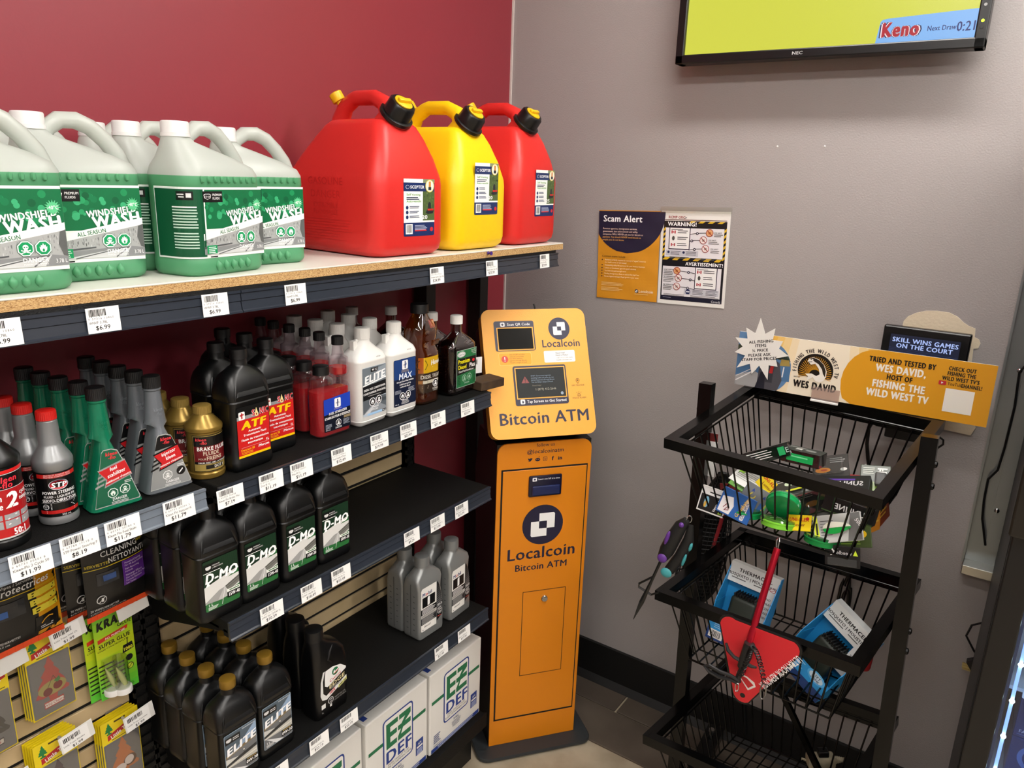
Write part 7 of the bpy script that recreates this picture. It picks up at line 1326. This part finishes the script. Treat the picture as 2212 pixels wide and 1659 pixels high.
# cord bundle hanging on the wall behind the rack
hc = thing('cord_bundle', 'bundled black cord hanging on the wall behind the middle basket', 'cord', (0, 0, 0))
ob('lead', MB().tube([(-.012, -1.275, 1.03), (-.012, -1.272, .95), (-.012, -1.278, .86), (-.014, -1.274, .80), (-.014, -1.268, .74)], .004, 8), M_black, hc)
ob('bundle', MB().tube([(-.016, -1.255 - .016 * math.cos(R(i * 18)) - .01, .60 + .09 * math.sin(R(i * 18)) + (.03 if i % 3 else 0)) for i in range(21)], .0045, 8).tube([(-.024, -1.27 - .010 * math.cos(R(i * 18)), .60 + .075 * math.sin(R(i * 18))) for i in range(21)], .0045, 8), M_black, hc, smooth=60)
ob('tie', MB().tube([(-.012 - .014 * math.cos(R(i * 40)), -1.266 + .018 * math.sin(R(i * 40)), .60) for i in range(9)], .003, 6, True), M_black, hc); ob('tail', MB().tube([(-.014, -1.268, .52), (-.014, -1.272, .40), (-.014, -1.275, .28)], .004, 8), M_black, hc)
ex = thing('extension_plug', 'grubby cream extension socket lying in the bottom basket', 'plug', (-.265, -1.315, .262), (R(0), R(-6), R(-58)))
crm = pm('cream_plastic', 'b0a68e', .5, var=(30, '8a826c', .35, .7))
ob('body', MB().rbox(-.045, .03, -.018, .018, 0, .032, .006, 2), crm, ex, smooth=40); ob('loop', MB().tube([(-.045, 0, .016), (-.056, .008, .016), (-.060, 0, .016), (-.056, -.008, .016), (-.046, 0, .016)], .003, 8), crm, ex); ob('strain_relief', MB().lathe([(.011, 0)] + [(.011 - .0012 * (i // 2) - (.002 if i % 2 else 0), .003 + i * .003) for i in range(9)], 14, M=Matrix.Translation((.030, 0, .016)) @ Matrix.Rotation(R(90), 4, 'Y')), crm, ex); ob('black_plug', MB().rbox(-.016, .012, -.012, .012, .0325, .05, .003), M_black, ex)

# ================================================================ HANGING PACKETS ON THE SLATTED PANEL
yS = -.1165
def peg(label, x, z, L=.085, tagtxt=None, tagc=True):
    o = thing('display_hook', label, 'hook', (x, yS, z), group='clear display hooks')
    cm = clear_mat('hook_clear_plastic', 'e6e4e0', .15, .1, .55, 'cfccc4')
    ob('plate', MB().rbox(-.018, .018, -.003, 0, -.026, .010, .001), cm, o); ob('arm', MB().tube([(0, -.003, 0), (0, -L, .004), (0, -L - .006, .012)], .0032, 8), pm('hook_grey_plastic', 'a9a59c', .3), o)
    if tagtxt is not None:
        t_ = ob('tag_holder', MB().rbox(-.012, .052, -L - .012, -L - .010, -.014, .024, .001), pm('tag_holder_white', 'e2e2de', .35), o, (0, 0, 0), (0, R(-7), 0))
        if tagtxt: q = Decal(); q.rect(-.029, -.017, .022, .018, 'f2f2f0', 0).bars(-.025, .004, .008, .014, lv=1, n=16).text(tagtxt, -.027, -.005, .0034, '444444', 1, al=-1, b=0).text('$1.99', -.002, -.0145, .0058, '151515', 1, b=.015); q.build('price_print', t_, (.020, -L - .0122, .004))
    return o
def tree_poly(w_, h_):
    L = [(0, 1), (.16, .86), (.24, .80), (.20, .76), (.38, .66), (.46, .60), (.40, .56), (.62, .44), (.70, .36), (.60, .33), (.86, .22), (.80, .17), (.50, .16), (.24, .17), (.20, .10), (.20, .06), (.50, .06), (.50, -.08), (-.50, -.08), (-.50, .06), (-.20, .06), (-.20, .10), (-.24, .17), (-.50, .16), (-.86, .20), (-.78, .27), (-.58, .34), (-.72, .38), (-.60, .46), (-.40, .56), (-.48, .62), (-.36, .68), (-.20, .76), (-.26, .82), (-.16, .86)]
    return [(x * w_ / 2, y * h_) for x, y in L]
def freshener(col, name, art):
    def f():
        t = thing('air_freshener', None, 'air freshener'); w_, h_ = .080, .175
        ye = pm('yellow_card', 'e2c81a', .4); ob('card', MB().rbox(-w_ / 2, w_ / 2, 0, .002, -h_ + .022, .022, .0008), ye, t)
        q = Decal(); q.rect(-w_ / 2 + .002, -h_ + .025, w_ / 2 - .002, -.030, '77777a', 0, r=.002).rect(-w_ / 2, -.030, w_ / 2, .022, 'e8cf1c', 0)
        q.poly([(x - .024, z - .008) for x, z in tree_poly(.020, .026)], '1c7a3e', 1); q.poly([(-.028, -.024), (.036, -.006), (.036, .006), (-.028, -.012)], 'b8242a', 2); q.text('Little Trees', .004, -.0165, .0085, 'f6f2ec', 3, b=.035, sx=.78, rot=15); q.rect(-.012, .012, .012, .016, '4a3a10', 1); q.lines(-.02, -.025, .034, 1, .003, .0016, '4a4a20', 1)
        tz = -h_ + .046; q.poly([(x * 1.0, tz + z) for x, z in tree_poly(.072, .100)], col, 2)
        art(q, tz); q.rect(-.017, tz - .0055, .017, tz + .0035, 'e8e0d4', 4).text(name, 0, tz - .0035, .0052, 'b0303a', 5, b=.01, sx=.9)
        q.build('print', t, (0, -.0002, 0), mat=GLOSSP)
        wv = MB().rbox(-w_ / 2 + .003, w_ / 2 - .003, -.0035, -.0012, -h_ + .026, -.031, .001); ob('cellophane', wv, clear_mat('cellophane', 'f4f4f4', .10, .12), t); return t
    return f
def a_cherry(q, z): q.ell(0, z + .032, .026, .015, 'b8a850', 3, 18).ell(-.009, z + .026, .0085, .0085, '6a141c', 5, 16).ell(.010, z + .032, .0085, .0085, '74161e', 5, 16).line([(-.009, z + .033), (.004, z + .056), (.010, z + .040)], .0009, '3a2a14', 5).poly([(.004, z + .044), (.014, z + .050), (.016, z + .042), (.010, z + .038)], '3a7a3a', 5)
def a_coco(q, z): q.ell(.012, z + .034, .014, .013, '5a3a24', 4, 18).ell(.010, z + .035, .010, .0105, 'ddd0c8', 5, 18).ell(-.010, z + .026, .013, .010, 'ddd0c8', 5, 18)
def a_black(q, z): q.ell(0, z + .034, .016, .014, '2a1a30', 4, 14).ell(.010, z + .026, .009, .009, '38203c', 5, 12)
def a_ice(q, z): q.poly([(-.02, z + .02), (0, z + .05), (.02, z + .025), (.0, z + .035)], '4a4c50', 4).line([(-.012, z + .02), (.012, z + .04)], .003, 'b8b8bc', 5)
GH = 'tree shaped air freshener packets'
def stack(fn, x, z, n, rz, base, y0=-.150):
    sp = [(x - .0018 * i, y0 + .0068 * i, rz + .7 * i) for i in range(n)]
    lb = ['%s, %s of its stack' % (base, 'frontmost' if i == 0 else ORD[i] + ' from the front') for i in range(n)]
    place(fn, sp, lb, GH, z)
peg('display hook holding the cherry air fresheners', -1.672, .950, .055, 'Little Trees Wild Ch'); stack(freshener('c8322e', 'Wild Cherry', a_cherry), -1.680, .938, 4, 2, 'yellow card with red cherry tree air freshener')
peg('display hook holding the coconut air fresheners at the upright', -1.560, .690, .055, 'Little Trees Coconut'); stack(freshener('d8721e', 'Coconut', a_coco), -1.566, .680, 4, 2, 'yellow card with orange coconut tree air freshener')
peg('display hook holding the lowest yellow air fresheners', -1.682, .725, .055, 'Little Trees Blackbe'); stack(freshener('3a2440', 'Blackberry', a_black), -1.690, .712, 5, 2, 'yellow card with dark berry tree air freshener')
peg('display hook at the left picture edge with a blank white tag', -1.775, .945, .055, ''); stack(freshener('26282c', 'Black Ice', a_ice), -1.788, .912, 4, 3, 'yellow card with black tree air freshener')
peg('empty display hook low at the left picture edge', -1.80, .700, .055, '')
# super glue blister cards
def glue():
    t = thing('glue_card', None, 'glue'); w_, h_ = .078, .190
    ob('card', MB().rbox(-w_ / 2, w_ / 2, 0, .0012, -h_ + .018, .018, .0005), pm('glue_card_green', '7ac832', .4), t)
    q = Decal(); n = 12
    for i in range(n):
        k = abs(i - 6.5) / 6.5; c_ = (int(200 - 110 * k), int(210 - 15 * k), int(30 + 25 * k)); q.rect(-w_ / 2, -h_ + .018 + h_ * i / n, w_ / 2, -h_ + .018 + h_ * (i + 1) / n, '%02x%02x%02x' % c_, 0)
    q.text('KRAZY', .002, -.012, .018, '121212', 3, b=.06, sx=.95, sh=.15, rot=4).text('GLUE', .022, -.022, .008, '121212', 3, b=.02, sh=.15); q.poly([(-w_ / 2 + .006, -.034), (w_ / 2 - .010, -.026), (w_ / 2 - .012, -.034), (-w_ / 2 + .006, -.043)], 'c8341e', 1); q.text('ALL PURPOSE', .002, -.0375, .0045, 'f6f2ea', 3, b=.02, rot=5)
    q.text('SUPER GLUE', 0, -.053, .0085, '1a1a1a', 3, b=.03, sx=.88, rot=3).text('COLLE CYANOACRYLATE', -.004, -.060, .0036, '1a1a1a', 3, b=.01, rot=3)
    q.poly([(.012, -.088), (.036, -.084), (.034, -.068), (.015, -.070)], '1c1c1c', 2).text('1000', .024, -.083, .007, 'e8e23a', 3, b=.03, sx=.9).line([(.024, -.069), (.025, -.055)], .0018, '1c1c1c', 2); q.ell(.025, -.102, .0075, .0075, '1c1c1c', 2, 16).ell(.025, -.122, .0075, .0075, '1c1c1c', 2, 16).ell(.025, -.122, .006, .006, 'c8d83a', 3, 16).line([(.021, -.126), (.029, -.118)], .0014, '1c1c1c', 4)
    for i in range(7): q.rect(-w_ / 2 + .002, -.096 - i * .0098, -.006 + (.02 if i else 0), -.0925 - i * .0098, '20241a', 2)
    q.lines(.010, -.160, .034, 3, .003, .001, '2a4a1a', 2); q.build('print', t, (0, -.0002, 0), mat=GLOSSP)
    cy = -.012; ob('bubble', MB().lathe([(.0145, -.150), (.0145, -.085), (.0135, -.080)], 20, cx=-.002, cy=-.016), clear_mat('bubble_clear', 'eef2e8', .14, .06), t, smooth=40); ob('base_cap', MB().lathe([(.017, -.160), (.017, -.150), (.0155, -.148)], 24, cx=-.002, cy=-.0175), M_white, t, smooth=40)
    ob('glue_tube', MB().tube([(.004, -.016, -.147), (-.003, -.016, -.125), (-.006, -.016, -.115), (-.011, -.016, -.100)], [.005, .0055, .004, .001], 10), pm('glue_tube', 'c8cc8a', .35), t, smooth=40); return t
peg('display hook holding the green glue cards', -1.548, .945, .055, '')
place(glue, [(-1.556, -.150, 0), (-1.572, -.138, 3)], ['lime green super glue card with clear bubble, front one', 'lime green super glue card partly hidden behind the front one'], 'super glue cards', .915)
for o in bpy.data.objects:
    if o.name.startswith('glue_card'): o.location.z = .925
# wipes pouches hanging under the left shelf
def pouch(kind):
    def f():
        t = thing('wipes_pouch', None, 'pouch'); w_, h_ = .128, .168; b = MB(); nx, nz = 10, 14
        def th(i, j): u, v = i / nx * 2 - 1, j / nz * 2 - 1; return .015 * max(0, (1 - abs(u) ** 3)) * max(0, 1 - abs(v) ** 4) + .0008 * math.sin(i * 2.1 + j * 1.7)
        F = [(-w_ / 2 + w_ * i / nx, -max(th(i, j), .0006), -h_ + h_ * j / nz) for j in range(nz + 1) for i in range(nx + 1)]; Bk = [(x, -y * .8, z) for x, y, z in F]; k = (nx + 1) * (nz + 1)
        fs = [(j * (nx + 1) + i, j * (nx + 1) + i + 1, (j + 1) * (nx + 1) + i + 1, (j + 1) * (nx + 1) + i) for j in range(nz) for i in range(nx)]
        b.add(F, fs).add(Bk, [tuple(reversed(q)) for q in fs]); ob('pouch', b, pm('pouch_black', '121213', .3), t, smooth=60)
        def fn(u, v, h_2):
            i, j = (u + w_ / 2) / w_ * nx, (v + h_) / h_ * nz; i0, j0 = min(max(int(i), 0), nx - 1), min(max(int(j), 0), nz - 1); a, c = i - i0, j - j0
            d_ = (th(i0, j0) * (1 - a) + th(i0 + 1, j0) * a) * (1 - c) + (th(i0, j0 + 1) * (1 - a) + th(i0 + 1, j0 + 1) * a) * c; return (u, -max(d_, .0006) - h_2, v)
        q = Decal(fn, .0006); G = lambda x0, z0, x1, z1, c_, lv: q.rect(x0, z0, x1, z1, c_, lv, 14, 10)
        if kind == 'c':
            G(-w_ / 2, -.030, w_ / 2, -.006, 'b8a01a', 0); G(-w_ / 2, -.028, w_ / 2, -.014, '151515', 1); q.text('ARMOR ALL', .0, -.026, .011, 'd8d8d8', 3, b=.04, sh=.2, sx=.9)
            q.text('CLEANING', .002, -.048, .0105, 'e4e4e2', 3, b=.015, sx=.95).text('WIPES', .048, -.044, .0055, 'c8b42a', 3, b=.02).text('SERVIETTES', -.062, -.064, .0055, 'c8b42a', 3, al=-1, b=.015).text('NETTOYANTES', .020, -.064, .0105, 'e4e4e2', 3, b=.015, sx=.82); G(-w_ / 2, -.0705, w_ / 2, -.069, 'c8b42a', 1)
            G(.004, -.125, w_ / 2 - .002, -.072, '5a2a86', 1)
            for i, t_ in enumerate(('Powerful Cleaning', 'For All Auto Surfaces', 'Stain Removing', 'Formula', 'Nettoyage Efficace', "Des Surfaces De L'Auto", 'Formule Eliminant', 'Les Taches')): q.text(t_, .008, -.079 - i * .0058 - (.0015 if i > 1 else 0) - (.0015 if i > 3 else 0), .0036, 'd8c8e6', 3, al=-1, b=.006, sx=.9)
            G(-.045, -.105, -.004, -.080, '2a2c30', 1); G(-.034, -.098, -.010, -.086, '2f4e86', 2); q.ell(-.040, -.135, .009, .009, 'd8d8d6', 2, 20).ell(-.040, -.135, .0075, .0075, '141414', 3, 20).line([(-.045, -.140), (-.035, -.130)], .0015, 'd8d8d6', 4).rect(-.041, -.139, -.037, -.131, 'd8d8d6', 4); q.text('20 WIPES/SERVIETTES', -.06, -.157, .0045, 'd8d8d6', 3, al=-1, b=.006, sx=.85).text('6.2 IN X 8.5 IN (15.75 CM X 21.60 CM)', -.06, -.1635, .0036, 'c8c8c6', 3, al=-1, b=0, sx=.8)
        else:
            G(.020, -.165, w_ / 2, -.028, 'c88a12', 0); q.text('Protectant', .0, -.036, .013, 'e4e4e2', 3, b=.02, sh=.2, sx=.9).text('Wipes / Serviettes', -.008, -.047, .0055, 'd0d0ce', 3, b=.005).text('Protectrices', .0, -.060, .013, 'e4e4e2', 3, b=.02, sh=.2, sx=.9); G(-w_ / 2, -.0665, w_ / 2, -.065, 'c8a81a', 1)
            for i in range(3): q.rect(.006 + i * .002, -.083 - i * .016, .058, -.071 - i * .016, 'd8c83a', 2, 8, 2).lines(.012 + i * .002, -.0735 - i * .016, .055, 2, .0052, .0024, '3a3414', 3)
            G(-.055, -.105, .0, -.075, '26282c', 1); G(-.05, -.1, -.028, -.088, '2f5a9a', 2); G(.014, -.156, .058, -.124, '141414', 1); q.line([(.024, -.140), (.030, -.133), (.038, -.1305), (.046, -.134)], .0022, 'd8a02a', 2).lines(.022, -.146, .046, 2, .004, .0018, 'c8c8c6', 2, .1, 0); q.text('20 WIPES/SERVIETTES', -.06, -.150, .0045, 'd8d8d6', 3, al=-1, b=.006, sx=.75).text('20.3 cm', -.05, -.157, .0042, 'd8d8d6', 3, al=-1, b=.006)
        q.build('print', t, mat=GLOSSP)
        cr = MB(); 
        for i in range(20): x = -w_ / 2 - .002 + (w_ + .004) * i / 20; cr.box(x, x + (w_ + .004) / 20, -.0012 - .0006 * (i % 2), .0012, -h_ - .010, -h_ + .001)
        ob('seal', cr, pm('orange_seal', 'd8481a', .4), t); return t
    return f
place(pouch('c'), [(-1.556, -.190, 4), (-1.578, -.158, 6), (-1.592, -.130, 5)], ['black and purple cleaning wipes pouch, front one under the left shelf', 'black cleaning wipes pouch, second in the hanging row', 'black cleaning wipes pouch at the back of the hanging row'], 'cleaning wipes pouches', 1.142)
place(pouch('p'), [(-1.725, -.190, 4), (-1.738, -.160, 5)], ['black and amber protectant wipes pouch, front one at the left edge', 'black and amber protectant wipes pouch behind the front one'], 'protectant wipes pouches', 1.150)
peg('display hook holding the purple wipes pouches', -1.570, 1.132, .085); peg('display hook holding the amber wipes pouches', -1.732, 1.140, .085)
